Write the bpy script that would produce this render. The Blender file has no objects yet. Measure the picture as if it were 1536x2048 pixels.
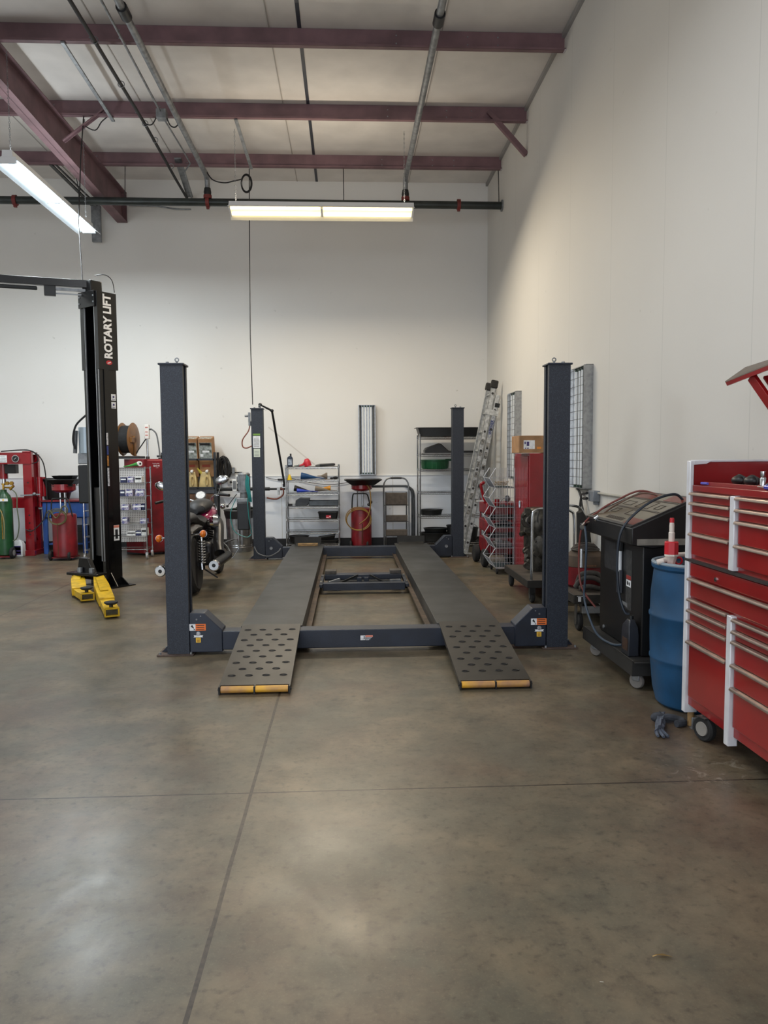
import bpy, bmesh, math, random
from mathutils import Vector, Matrix
PI = math.pi
random.seed(7)
SC = bpy.context.scene
COL = SC.collection

# ------------------------------------------------------------------ camera
F_PX, YAW, PITCH, ROLL, CAM_H = 1520.6, 0.0473, 0.0741, 0.0063, 1.5
def make_camera():
    cd = bpy.data.cameras.new('camera'); cam = bpy.data.objects.new('camera', cd); COL.objects.link(cam)
    cy, sy = math.cos(YAW), math.sin(YAW)
    f = Vector((sy*math.cos(PITCH), cy*math.cos(PITCH), -math.sin(PITCH)))
    r = Vector((cy, -sy, 0)); d = f.cross(r)
    c, s = math.cos(ROLL), math.sin(ROLL)
    r2 = r*c + d*s; d2 = d*c - r*s
    m = Matrix((r2, -d2, -f)).transposed().to_4x4(); m.translation = (0, 0, CAM_H)
    cam.matrix_world = m
    cd.sensor_fit = 'VERTICAL'; cd.sensor_height = 36.0; cd.sensor_width = 27.0
    cd.lens = F_PX/2048*36.0
    cd.clip_start = 0.05; cd.clip_end = 100
    SC.camera = cam
make_camera()

# ------------------------------------------------------------------ light and exposure
vs = SC.view_settings
vs.view_transform = 'Standard'; vs.look = 'None'; vs.gamma = 1.0; vs.exposure = 0.66
vs.use_curve_mapping = False
w = bpy.data.worlds.new('daylight'); SC.world = w; w.use_nodes = True
w.node_tree.nodes['Background'].inputs[0].default_value = (0.75, 0.85, 1.0, 1)
w.node_tree.nodes['Background'].inputs[1].default_value = 1.0
def area(name, loc, rot, sx, sy, power, col, spread=PI):
    l = bpy.data.lights.new(name, 'AREA'); l.shape = 'RECTANGLE'; l.size = sx; l.size_y = sy
    l.energy = power; l.color = col; l.spread = spread
    o = bpy.data.objects.new(name, l); o.location = loc; o.rotation_euler = rot; COL.objects.link(o); return o
DOOR_W = 54; SIDE_W = 64; LAMP_C = 84; LAMP_L = 84; LAMP_X = 34
# daylight entering through the two roll-up door openings behind the camera
area('door_daylight', (-0.6, -3.95, 2.05), (PI/2, 0, 0), 3.6, 4.0, DOOR_W, (0.92, 0.95, 1.0))
area('door_daylight', (-5.2, -3.95, 2.05), (PI/2, 0, 0), 3.6, 4.0, SIDE_W, (0.93, 0.97, 1.0))

# ------------------------------------------------------------------ materials
def lin(c):
    c = c/255.0
    return c/12.92 if c <= 0.04045 else ((c+0.055)/1.055)**2.4
def rgb(c): return (lin(c[0]), lin(c[1]), lin(c[2]), 1)
MATS = {}
def pm(name, col, rough=0.5, metal=0.0, var=0.0, scale=6.0, col2=None, bump=0.0, bscale=80.0, spec=0.5, rvar=0.0, emit=None, estr=0, alpha=1, trans=0, coat=0):
    if name in MATS: return MATS[name]
    m = bpy.data.materials.new(name); m.use_nodes = True; nt = m.node_tree; n = nt.nodes; L = nt.links
    b = n['Principled BSDF']; b.inputs['Base Color'].default_value = rgb(col)
    b.inputs['Roughness'].default_value = rough; b.inputs['Metallic'].default_value = metal
    b.inputs['Specular IOR Level'].default_value = spec
    b.inputs['Coat Weight'].default_value = coat
    tc = n.new('ShaderNodeTexCoord')
    if var > 0 or col2:
        nz = n.new('ShaderNodeTexNoise'); nz.inputs['Scale'].default_value = scale; nz.inputs['Detail'].default_value = 5
        L.new(tc.outputs['Object'], nz.inputs['Vector'])
        mx = n.new('ShaderNodeMix'); mx.data_type = 'RGBA'
        c2 = col2 if col2 else tuple(max(0, x*(1-var)) for x in col)
        mx.inputs[6].default_value = rgb(col); mx.inputs[7].default_value = rgb(c2)
        rp = n.new('ShaderNodeMapRange'); rp.inputs[1].default_value = 0.38; rp.inputs[2].default_value = 0.66
        L.new(nz.outputs['Fac'], rp.inputs[0]); L.new(rp.outputs[0], mx.inputs[0]); L.new(mx.outputs[2], b.inputs['Base Color'])
        if rvar:
            r2 = n.new('ShaderNodeMapRange'); r2.inputs[3].default_value = rough-rvar; r2.inputs[4].default_value = rough+rvar
            L.new(nz.outputs['Fac'], r2.inputs[0]); L.new(r2.outputs[0], b.inputs['Roughness'])
    if bump > 0:
        nb = n.new('ShaderNodeTexNoise'); nb.inputs['Scale'].default_value = bscale; nb.inputs['Detail'].default_value = 2
        L.new(tc.outputs['Object'], nb.inputs['Vector'])
        bp = n.new('ShaderNodeBump'); bp.inputs['Strength'].default_value = bump; bp.inputs['Distance'].default_value = 0.004
        L.new(nb.outputs['Fac'], bp.inputs['Height']); L.new(bp.outputs[0], b.inputs['Normal'])
    if emit:
        b.inputs['Emission Color'].default_value = rgb(emit); b.inputs['Emission Strength'].default_value = estr
    if trans: b.inputs['Transmission Weight'].default_value = trans
    b.inputs['Alpha'].default_value = alpha
    MATS[name] = m; return m

def speckle(name, col, col2, rough=0.45):
    """hammered powder coat: fine light speckles over the dark blue grey"""
    m = bpy.data.materials.new(name); m.use_nodes = True; n = m.node_tree.nodes; L = m.node_tree.links
    b = n['Principled BSDF']; b.inputs['Roughness'].default_value = rough
    tc = n.new('ShaderNodeTexCoord')
    v = n.new('ShaderNodeTexNoise'); v.inputs['Scale'].default_value = 190; v.inputs['Detail'].default_value = 1.5
    L.new(tc.outputs['Object'], v.inputs['Vector'])
    rp = n.new('ShaderNodeMapRange'); rp.inputs[1].default_value = 0.5; rp.inputs[2].default_value = 0.72
    L.new(v.outputs['Fac'], rp.inputs[0])
    mx = n.new('ShaderNodeMix'); mx.data_type = 'RGBA'; mx.inputs[6].default_value = rgb(col); mx.inputs[7].default_value = rgb(col2)
    L.new(rp.outputs[0], mx.inputs[0]); L.new(mx.outputs[2], b.inputs['Base Color'])
    bp = n.new('ShaderNodeBump'); bp.inputs['Strength'].default_value = 0.35; bp.inputs['Distance'].default_value = 0.003
    L.new(v.outputs['Fac'], bp.inputs['Height']); L.new(bp.outputs[0], b.inputs['Normal'])
    MATS[name] = m; return m

# ------------------------------------------------------------------ mesh helpers
ROOTM = {}     # object name -> world matrix of its top-level thing
class MB:
    def __init__(s): s.bm = bmesh.new(); s.mi = 0
    def _mark(s, faces, smooth=False):
        for f in faces: f.material_index = s.mi; f.smooth = smooth
    def poly(s, pts):
        f = s.bm.faces.new([s.bm.verts.new(p) for p in pts]); s._mark([f]); return s
    def bx(s, x0, x1, y0, y1, z0, z1, M=None):
        v = [s.bm.verts.new(M @ Vector(p) if M else p) for p in ((x0,y0,z0),(x1,y0,z0),(x1,y1,z0),(x0,y1,z0),(x0,y0,z1),(x1,y0,z1),(x1,y1,z1),(x0,y1,z1))]
        s._mark([s.bm.faces.new([v[i] for i in q]) for q in ((0,3,2,1),(4,5,6,7),(0,1,5,4),(1,2,6,5),(2,3,7,6),(3,0,4,7))]); return s
    def rb(s, c, size, rz=0, rx=0, ry=0):
        M = Matrix.Translation(c) @ Matrix.Rotation(rz, 4, 'Z') @ Matrix.Rotation(ry, 4, 'Y') @ Matrix.Rotation(rx, 4, 'X')
        a, b, c2 = [x/2 for x in size]; return s.bx(-a, a, -b, b, -c2, c2, M)
    def bar(s, p0, p1, w, h, up=(0,0,1)):
        p0 = Vector(p0); p1 = Vector(p1); d = (p1-p0); L_ = d.length; d.normalize(); up = Vector(up)
        sd = d.cross(up)
        if sd.length < 1e-4: sd = d.cross(Vector((1,0,0)))
        sd.normalize(); u = sd.cross(d)
        M = Matrix((sd, d, u)).transposed().to_4x4(); M.translation = p0
        return s.bx(-w/2, w/2, 0, L_, -h/2, h/2, M)
    def rings(s, rings, cap=True, smooth=True, closed=True):
        R = [[s.bm.verts.new(p) for p in r] for r in rings]; fs = []; n = len(R[0])
        for a, b in zip(R, R[1:]):
            for i in range(n if closed else n-1):
                j = (i+1) % n; fs.append(s.bm.faces.new((a[i], a[j], b[j], b[i])))
        s._mark(fs, smooth)
        if cap: s._mark([s.bm.faces.new(list(reversed(R[0]))), s.bm.faces.new(R[-1])], False)
        return s
    def cyl(s, p0, p1, r0, r1=None, n=16, cap=True):
        return s.tube([p0, p1], r0, n, r1=r1, cap=cap)
    def tube(s, pts, r, n=8, r1=None, cap=True, radii=None):
        pts = [Vector(p) for p in pts]; rings = []; u = None; N = len(pts)
        for i, p in enumerate(pts):
            if i == 0: t = pts[1]-pts[0]
            elif i == N-1: t = pts[-1]-pts[-2]
            else:
                a = (pts[i]-pts[i-1]); b = (pts[i+1]-pts[i])
                t = (a.normalized() if a.length else a)+(b.normalized() if b.length else b)
            if t.length < 1e-9: t = Vector((0,0,1))
            t.normalize()
            if u is None: u = t.orthogonal().normalized()
            else:
                u = u - t*u.dot(t)
                if u.length < 1e-6: u = t.orthogonal()
                u.normalize()
            v = t.cross(u)
            rr = radii[i] if radii else (r if r1 is None else r+(r1-r)*i/(N-1))
            rings.append([p+(u*math.cos(2*PI*k/n)+v*math.sin(2*PI*k/n))*rr for k in range(n)])
        return s.rings(rings, cap)
    def lathe(s, prof, c=(0,0,0), n=24, axis='Z', M=None):
        rings = []
        for r, h in prof:
            ring = []
            for k in range(n):
                a = 2*PI*k/n; x, y = r*math.cos(a), r*math.sin(a)
                p = Vector((x, y, h)) if axis == 'Z' else (Vector((h, x, y)) if axis == 'X' else Vector((y, h, x)))
                p = p + Vector(c)
                ring.append(M @ p if M else p)
            rings.append(ring)
        return s.rings(rings, True)
    def prism(s, pts, axis, a0, a1, M=None):
        def P(p, a):
            q = Vector((a, p[0], p[1])) if axis == 'X' else (Vector((p[0], a, p[1])) if axis == 'Y' else Vector((p[0], p[1], a)))
            return M @ q if M else q
        A = [s.bm.verts.new(P(p, a0)) for p in pts]; B = [s.bm.verts.new(P(p, a1)) for p in pts]; n = len(pts); fs = []
        for i in range(n):
            j = (i+1) % n; fs.append(s.bm.faces.new((A[i], A[j], B[j], B[i])))
        fs.append(s.bm.faces.new(list(reversed(A)))); fs.append(s.bm.faces.new(B)); s._mark(fs); return s
    def ball(s, c, r, sc=(1,1,1), n=12, M=None):
        m = Matrix.Translation(c) @ (M if M else Matrix()) @ Matrix.Diagonal((r*sc[0], r*sc[1], r*sc[2], 1))
        g = bmesh.ops.create_uvsphere(s.bm, u_segments=n, v_segments=max(6, n//2+2), radius=1, matrix=m)
        fs = {f for v in g['verts'] for f in v.link_faces}; s._mark(fs, True); return s
    def torus(s, c, R, r, axis='Z', n=28, m=8, sc=(1,1,1), a0=0, a1=2*PI, M=None):
        pts = []
        full = abs(a1-a0-2*PI) < 1e-6
        N = n
        rings = []
        for i in range(N+(0 if full else 1)):
            a = a0+(a1-a0)*i/N
            if axis == 'Z': d = Vector((math.cos(a), math.sin(a), 0)); e = Vector((0,0,1))
            elif axis == 'Y': d = Vector((math.cos(a), 0, math.sin(a))); e = Vector((0,1,0))
            else: d = Vector((0, math.cos(a), math.sin(a))); e = Vector((1,0,0))
            ring = []
            for k in range(m):
                b = 2*PI*k/m; p = d*(R+r*math.cos(b))+e*(r*math.sin(b))
                p = Vector((p.x*sc[0], p.y*sc[1], p.z*sc[2]))+Vector(c)
                ring.append(M @ p if M else p)
            rings.append(ring)
        if full: rings.append(rings[0])
        return s.rings(rings, not full)
    def build(s, name, mat, parent=None, bevel=0, seg=2, sharp=35, solid=0, sub=0):
        bm = s.bm
        bmesh.ops.remove_doubles(bm, verts=bm.verts, dist=1e-6)
        bmesh.ops.recalc_face_normals(bm, faces=bm.faces)
        M = ROOTM.get(parent.name) if parent else None
        if parent is None:
            xs = [v.co for v in bm.verts]
            c = Vector(((min(v.x for v in xs)+max(v.x for v in xs))/2, (min(v.y for v in xs)+max(v.y for v in xs))/2, min(v.z for v in xs)))
            M = Matrix.Translation(c)
        bmesh.ops.transform(bm, matrix=M.inverted(), verts=bm.verts)
        me = bpy.data.meshes.new(name); bm.to_mesh(me); bm.free()
        for mm in (mat if isinstance(mat, (list, tuple)) else [mat]): me.materials.append(mm)
        o = bpy.data.objects.new(name, me); COL.objects.link(o)
        try: me.set_sharp_from_angle(angle=math.radians(sharp))
        except Exception: pass
        if parent: o.parent = parent; ROOTM[o.name] = M
        else: o.matrix_world = M; ROOTM[o.name] = M
        if solid:
            q = o.modifiers.new('solid', 'SOLIDIFY'); q.thickness = solid; q.offset = 0
        if bevel:
            q = o.modifiers.new('bevel', 'BEVEL'); q.width = bevel; q.segments = seg; q.limit_method = 'ANGLE'; q.angle_limit = math.radians(40); q.harden_normals = False
        if sub:
            q = o.modifiers.new('sub', 'SUBSURF'); q.levels = sub; q.render_levels = sub
        return o

def tag(o, label, cat, group=None, kind=None):
    o['label'] = label; o['category'] = cat
    if group: o['group'] = group
    if kind: o['kind'] = kind
    return o
def thing(name, label, cat, loc=(0,0,0), rz=0, group=None, M=None):
    o = bpy.data.objects.new(name, None); COL.objects.link(o); o.empty_display_size = 0.1
    mw = Matrix.Translation(loc) @ Matrix.Rotation(rz, 4, 'Z')
    if M is not None: mw = M
    o.matrix_world = mw; ROOTM[o.name] = mw.copy()
    return tag(o, label, cat, group)
def struct(o):
    o['kind'] = 'structure'; return o
def copy_tree(root, M=None, label=None):
    """copy a thing with its parts; M = new world matrix of the root"""
    def cp(o, par):
        c = o.copy(); COL.objects.link(c)
        if par: c.parent = par
        for ch in o.children: cp(ch, c)
        return c
    r = cp(root, None)
    if M is not None: r.matrix_world = M
    if label: r['label'] = label
    return r
def solo(b, name, mat, label, cat, group=None, **k):
    return tag(b.build(name, mat, None, **k), label, cat, group)
def text_mesh(txt, size, mat, name, parent, M, extrude=0.001, bold=0.0, sx=1.0, shear=0.0, align='CENTER'):
    cu = bpy.data.curves.new('txt', 'FONT'); cu.body = txt; cu.size = size; cu.extrude = extrude; cu.offset = bold
    cu.align_x = align; cu.align_y = 'CENTER'; cu.shear = shear; cu.resolution_u = 3
    o = bpy.data.objects.new('txt', cu); COL.objects.link(o)
    bpy.context.view_layer.update()
    me = bpy.data.meshes.new_from_object(o.evaluated_get(bpy.context.evaluated_depsgraph_get()))
    bpy.data.objects.remove(o); bpy.data.curves.remove(cu)
    inv = ROOTM[parent.name].inverted() @ M @ Matrix.Diagonal((sx, 1, 1, 1))
    me.transform(inv); me.materials.clear(); me.materials.append(mat); me.name = name
    q = bpy.data.objects.new(name, me); COL.objects.link(q); q.parent = parent; ROOTM[q.name] = ROOTM[parent.name]
    return q
def face_y(x, y, z, rot=0):   # text plane facing -Y (towards the camera side)
    return Matrix.Translation((x, y, z)) @ Matrix.Rotation(PI/2, 4, 'X') @ Matrix.Rotation(rot, 4, 'Z')
def face_mx(x, y, z, rot=0):  # text plane facing -X
    return Matrix.Translation((x, y, z)) @ Matrix.Rotation(-PI/2, 4, 'Z') @ Matrix.Rotation(PI/2, 4, 'X') @ Matrix.Rotation(rot, 4, 'Z')
def sag(p0, p1, drop, n=10):
    p0 = Vector(p0); p1 = Vector(p1)
    return [p0.lerp(p1, i/n)-Vector((0, 0, drop*4*(i/n)*(1-i/n))) for i in range(n+1)]
def smooth_path(pts, k=6):
    P = [Vector(p) for p in pts]; out = []
    for i in range(len(P)-1):
        p0 = P[max(i-1, 0)]; p1 = P[i]; p2 = P[i+1]; p3 = P[min(i+2, len(P)-1)]
        for j in range(k):
            t = j/k
            out.append(0.5*((2*p1)+(p2-p0)*t+(2*p0-5*p1+4*p2-p3)*t*t+(3*p1-3*p2+p3-p0)*t**3))
    out.append(P[-1]); return out

# common materials
NAVY = speckle('navy_powder_coat', (30, 36, 47), (56, 62, 73), 0.5)
NAVY2 = pm('navy_gloss_paint', (36, 43, 57), 0.38, 0, 0.25, 5, bump=0.15, bscale=150)
BLACK = pm('black_plastic', (20, 21, 22), 0.45, 0, 0.2, 8)
BLACKG = pm('black_gloss_paint', (17, 17, 18), 0.25, 0, 0.25, 4)
RUBBER = pm('black_rubber', (30, 30, 31), 0.8, 0, 0.25, 20, bump=0.3)
CHROME = pm('chrome', (205, 208, 212), 0.18, 1, 0.15, 10)
STEEL = pm('galvanised_steel', (150, 153, 156), 0.45, 0.6, 0.2, 14)
DSTEEL = pm('dull_steel', (105, 105, 104), 0.5, 0.8, 0.3, 14)
RED = pm('red_enamel', (142, 16, 27), 0.25, 0, 0.15, 3, coat=0.3)
DRED = pm('worn_red_enamel', (126, 20, 29), 0.38, 0, 0.3, 5)
YEL = pm('yellow_paint', (214, 172, 10), 0.45, 0, 0.18, 14)
WHITE = pm('white_plastic', (232, 232, 230), 0.5, 0, 0.06, 10)
MAROON = pm('maroon_primer', (128, 98, 103), 0.6, 0, 0.18, 3)
BRASS = pm('brass', (190, 150, 70), 0.3, 1, 0.2, 20)
CARD = pm('brown_cardboard', (168, 128, 90), 0.8, 0, 0.15, 8)
RUN = pm('worn_grey_steel_plate', (70, 70, 68), 0.42, 0.35, 0.25, 2.2, bump=0.1, bscale=30, rvar=0.1)
CORD = pm('black_cord', (32, 31, 32), 0.6)
ORANGE = pm('orange_sticker', (240, 120, 50), 0.5)
PAPER = pm('white_paper', (236, 238, 240), 0.6, 0, 0.08, 40)
INK = pm('black_ink', (30, 30, 34), 0.6)
STICK = pm('yellow_sticker', (236, 190, 60), 0.5)
AMBER = pm('amber_lens', (236, 120, 20), 0.15, 0, 0.2, 40, coat=0.5)
BLUEP = pm('blue_plastic', (20, 72, 110), 0.45, 0, 0.15, 6)
WOOD = pm('raw_wood', (176, 140, 92), 0.7, 0, 0.3, 12)
GREYP = pm('grey_plastic', (110, 112, 114), 0.5, 0, 0.2, 10)

# ================================================================== ROOM
XW, YB, ZC, XL, YF = 2.335, 12.7, 5.93, -7.6, -4.0
def wall_mat(name, c_up, c_lo, seams=None):
    m = bpy.data.materials.new(name); m.use_nodes = True; n = m.node_tree.nodes; L = m.node_tree.links
    b = n['Principled BSDF']; b.inputs['Roughness'].default_value = 0.7; b.inputs['Specular IOR Level'].default_value = 0.3
    g = n.new('ShaderNodeNewGeometry')
    nz = n.new('ShaderNodeTexNoise'); nz.inputs['Scale'].default_value = 1.3; nz.inputs['Detail'].default_value = 6
    L.new(g.outputs['Position'], nz.inputs['Vector'])
    mx = n.new('ShaderNodeMix'); mx.data_type = 'RGBA'; mx.inputs[6].default_value = rgb(c_up); mx.inputs[7].default_value = rgb(c_lo)
    L.new(nz.outputs['Fac'], mx.inputs[0])
    # small scuffs and nail holes
    n2 = n.new('ShaderNodeTexNoise'); n2.inputs['Scale'].default_value = 9; n2.inputs['Detail'].default_value = 3
    L.new(g.outputs['Position'], n2.inputs['Vector'])
    r2 = n.new('ShaderNodeMapRange'); r2.inputs[1].default_value = 0.73; r2.inputs[2].default_value = 0.8; r2.inputs[4].default_value = 0.35
    L.new(n2.outputs['Fac'], r2.inputs[0])
    m2 = n.new('ShaderNodeMix'); m2.data_type = 'RGBA'; m2.inputs[7].default_value = rgb((150, 146, 138))
    L.new(r2.outputs[0], m2.inputs[0]); L.new(mx.outputs[2], m2.inputs[6]); out = m2.outputs[2]
    hts = []
    if seams:
        ax, pos, wd = seams
        sp = n.new('ShaderNodeSeparateXYZ'); L.new(g.outputs['Position'], sp.inputs[0])
        acc = None
        for p in pos:
            s1 = n.new('ShaderNodeMath'); s1.operation = 'SUBTRACT'; s1.inputs[1].default_value = p; L.new(sp.outputs[ax], s1.inputs[0])
            s2 = n.new('ShaderNodeMath'); s2.operation = 'ABSOLUTE'; L.new(s1.outputs[0], s2.inputs[0])
            s3 = n.new('ShaderNodeMath'); s3.operation = 'LESS_THAN'; s3.inputs[1].default_value = wd; L.new(s2.outputs[0], s3.inputs[0])
            if acc is None: acc = s3.outputs[0]
            else:
                s4 = n.new('ShaderNodeMath'); s4.operation = 'MAXIMUM'; L.new(acc, s4.inputs[0]); L.new(s3.outputs[0], s4.inputs[1]); acc = s4.outputs[0]
        m3 = n.new('ShaderNodeMix'); m3.data_type = 'RGBA'; m3.inputs[7].default_value = rgb((200, 198, 192)); L.new(acc, m3.inputs[0]); L.new(out, m3.inputs[6]); out = m3.outputs[2]
    L.new(out, b.inputs['Base Color'])
    nb = n.new('ShaderNodeTexNoise'); nb.inputs['Scale'].default_value = 60; L.new(g.outputs['Position'], nb.inputs['Vector'])
    bp = n.new('ShaderNodeBump'); bp.inputs['Strength'].default_value = 0.08; bp.inputs['Distance'].default_value = 0.003; L.new(nb.outputs['Fac'], bp.inputs['Height']); L.new(bp.outputs[0], b.inputs['Normal'])
    return m

def floor_mat():
    m = bpy.data.materials.new('polished_concrete'); m.use_nodes = True; n = m.node_tree.nodes; L = m.node_tree.links
    b = n['Principled BSDF']
    g = n.new('ShaderNodeNewGeometry'); P = g.outputs['Position']
    def noise(sc, det=5, ro=0.5, dist=0.0, vec=P):
        q = n.new('ShaderNodeTexNoise'); q.inputs['Scale'].default_value = sc; q.inputs['Detail'].default_value = det
        q.inputs['Roughness'].default_value = ro; q.inputs['Distortion'].default_value = dist; L.new(vec, q.inputs['Vector']); return q.outputs['Fac']
    def mr(x, a, b_, c=0, d=1):
        q = n.new('ShaderNodeMapRange'); q.inputs[1].default_value = a; q.inputs[2].default_value = b_; q.inputs[3].default_value = c; q.inputs[4].default_value = d; L.new(x, q.inputs[0]); return q.outputs[0]
    def mix(f, a, c, fac=None):
        q = n.new('ShaderNodeMix'); q.data_type = 'RGBA'
        L.new(f, q.inputs[0])
        for i, v in ((6, a), (7, c)):
            if isinstance(v, tuple): q.inputs[i].default_value = rgb(v)
            else: L.new(v, q.inputs[i])
        return q.outputs[2]
    def mth(op, a, c=None):
        q = n.new('ShaderNodeMath'); q.operation = op
        for i, v in ((0, a), (1, c)):
            if v is None: continue
            if isinstance(v, (int, float)): q.inputs[i].default_value = v
            else: L.new(v, q.inputs[i])
        return q.outputs[0]
    mp = n.new('ShaderNodeMapping'); mp.inputs['Scale'].default_value = (1.0, 0.45, 1); L.new(P, mp.inputs['Vector'])
    c = mix(mr(noise(0.6, 7, 0.62, 0.15), 0.35, 0.65), FL_A, FL_B)
    c = mix(mr(noise(2.0, 8, 0.62, 0.15), 0.4, 0.68, 0, 0.9), c, FL_C)
    c = mix(mr(noise(0.8, 6, 0.7, 0.2), 0.5, 0.62, 0, 0.5), c, (84, 59, 46))
    c = mix(mr(noise(0.45, 5, 0.6, 0.1), 0.52, 0.66, 0, 0.4), c, (84, 88, 76))
    c = mix(mr(noise(7, 8, 0.75, 0.1), 0.42, 0.68, 0, 0.6), c, (64, 56, 46))
    c = mix(mr(noise(28, 4, 0.6), 0.56, 0.72, 0, 0.5), c, (44, 38, 31))
    c = mix(mr(noise(90, 3, 0.7), 0.55, 0.75, 0, 0.35), c, (128, 118, 98))
    c = mix(mr(noise(3.4, 4, 0.6, 0.2), 0.64, 0.72, 0, 0.6), c, (50, 42, 35))
    sp = n.new('ShaderNodeSeparateXYZ'); L.new(P, sp.inputs[0])
    wob = mth('MULTIPLY', mth('SUBTRACT', noise(3, 3), 0.5), 0.005)
    acc = None
    for ax, p, wd in ((0, -0.445, 0.0075), (0, -3.32, 0.0065), (1, 3.32, 0.005), (1, 7.27, 0.005), (1, 11.2, 0.005), (1, -0.6, 0.005)):
        q = mth('LESS_THAN', mth('ABSOLUTE', mth('SUBTRACT', mth('ADD', sp.outputs[ax], wob), p)), wd)
        acc = q if acc is None else mth('MAXIMUM', acc, q)
    jc = mix(mr(noise(40, 2), 0.35, 0.6), (34, 24, 18), (58, 48, 39))
    q = n.new('ShaderNodeMix'); q.data_type = 'RGBA'; L.new(acc, q.inputs[0]); L.new(c, q.inputs[6]); L.new(jc, q.inputs[7]); c = q.outputs[2]
    # pale spilled absorbent streaks by the tool cabinet
    vd = n.new('ShaderNodeVectorMath'); vd.operation = 'DISTANCE'; vd.inputs[1].default_value = (1.72, 3.45, 0); L.new(P, vd.inputs[0])
    spot = mth('MULTIPLY', mr(vd.outputs['Value'], 0.35, 0.1, 0, 1), mr(noise(11, 6, 0.7, 1.0), 0.56, 0.66))
    c = mix(spot, c, (136, 128, 114))
    L.new(c, b.inputs['Base Color'])
    L.new(mr(noise(1.8, 6, 0.6, 0.5), 0.3, 0.7, FL_R0, FL_R1), b.inputs['Roughness'])
    b.inputs['Specular IOR Level'].default_value = FL_SPEC
    bp = n.new('ShaderNodeBump'); bp.inputs['Strength'].default_value = 0.12; bp.inputs['Distance'].default_value = 0.01
    h = mth('SUBTRACT', noise(5, 6, 0.6), mth('MULTIPLY', acc, 0.6)); L.new(h, bp.inputs['Height']); L.new(bp.outputs[0], b.inputs['Normal'])
    return m
FL_A, FL_B, FL_C = (97, 89, 72), (76, 75, 64), (122, 107, 85)
FL_R0, FL_R1, FL_SPEC = 0.29, 0.46, 0.55

MB().bx(XL-0.2, XW+0.2, YF-3, YB+0.2, -0.2, 0).build('floor', floor_mat())['kind'] = 'structure'
WALLM = wall_mat('painted_wall', (236, 234, 230), (231, 229, 224))
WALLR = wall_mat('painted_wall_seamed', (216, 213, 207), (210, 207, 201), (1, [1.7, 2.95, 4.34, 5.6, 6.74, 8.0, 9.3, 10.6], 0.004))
WAINS = wall_mat('painted_panel', (243, 246, 250), (236, 240, 246), (0, [-3.0, -1.1, 0.75, 1.9], 0.004))
struct(MB().bx(XL, XW+0.2, YB, YB+0.2, 0, ZC).build('wall_back', WALLM))
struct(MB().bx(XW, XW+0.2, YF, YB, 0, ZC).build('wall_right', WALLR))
struct(MB().bx(XL-0.2, XL, YF, YB+0.2, 0, ZC).build('wall_left', WALLM))
fw = MB()   # front wall behind the viewer with two roll-up door openings
for a, b_, z0, z1 in ((XL, -7.0, 0, ZC), (-3.4, -2.4, 0, ZC), (1.2, XW+0.2, 0, ZC), (-7.0, -3.4, 4.05, ZC), (-2.4, 1.2, 4.05, ZC)): fw.bx(a, b_, YF-0.2, YF, z0, z1)
struct(fw.build('wall_front', WALLM))
# white metal wall panels below a ledge on the back wall, black strip at their foot
pn = MB().bx(XL, XW, YB-0.015, YB, 0.13, 1.16); struct(pn.build('trim_1', WAINS))
struct(MB().bx(XL, XW, YB-0.022, YB, 1.16, 1.175).build('trim_2', pm('panel_cap', (214, 216, 218), 0.5)))
struct(MB().bx(XL, XW, YB-0.03, YB, 0, 0.13).build('baseboard_back', pm('black_vinyl_base', (26, 26, 28), 0.5, 0, 0.2, 6)))
struct(MB().bx(XW-0.02, XW, 4.4, YB-0.03, 0, 0.1).build('baseboard_right', pm('black_vinyl_base', (26, 26, 28), 0.5)))
# ceiling: white insulation facing with seams, black lap strip
CEILM = pm('insulation_facing', (226, 221, 216), 0.6, 0, 0.06, 2, bump=0.25, bscale=3)
struct(MB().bx(XL, XW+0.2, YF-0.2, YB+0.2, ZC, ZC+0.15).build('ceiling', CEILM))
struct(MB().bx(-0.475, -0.435, YF, YB, ZC-0.004, ZC).build('trim_3', pm('black_lap_strip', (52, 56, 66), 0.5)))
sm = MB()
for x in (-0.77, 1.03, -2.54, -4.3): sm.bx(x-0.006, x+0.006, YF, YB, ZC-0.006, ZC)
struct(sm.build('trim_4', pm('facing_seam', (170, 164, 158), 0.6)))
# eave angle along the right wall top
struct(MB().bx(XW-0.035, XW, YF, YB, ZC-0.05, ZC).build('trim_5', pm('eave_angle', (150, 148, 146), 0.5)))
# scratches on wall
sc_ = MB()
for p0, p1 in (((-1.3, YB, 1.98), (-0.55, YB, 1.36)),): sc_.bar((p0[0], YB-0.0015, p0[2]), (p1[0], YB-0.0015, p1[2]), 0.02, 0.002, (0, 1, 0))
struct(sc_.build('trim_6', pm('wall_scuff', (214, 210, 203), 0.6)))

# ------------------------------------------------------------------ roof steel
def purlin(y, label, stain=False):
    t = thing('roof_purlin', label, 'beam', (0, y, 5.73), 0, 'maroon roof purlins')
    b = MB(); z0, z1 = 5.73, 5.93
    b.bx(XL, XW-0.005, y-0.003, y+0.003, z0, z1-0.004)
    b.bx(XL, XW-0.005, y-0.06, y, z0, z0+0.006); b.bx(XL, XW-0.005, y-0.062, y-0.056, z0, z0+0.022)
    b.bx(XL, XW-0.005, y, y+0.06, z1-0.008, z1-0.002)
    b.build('purlin_web', MAROON, t)
    e = MB(); e.bx(XW-0.02, XW-0.001, y-0.07, y-0.003, z0-0.004, z0+0.004); e.build('end_clip', pm('white_overspray', (200, 196, 198), 0.6), t)
    s = MB()
    for x in (-3.6, -2.6, -2.3, 0.55, 1.3, 1.62):
        for z in (z0+0.06, z0+0.14): s.cyl((x, y-0.003, z), (x, y-0.009, z), 0.008, n=6)
    s.build('bolt_row', STEEL, t)
    return t
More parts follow.
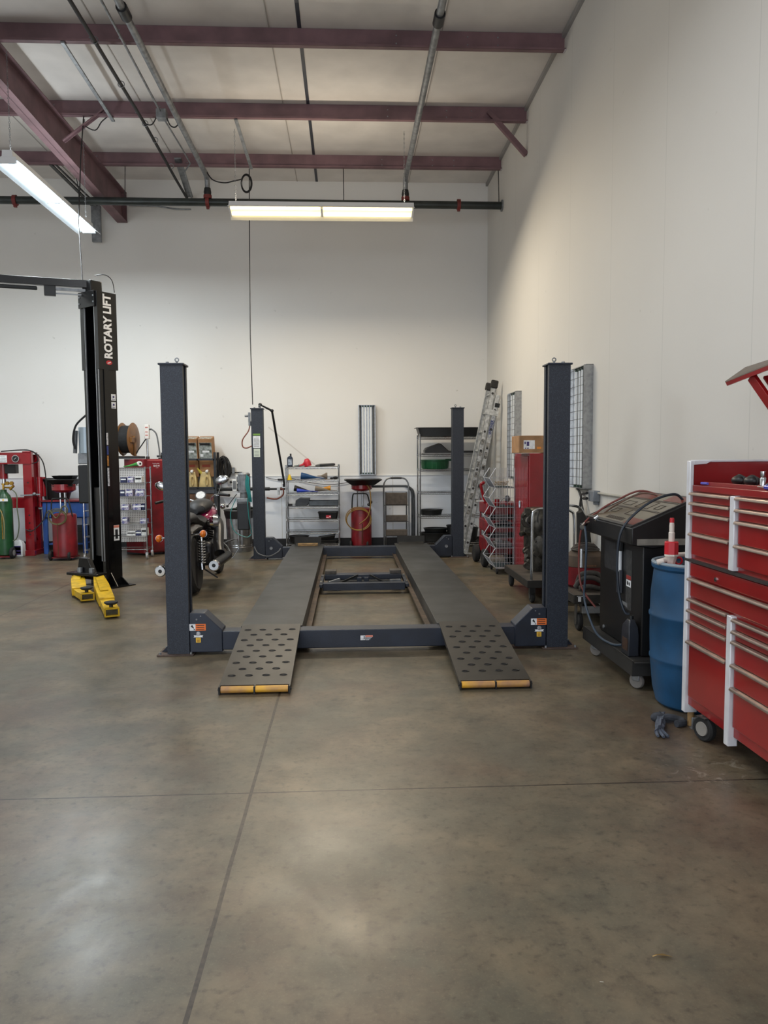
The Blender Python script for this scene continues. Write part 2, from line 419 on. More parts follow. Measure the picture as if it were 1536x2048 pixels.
purlin(8.27, 'nearest maroon steel purlin spanning the ceiling, topmost in the picture')
purlin(9.98, 'middle maroon steel purlin with diagonal braces at both ends')
purlin(11.6, 'farthest maroon steel purlin just before the back wall')
purlin(6.65, 'maroon steel purlin above the top edge of the picture')
t = thing('roof_rafter', 'heavy maroon I-beam rafter running to the back wall at upper left', 'beam', (-3.57, 12.69, 5.24))
b = MB(); xr = -3.57
def zb(y): return 5.25+(12.6-y)*0.022
for y0, y1 in ((YF, 12.69),):
    b.prism([(y0, zb(y0)), (y1, zb(y1)), (y1, 5.715), (y0, 5.715)], 'X', xr-0.005, xr+0.005)
b.build('web', MAROON, t)
b = MB().bx(xr-0.08, xr+0.08, YF, 12.69, 5.705, 5.722); b.build('top_flange', MAROON, t)
b = MB(); b.prism([(YF, zb(YF)), (12.69, zb(12.69)), (12.69, zb(12.69)+0.012), (YF, zb(YF)+0.012)], 'X', xr-0.08, xr+0.08); b.build('bottom_flange', MAROON, t)
b = MB().bx(xr-0.08, xr+0.08, 12.66, 12.675, 5.26, 5.70); b.build('stiffener_plate', MAROON, t)
solo(MB().bar((1.83, 9.97, 5.86), (2.325, 9.97, 5.33), 0.05, 0.05).bar((1.83, 9.93, 5.86), (2.325, 9.93, 5.33), 0.012, 0.06), 'flange_brace', MAROON, 'maroon diagonal brace from middle purlin down to the right wall', 'brace')
solo(MB().bar((-2.98, 9.93, 5.80), (-3.49, 9.93, 5.42), 0.05, 0.012).bar((-2.98, 9.95, 5.80), (-3.49, 9.95, 5.42), 0.008, 0.05), 'flange_brace', MAROON, 'maroon diagonal brace between middle purlin and the I-beam rafter', 'brace')

# ------------------------------------------------------------------ pipes under the roof
PIPEK = pm('dark_green_black_pipe', (52, 58, 56), 0.4, 0.2, 0.25, 6)
t = thing('sprinkler_main', 'dark sprinkler main pipe running across in front of the back wall', 'pipe', (0, 11.5, 5.12))
MB().cyl((XL, 11.5, 5.21), (XW-0.004, 11.5, 5.19), 0.055, n=20).build('pipe_run', PIPEK, t)
for x in (-4.75, -2.0, 1.68):
    bb = MB().cyl((x-0.025, 11.5, 5.2), (x+0.025, 11.5, 5.2), 0.075, n=18); bb.bx(x-0.02, x+0.02, 11.48, 11.52, 5.105, 5.135); bb.build('grooved_coupling', pm('red_primer', (124, 44, 40), 0.55, 0, 0.2, 10), t)
MB().cyl((XW-0.02, 11.5, 5.19), (XW-0.002, 11.5, 5.19), 0.085, n=20).build('wall_flange', STEEL, t)
for x in (2.29, -0.02, -3.2): MB().cyl((x, 11.54, 5.24), (x, 11.6, 5.735), 0.007, n=6).build('hanger_rod', DSTEEL, t)
def branch(x, yend, label, z=5.555):
    t = thing('sprinkler_branch', label, 'pipe', (x, 11.5, 5.25), 0, 'sprinkler branch pipes')
    MB().tube(smooth_path([(x, 11.5, 5.27), (x, 11.5, 5.42), (x, 11.48, z-0.03), (x, 11.38, z), (x, 11.2, z)], 5)+[Vector((x, 6, z)), Vector((x, yend, z))], 0.036, n=14).build('pipe_run', STEEL, t)
    MB().lathe([(0.0, 0), (0.05, 0), (0.055, 0.04), (0.045, 0.1), (0.0, 0.1)], (x, 11.5, 5.3), 16).build('elbow_fitting', pm('black_fitting', (40, 41, 43), 0.45, 0.3), t)
    MB().cyl((x, 7.28, z), (x, 7.45, z), 0.052, n=14).build('socket_fitting', pm('black_fitting', (40, 41, 43), 0.45, 0.3), t)
    MB().cyl((x, 11.5, 5.25), (x, 11.5, 5.30), 0.06, n=14).build('red_outlet', pm('red_primer', (124, 44, 40), 0.55), t)
branch(-2.0, -3, 'grey galvanised branch pipe overhead, left of the ceiling strip')
branch(0.89, -3, 'grey galvanised branch pipe overhead, right of the ceiling strip')
t = thing('black_conduit', 'thin black conduit pipe running overhead toward the back wall', 'pipe', (-2.48, 12.6, 5.6))
MB().tube([(-2.45, -2, 5.62), (-2.47, 9.9, 5.62), (-2.5, 11.7, 5.6), (-2.5, 12.69, 5.58)], 0.02, n=10).build('conduit_run', CORD, t)
cc = MB()
for y in (8.0, 8.9, 9.9, 10.4, 11.3): cc.torus((-2.47, y, 5.63), 0.035, 0.005, 'Y', 14, 6)
cc.build('hanger_ring', STEEL, t)
t = thing('steel_conduit', 'thin bare steel conduit ending at a junction box under the middle purlin', 'conduit', (-2.22, 9.8, 5.6))
MB().cyl((-2.17, -2, 5.7), (-2.24, 9.7, 5.7), 0.013, n=8).build('conduit_run', STEEL, t)
MB().bx(-2.29, -2.17, 9.7, 9.82, 5.62, 5.73).build('junction_box', STEEL, t, bevel=0.006)
MB().tube(smooth_path([(-2.17, 9.76, 5.64), (-2.14, 9.8, 5.57), (-2.08, 9.8, 5.55), (-2.02, 9.78, 5.6)], 5), 0.008, 6).build('flexible_whip', CORD, t)
MB().tube(smooth_path([(-2.29, 9.76, 5.66), (-2.36, 9.8, 5.58), (-2.43, 9.8, 5.58), (-2.47, 9.8, 5.62)], 5), 0.008, 6).build('flexible_whip', CORD, t)
MB().tube([(-2.2, 9.8, 5.62), (-2.2, 10.6, 5.66), (-2.16, 11.1, 5.6), (-2.28, 11.3, 5.56), (-2.42, 12.5, 5.56)], 0.011, 8).build('bent_conduit', STEEL, t)
# slotted strut bars
def strut(p0, p1, label, w=0.042):
    bb = MB().bar(p0, p1, w, 0.02); q = solo(bb, 'strut_channel', STEEL, label, 'strut', 'slotted steel struts', bevel=0.003)
    return q
strut((-2.86, 8.22, 5.72), (-2.9, 10.05, 5.715), 'slotted steel strut hung under the purlins near the I-beam rafter')
strut((-1.36, 9.95, 5.72), (-1.3, 11.0, 5.5), 'slotted steel strut bar hanging above the coiled cable')
strut((-2.42, 11.5, 5.82), (-2.45, 12.5, 5.60), 'wide pale steel channel sloping to the wall beside the branch pipe', 0.1)
t = thing('strut_hanger', 'bent steel channel drop behind the lit strip fixture at upper left', 'strut', (-3.95, 12.2, 5.3))
MB().bar((-4.25, 11.56, 5.73), (-3.98, 12.5, 5.46), 0.05, 0.02).bar((-4.18, 11.56, 5.73), (-3.9, 12.5, 5.46), 0.02, 0.02).build('arm', DSTEEL, t)
MB().bx(-4.0, -3.86, 12.5, 12.56, 4.9, 5.46).build('drop_channel', STEEL, t)
solo(MB().tube([(XL, 12.62, 5.53), (-3.7, 12.62, 5.52)], 0.012, 8), 'wall_conduit', STEEL, 'thin steel conduit along top of back wall left of the rafter', 'conduit')
solo(MB().tube(smooth_path([(-3.44, 12.62, 5.5), (-3.0, 12.62, 5.49), (-2.7, 12.62, 5.45), (-2.46, 12.6, 5.44)], 5), 0.012, 8), 'wall_conduit', STEEL, 'thin steel conduit along top of back wall right of the rafter', 'conduit')

# coiled cable and drop cords
t = thing('cable_drop', 'coiled black cable below ceiling with cord dropping to the rear lift post', 'cable', (-1.37, 11.0, 5.3))
cb = MB()
for k in range(5): cb.torus((-1.38+0.004*k, 11.0, 5.3), 0.09+0.006*(k % 3), 0.006, 'Y', 24, 6, sc=(0.75, 1, 1.25))
cb.build('cable_coil', CORD, t)
MB().tube(smooth_path([(-2.0, 11.35, 5.62), (-1.88, 11.2, 5.42), (-1.7, 11.1, 5.34), (-1.55, 11, 5.33), (-1.42, 11, 5.36)], 5), 0.009, 6).build('feed_cable', CORD, t)
MB().tube([(-1.33, 11.0, 5.5), (-1.345, 11.0, 4.5), (-1.36, 11.0, 3.2), (-1.352, 11.06, 2.24)], 0.007, 6).build('drop_cord', CORD, t)
t = thing('cable_drop', 'thin black cord dropping from the middle purlin to the two post lift', 'cable', (-3.25, 9.95, 5.7))
MB().tube([(-3.24, 9.97, 5.74), (-3.235, 9.8, 5.2), (-3.19, 9.5, 4.3), (-3.06, 9.18, 3.52)], 0.008, 6).build('drop_cord', CORD, t)
MB().tube(smooth_path([(-2.95, 9.95, 5.72), (-3.02, 9.95, 5.66), (-3.1, 9.95, 5.56), (-3.24, 9.95, 5.62)], 4), 0.007, 6).build('loop_cord', CORD, t)
MB().cyl((-3.24, 9.97, 5.7), (-3.24, 9.97, 5.58), 0.014, n=8).build('strain_relief', STEEL, t)
t = thing('cable_drop', 'dark cord hanging in front of the rafter toward the left strip fixture', 'cable', (-3.6, 10.6, 5.4))
MB().tube(smooth_path([(-3.72, 11.0, 5.7), (-3.72, 11.0, 5.45), (-3.68, 11.0, 5.2), (-3.69, 11.02, 4.9)], 4), 0.006, 6).build('drop_cord', CORD, t)

# ------------------------------------------------------------------ strip lights
def strip(name, label, cx, cy, z, along, ln, tubecol, power, lampcol, estr, chain_z=5.7, tubes=2, group='suspended strip lights', tilt=0.0):
    """suspended two-lamp fluorescent fixture with a reflector hood, its length along X or Y"""
    t = thing('strip_light', label, 'light fixture', (cx, cy, z), 0 if along == 'X' else PI/2, group)
    M = Matrix.Translation((cx, cy, z)) @ Matrix.Rotation(0 if along == 'X' else PI/2, 4, 'Z') @ Matrix.Rotation(tilt, 4, 'X')
    h = ln/2; W = 0.15
    wh = pm('white_reflector_enamel', (228, 230, 232), 0.35)
    MB().prism([(-0.05, 0.16), (0.05, 0.16), (0.055, 0.10), (W, 0.025), (W, 0.018), (0.05, 0.092), (-0.05, 0.092), (-W, 0.018), (-W, 0.025), (-0.055, 0.10)], 'X', -h, h, M).build('reflector_hood', wh, t)
    em = pm('lit_tube_'+name, (255, 255, 255), 0.3, emit=tubecol, estr=estr)
    for s_ in (-0.065, 0.065):
        for a, b2 in ((-h+0.03, -0.02), (0.02, h-0.03)):
            MB().cyl(M @ Vector((a, s_, 0.05)), M @ Vector((b2, s_, 0.05)), 0.017, n=10).build('tube_lamp', em, t)
    for a in (-h+0.015, 0, h-0.015):
        MB().bx(a-0.012, a+0.012, -0.085, 0.085, 0.03, 0.095, M).build('lamp_holder', wh, t)
    for a in (-h*0.93, h*0.9):
        c1 = MB(); p0 = M @ Vector((a, 0, 0.165)); p1 = Vector((p0.x, p0.y, chain_z)); nn = 34
        for i in range(nn):
            p = p0.lerp(p1, i/nn); c1.torus(p, 0.009, 0.0022, 'X' if i % 2 else 'Y', 8, 4, sc=(1, 1, 1.3))
        c1.build('hanging_chain', STEEL, t)
    l = bpy.data.lights.new('lamp', 'AREA'); l.shape = 'RECTANGLE'; l.size = ln-0.1; l.size_y = 0.16; l.energy = power; l.color = lampcol
    o = bpy.data.objects.new('tube_glow', l); COL.objects.link(o); o.parent = t; o.location = (0, 0, 0.02); o.rotation_euler = (tilt, 0, 0)
    l = bpy.data.lights.new('ceiling_fill', 'AREA'); l.shape = 'RECTANGLE'; l.size = ln-0.1; l.size_y = 0.1; l.energy = power*0.09; l.color = lampcol  # extra uplight added above the closed hood to brighten the ceiling
    o = bpy.data.objects.new('added_uplight', l); COL.objects.link(o); o.parent = t; o.location = (0, 0, 0.18); o.rotation_euler = (PI, 0, 0)
    return t
WARM = (1.0, 0.87, 0.68); COOL = (0.88, 0.96, 1.0)
strip('warm', 'warm yellow lit strip fixture hanging in front of the sprinkler main', -0.3, 10.1, 4.6, 'X', 2.38, (255, 222, 140), LAMP_C, WARM, 3.2, tilt=-0.30)
strip('cool', 'cool white lit strip fixture with two tubes at upper left', -3.47, 9.5, 4.5, 'Y', 2.5, (215, 240, 255), LAMP_L, COOL, 4.5)
strip('cool', 'strip fixture above and behind the viewer, over the centre bay', -0.6, 4.0, 4.6, 'X', 2.38, (225, 245, 255), LAMP_X, (0.97, 0.97, 1.0), 9)
strip('cool', 'strip fixture overhead near the front doors, centre bay', -0.6, -0.5, 4.6, 'X', 2.38, (225, 245, 255), LAMP_X, (0.97, 0.97, 1.0), 9)
strip('cool', 'strip fixture overhead in the left bay near the front', -3.9, 3.2, 4.5, 'Y', 2.5, (225, 245, 255), LAMP_X, COOL, 9)
strip('cool', 'strip fixture overhead in the far left bay', -6.4, 8.5, 4.5, 'Y', 2.5, (225, 245, 255), LAMP_X, COOL, 9)
# high bay dish at the very top left
t = thing('high_bay_lamp', 'shiny dish reflector cut by the left edge under the rafter', 'light fixture', (-3.95, 8.0, 5.3))
MB().lathe([(0.03, 0.16), (0.06, 0.13), (0.2, 0.06), (0.29, 0), (0.295, -0.004), (0.2, 0.045), (0.05, 0.11), (0.02, 0.13)], (-3.83, 8.0, 5.3), 32).build('dish_reflector', CHROME, t)
MB().cyl((-3.83, 8.0, 5.42), (-3.83, 8.0, 5.6), 0.05, n=14).build('ballast', STEEL, t)
MB().cyl((-3.83, 8.0, 5.6), (-3.83, 8.0, 5.92), 0.006, n=6).build('hanging_rod', STEEL, t)

# ------------------------------------------------------------------ upright unlit tube fixtures on the walls
def wall_fixture(x0, x1, label, M, hgt, guard=True, tubes=4):
    """local frame: X along the wall, -Y out of the wall, Z up"""
    t = thing('wall_tube_fixture', label, 'light fixture', M=M, group='unlit tube fixtures mounted upright on walls')
    w_ = x1-x0; d = 0.09
    alu = pm('brushed_reflector', (168, 170, 172), 0.3, 0.8, 0.12, 30)
    b = MB(); b.prism([(x0, 0), (x1, 0), (x1, -d), (x1-0.012, -d), (x1-0.05, -0.02), (x0+0.05, -0.02), (x0+0.012, -d), (x0, -d)], 'Z', 0, hgt, M)
    b.bx(x0, x1, -0.07, 0, -0.004, 0.004, M); b.bx(x0, x1, -0.07, 0, hgt-0.004, hgt+0.004, M); b.build('housing', alu, t)
    for i in range(tubes):
        x = x0+0.05+(w_-0.1)*(i+0.5)/tubes
        MB().cyl(M @ Vector((x, -0.045, 0.03)), M @ Vector((x, -0.045, hgt-0.03)), 0.014, n=10).build('tube_lamp', pm('unlit_tube', (236, 238, 238), 0.25, coat=0.4), t)
        MB().bx(x-0.014, x+0.014, -0.06, -0.02, hgt-0.03, hgt, M).bx(x-0.014, x+0.014, -0.06, -0.02, 0, 0.03, M).build('tube_socket', pm('dark_green_socket', (40, 66, 54), 0.5), t)
    if guard:
        g_ = MB()
        for i in range(15): z = 0.03+(hgt-0.06)*i/14; g_.cyl(M @ Vector((x0, -d-0.004, z)), M @ Vector((x1, -d-0.004, z)), 0.0022, n=5)
        for i in range(4): x = x0+0.01+(w_-0.02)*i/3; g_.cyl(M @ Vector((x, -d-0.004, 0.02)), M @ Vector((x, -d-0.004, hgt-0.02)), 0.0022, n=5)
        g_.build('wire_guard', DSTEEL, t)
    return t
wall_fixture(-0.14, 0.14, 'upright chrome tube fixture on the back wall above the red oil drainer', Matrix.Translation((0.325, YB-0.02, 1.19)), 1.14, False, 4)
MR = Matrix.Rotation(-PI/2, 4, 'Z')
wall_fixture(-0.24, 0.24, 'upright caged tube fixture on right wall beside the near lift post', Matrix.Translation((XW, 7.42, 1.17)) @ MR, 1.18)
wall_fixture(-0.24, 0.24, 'upright caged tube fixture on right wall above the red cabinet', Matrix.Translation((XW, 10.4, 1.17)) @ MR, 1.18)

# ================================================================== FOUR POST LIFT
t = thing('four_post_lift', 'dark navy four post car lift with lowered grey runways and ramps in the middle bay', 'car lift', (0.16, 8.4, 0))
FY, RY = 5.73, 11.03      # front faces of the front and rear posts
H4 = 2.175
def post4(x0, x1, y0, inner, tall_loops=True):
    """post occupies x0..x1, y0..y0+0.15; inner = +1 if it opens towards +X"""
    y1 = y0+0.15; th = 0.008
    b = MB()
    xi = x1 if inner > 0 else x0; xo = x0 if inner > 0 else x1
    s = inner
    lip = 0.045
    # C-section profile in plan, open on the inner side
    prof = [(xo, y0), (xi, y0), (xi, y0+lip), (xi-s*th, y0+lip), (xi-s*th, y0+th), (xo+s*th, y0+th), (xo+s*th, y1-th), (xi-s*th, y1-th), (xi-s*th, y1-lip), (xi, y1-lip), (xi, y1), (xo, y1)]
    b.prism(prof, 'Z', 0.012, H4)
    p = b.build('post', NAVY, t)
    b = MB().bx(x0+0.03, x1-0.03, y0+0.05, y1-0.05, 0.02, H4-0.01); b.build('lock_ladder', BLACK, t)
    b = MB(); b.cyl((xi-s*0.02, y0+0.06, 0.3), (xi-s*0.02, y0+0.06, H4-0.01), 0.005, n=6); b.build('lift_cable', DSTEEL, t)
    MB().bx(x0-0.012, x1+0.012, y0-0.012, y1+0.012, H4, H4+0.014).build('post_cap', NAVY2, t, bevel=0.003)
    for k, (dx, big) in enumerate(((-0.04, 0), (0.035, 1))):
        c = MB(); xx = (x0+x1)/2+dx*s
        if big: c.cyl((xx, y0+0.04, H4+0.01), (xx, y0+0.04, H4+0.03), 0.008, n=8); c.torus((xx, y0+0.04, H4+0.042), 0.013, 0.0045, 'Y', 16, 6)
        else: c.cyl((xx, y0+0.06, H4+0.014), (xx, y0+0.06, H4+0.03), 0.013, n=6)
        c.build('cable_bolt', STEEL, t)
    # base plate with anchor bolts and gusset
    bx0, bx1 = (x0-0.075, x1+0.035) if inner > 0 else (x0-0.035, x1+0.075)
    MB().bx(bx0, bx1, y0-0.03, y1+0.05, 0, 0.012).build('base_plate', pm('rusty_steel_plate', (96, 80, 72), 0.6, 0.4, 0.3, 8), t, bevel=0.002)
    g = MB(); xg = xo; g.prism([(xg, 0.012), (xg-s*0.06, 0.012), (xg, 0.07)], 'Y', y0+0.07, y0+0.078); g.build('gusset', NAVY2, t)
    c = MB()
    for xx in (bx0+0.025, bx1-0.02):
        for yy in (y0-0.015, y1+0.03): c.cyl((xx, yy, 0.012), (xx, yy, 0.028), 0.009, n=6)
    c.build('anchor_bolt', STEEL, t)
PL = (-1.375, -1.21); PR = (1.525, 1.69)
for y in (FY, RY): post4(PL[0], PL[1], y, 1); post4(PR[0], PR[1], y, -1)
def crossbeam(y, front):
    b = MB().bx(-0.965, 1.29, y+0.005, y+0.15, 0.035, 0.176); q = b.build('crossbeam', NAVY2, t, bevel=0.006)
    for s, xp in ((1, PL[1]), (-1, PR[0])):
        prof = [(xp+s*0.005, 0.022), (xp+s*0.005, 0.322), (xp+s*0.115, 0.322), (xp+s*0.25, 0.19), (xp+s*0.25, 0.022)]
        MB().prism(prof, 'Y', y-0.004, y+0.155).build('carriage_housing', NAVY2, t, bevel=0.006)
        k = MB(); k.cyl((xp+s*0.06, y-0.004, 0.275), (xp+s*0.06, y-0.01, 0.275), 0.007, n=8); k.cyl((xp+s*0.09, y-0.004, 0.3), (xp+s*0.09, y-0.008, 0.3), 0.005, n=8)
        if not front: k.cyl((xp+s*0.09, y-0.004, 0.17), (xp+s*0.09, y-0.016, 0.17), 0.022, n=12)
        k.build('housing_bolt', STEEL, t)
        if front:
            xs = xp+0.005 if s > 0 else xp-0.125
            z = 0.19; yy = y-0.0055
            MB().bx(xs, xs+0.045, yy-0.001, yy, z, z+0.05).build('warning_label', PAPER, t)
            MB().bx(xs+0.045, xs+0.122, yy-0.001, yy, z, z+0.05).build('warning_label', ORANGE, t)
            k = MB()
            for i in range(3): k.bx(xs+0.058, xs+0.112, yy-0.0018, yy-0.001, z+0.008+i*0.015, z+0.013+i*0.015); k.prism([(xs+0.05, z+0.006+i*0.015), (xs+0.058, z+0.006+i*0.015), (xs+0.054, z+0.015+i*0.015)], 'Y', yy-0.0018, yy-0.001)
            k.prism([(xs+0.01, z+0.03), (xs+0.02, z+0.046), (xs+0.03, z+0.028), (xs+0.036, z+0.014), (xs+0.026, z+0.02)], 'Y', yy-0.0018, yy-0.001)
            k.prism([(xs+0.03, z+0.004), (xs+0.042, z+0.004), (xs+0.04, z+0.012), (xs+0.032, z+0.011)], 'Y', yy-0.0018, yy-0.001)
            k.build('label_print', INK, t)
            MB().prism([(xs+0.028, z-0.052), (xs+0.1, z-0.052), (xs+0.095, z-0.045), (xs+0.102, z-0.036), (xs+0.03, z-0.036), (xs+0.035, z-0.044)], 'Y', yy-0.001, yy).build('ribbon_label', PAPER, t)
            MB().cyl((xs+0.065, yy, z-0.025), (xs+0.065, yy-0.0022, z-0.025), 0.0165, n=20).build('round_seal', pm('silver_seal', (190, 190, 196), 0.35, 0.5, 0.4, 60), t)
            MB().bx(xs+0.046, xs+0.082, yy-0.001, yy, z-0.092, z-0.055).build('capacity_sticker', STICK, t, bevel=0.004)
            k = MB()
            for i in range(3): k.bx(xs+0.053, xs+0.075, yy-0.0018, yy-0.001, z-0.086+i*0.01, z-0.081+i*0.01)
            k.build('label_print', pm('brown_ink', (150, 100, 30), 0.6), t)
crossbeam(FY, True); crossbeam(RY, False)
yy = FY+0.004
MB().bx(0.085, 0.122, yy-0.001, yy, 0.092, 0.128).build('beam_label', PAPER, t)
MB().bx(0.124, 0.180, yy-0.001, yy, 0.116, 0.130).build('beam_label', pm('red_white_label', (226, 140, 120), 0.5), t)
k = MB()
for i in range(3): k.bx(0.126, 0.172-0.01*i, yy-0.0016, yy, 0.108-i*0.008, 0.111-i*0.008)
k.build('label_print', PAPER, t)
k = MB().bx(0.110, 0.117, yy-0.002, yy-0.001, 0.102, 0.124).bx(0.086, 0.12, yy-0.002, yy-0.001, 0.1, 0.102); k.build('label_print', INK, t)
# runways
for (x0, x1, inn) in ((-0.84, -0.365, 1), (0.69, 1.18, -1)):
    y0, y1 = 5.87, 11.36
    b = MB(); b.bx(x0, x1, y0, y1, 0.176, 0.184); b.bx(x0, x0+0.006, y0+0.02, y1, 0.06, 0.176); b.bx(x1-0.006, x1, y0+0.02, y1, 0.06, 0.176)
    b.bx(x0, x0+0.04, y0+0.2, y1-0.4, 0.052, 0.06); b.bx(x1-0.04, x1, y0+0.2, y1-0.4, 0.052, 0.06)
    b.build('runway', RUN, t, bevel=0.002)
    xi = x1 if inn > 0 else x0
    b = MB(); b.bx(min(xi, xi+inn*0.05), max(xi, xi+inn*0.05), y0+0.02, RY, 0.058, 0.064); b.bx(min(xi+inn*0.046, xi+inn*0.05), max(xi+inn*0.046, xi+inn*0.05), y0+0.02, RY, 0.064, 0.08)
    b.build('jack_rail', pm('rusty_rail', (104, 88, 74), 0.5, 0.5, 0.35, 10), t)
    b = MB()
    for dx in (0.12, 0.34): b.bx(x0+dx-0.015, x0+dx+0.015, y0+0.03, y0+0.045, 0.1838, 0.1855)
    b.build('hinge_slot', BLACK, t)
    # approach ramp: tilted plate
    hx0, hx1 = x0+0.012, x1-0.012
    yt, zt, yh, zh = 4.775, 0.052, 5.86, 0.196
    p0 = Vector(((hx0+hx1)/2, yh, zh)); p1 = Vector(((hx0+hx1)/2, yt, zt)); d = (p1-p0); L_ = d.length; d.normalize()
    nrm = Vector((0, -d.z, d.y)); 
    if nrm.z < 0: nrm = -nrm
    M = Matrix((Vector((1, 0, 0)), d, nrm)).transposed().to_4x4(); M.translation = p0
    wv = (hx1-hx0)/2
    b = MB(); b.bx(-wv, wv, -0.01, L_, -0.007, 0, M); b.bx(-wv, -wv+0.008, 0.05, L_, -0.03, -0.01, M); b.bx(wv-0.008, wv, 0.05, L_, -0.03, -0.01, M)
    b.mi = 1
    for r in range(9):
        n_ = 4 if r % 2 == 0 else 3
        for i in range(n_):
            xx = (i-(n_-1)/2)*0.112*(1.0); yyy = 0.11+r*0.105
            b.lathe([(0.0, 0.0005), (0.012, 0.0006), (0.0165, 0.0042), (0.0195, 0.0003), (0.0, 0.0002)], (0, 0, 0), 14, 'Z', M @ Matrix.Translation((xx, yyy, 0)) @ Matrix.Diagonal((1.4, 0.6, 1, 1)))
    b.build('approach_ramp', [pm('dark_ramp_steel', (54, 51, 47), 0.4, 0.3, 0.3, 3, rvar=0.1), pm('dark_grip_hole', (24, 22, 21), 0.5, 0.3)], t)
    # end rollers
    for a, c2 in ((hx0+0.014, (hx0+hx1)/2-0.006), ((hx0+hx1)/2+0.006, hx1-0.014)):
        MB().cyl((a, yt-0.02, 0.03), (c2, yt-0.02, 0.03), 0.0215, n=16).build('ramp_roller', pm('worn_yellow_roller', (226, 170, 50), 0.45, 0, 0, 5, col2=(150, 112, 90)), t)
    b = MB()
    for xx in (hx0+0.005, (hx0+hx1)/2, hx1-0.005): b.bx(xx-0.005, xx+0.005, yt-0.045, yt+0.02, 0.006, 0.052)
    b.cyl((hx0-0.006, yt-0.02, 0.03), (hx1+0.006, yt-0.02, 0.03), 0.008, n=8)
    b.build('roller_bracket', BLACK, t)
    # wheel stop at the far end
    b = MB(); b.bx(x0+0.04, x1-0.04, 11.30, 11.308, 0.184, 0.30); b.prism([(11.2, 0.184), (11.3, 0.184), (11.3, 0.21)], 'X', x0+0.06, x1-0.06)
    b.build('wheel_stop', pm('dark_rubbered_steel', (50, 49, 47), 0.6, 0.2, 0.2, 8), t)
MB().bx(-0.74, -0.45, 11.11, 11.17, 0.185, 0.222).build('wood_block', WOOD, t, bevel=0.003)
# placards on the left rear post
MB().bx(-1.352, -1.25, RY-0.003, RY-0.001, 1.80, 1.825).build('post_label', pm('green_label', (110, 150, 60), 0.5), t, )
MB().bx(-1.352, -1.25, RY-0.003, RY-0.001, 1.62, 1.79).build('post_label', PAPER, t)
MB().bx(-1.345, -1.255, RY-0.003, RY-0.001, 1.49, 1.61).build('post_label', pm('pale_green_label', (206, 214, 200), 0.6), t)
k = MB()
for i in range(8): k.bx(-1.34, -1.265, RY-0.0045, RY-0.003, 1.64+i*0.017, 1.645+i*0.017)
for i in range(4): k.bx(-1.335, -1.27, RY-0.0045, RY-0.003, 1.51+i*0.02, 1.514+i*0.02)
k.build('label_print', GREYP, t)
# air fittings and hose on the left rear post
b = MB(); b.bx(-1.42, -1.39, RY+0.03, RY+0.07, 2.0, 2.13); b.cyl((-1.47, RY+0.05, 2.08), (-1.42, RY+0.05, 2.08), 0.016, n=10); b.cyl((-1.40, RY+0.05, 1.94), (-1.40, RY+0.05, 2.0), 0.02, n=10)
b.build('air_valve', STEEL, t)
MB().tube(smooth_path([(-1.4, RY+0.05, 1.95), (-1.42, RY+0.02, 1.86), (-1.5, RY, 1.74), (-1.5, RY, 1.64), (-1.44, RY-0.01, 1.62), (-1.37, RY-0.01, 1.65)], 5), 0.009, 8).build('air_hose', pm('brown_red_hose', (120, 62, 44), 0.5), t)
# pipe arm from the post top down beside it
b = MB(); b.tube([(-1.26, RY+0.08, H4+0.01), (-1.25, RY+0.08, 2.24), (-1.09, RY+0.15, 2.16), (-1.075, RY+0.3, 1.98), (-1.03, 12.45, 1.03)], 0.018, n=10)
b.build('pipe_arm', pm('black_iron_pipe', (58, 60, 62), 0.4, 0.6, 0.2, 12), t)
b = MB(); b.ball((-1.25, RY+0.08, 2.24), 0.028); b.ball((-1.09, RY+0.15, 2.16), 0.026); b.cyl((-1.03, 12.45, 1.0), (-1.03, 12.45, 1.05), 0.032, n=12); b.build('pipe_elbow', pm('black_iron_pipe', (58, 60, 62), 0.4, 0.6), t)
MB().tube(smooth_path([(-1.36, RY-0.02, 0.2), (-1.3, RY-0.05, 0.1), (-1.15, RY-0.06, 0.06), (-1.02, RY-0.05, 0.12), (-0.98, RY-0.03, 0.17)], 5), 0.008, 6).build('hydraulic_hose', GREYP, t)
# power unit on the outside of the left rear post
MB().cyl((-1.50, RY+0.06, 0.86), (-1.50, RY+0.06, 0.98), 0.06, n=20).cyl((-1.5, RY+0.06, 0.98), (-1.5, RY+0.06, 1.0), 0.095, n=20).build('pump_block', STEEL, t)
m_ = MB(); m_.cyl((-1.50, RY+0.06, 1.0), (-1.50, RY+0.06, 1.24), 0.085, n=24)
for k in range(24):
    a = 2*PI*k/24; m_.bar((-1.5+0.088*math.cos(a), RY+0.06+0.088*math.sin(a), 1.02), (-1.5+0.088*math.cos(a), RY+0.06+0.088*math.sin(a), 1.22), 0.006, 0.006, (1, 0, 0))
m_.lathe([(0.0, 1.27), (0.07, 1.265), (0.09, 1.245), (0.09, 1.235), (0.0, 1.235)], (-1.5, RY+0.06, 0), 24); m_.build('motor', STEEL, t)
MB().bx(-1.595, -1.42, RY-0.05, RY+0.13, 0.44, 0.845).build('oil_tank', pm('grey_black_tank', (48, 51, 56), 0.45, 0, 0.2, 5), t, bevel=0.02)
MB().bx(-1.6, -1.44, RY-0.02, RY+0.1, 0.84, 0.90).build('valve_block', STEEL, t, bevel=0.01)
MB().bar((-1.60, RY, 0.96), (-1.72, RY-0.04, 0.80), 0.01, 0.01).ball((-1.73, RY-0.045, 0.79), 0.02).build('release_lever', BLACK, t)
MB().bx(-1.66, -1.60, RY, RY+0.04, 1.0, 1.17).build('control_box', WHITE, t, bevel=0.004)
MB().bx(-1.652, -1.608, RY-0.003, RY, 1.03, 1.15).build('box_print', GREYP, t)
TEAL = pm('teal_hose', (40, 130, 130), 0.4)
h_ = MB()
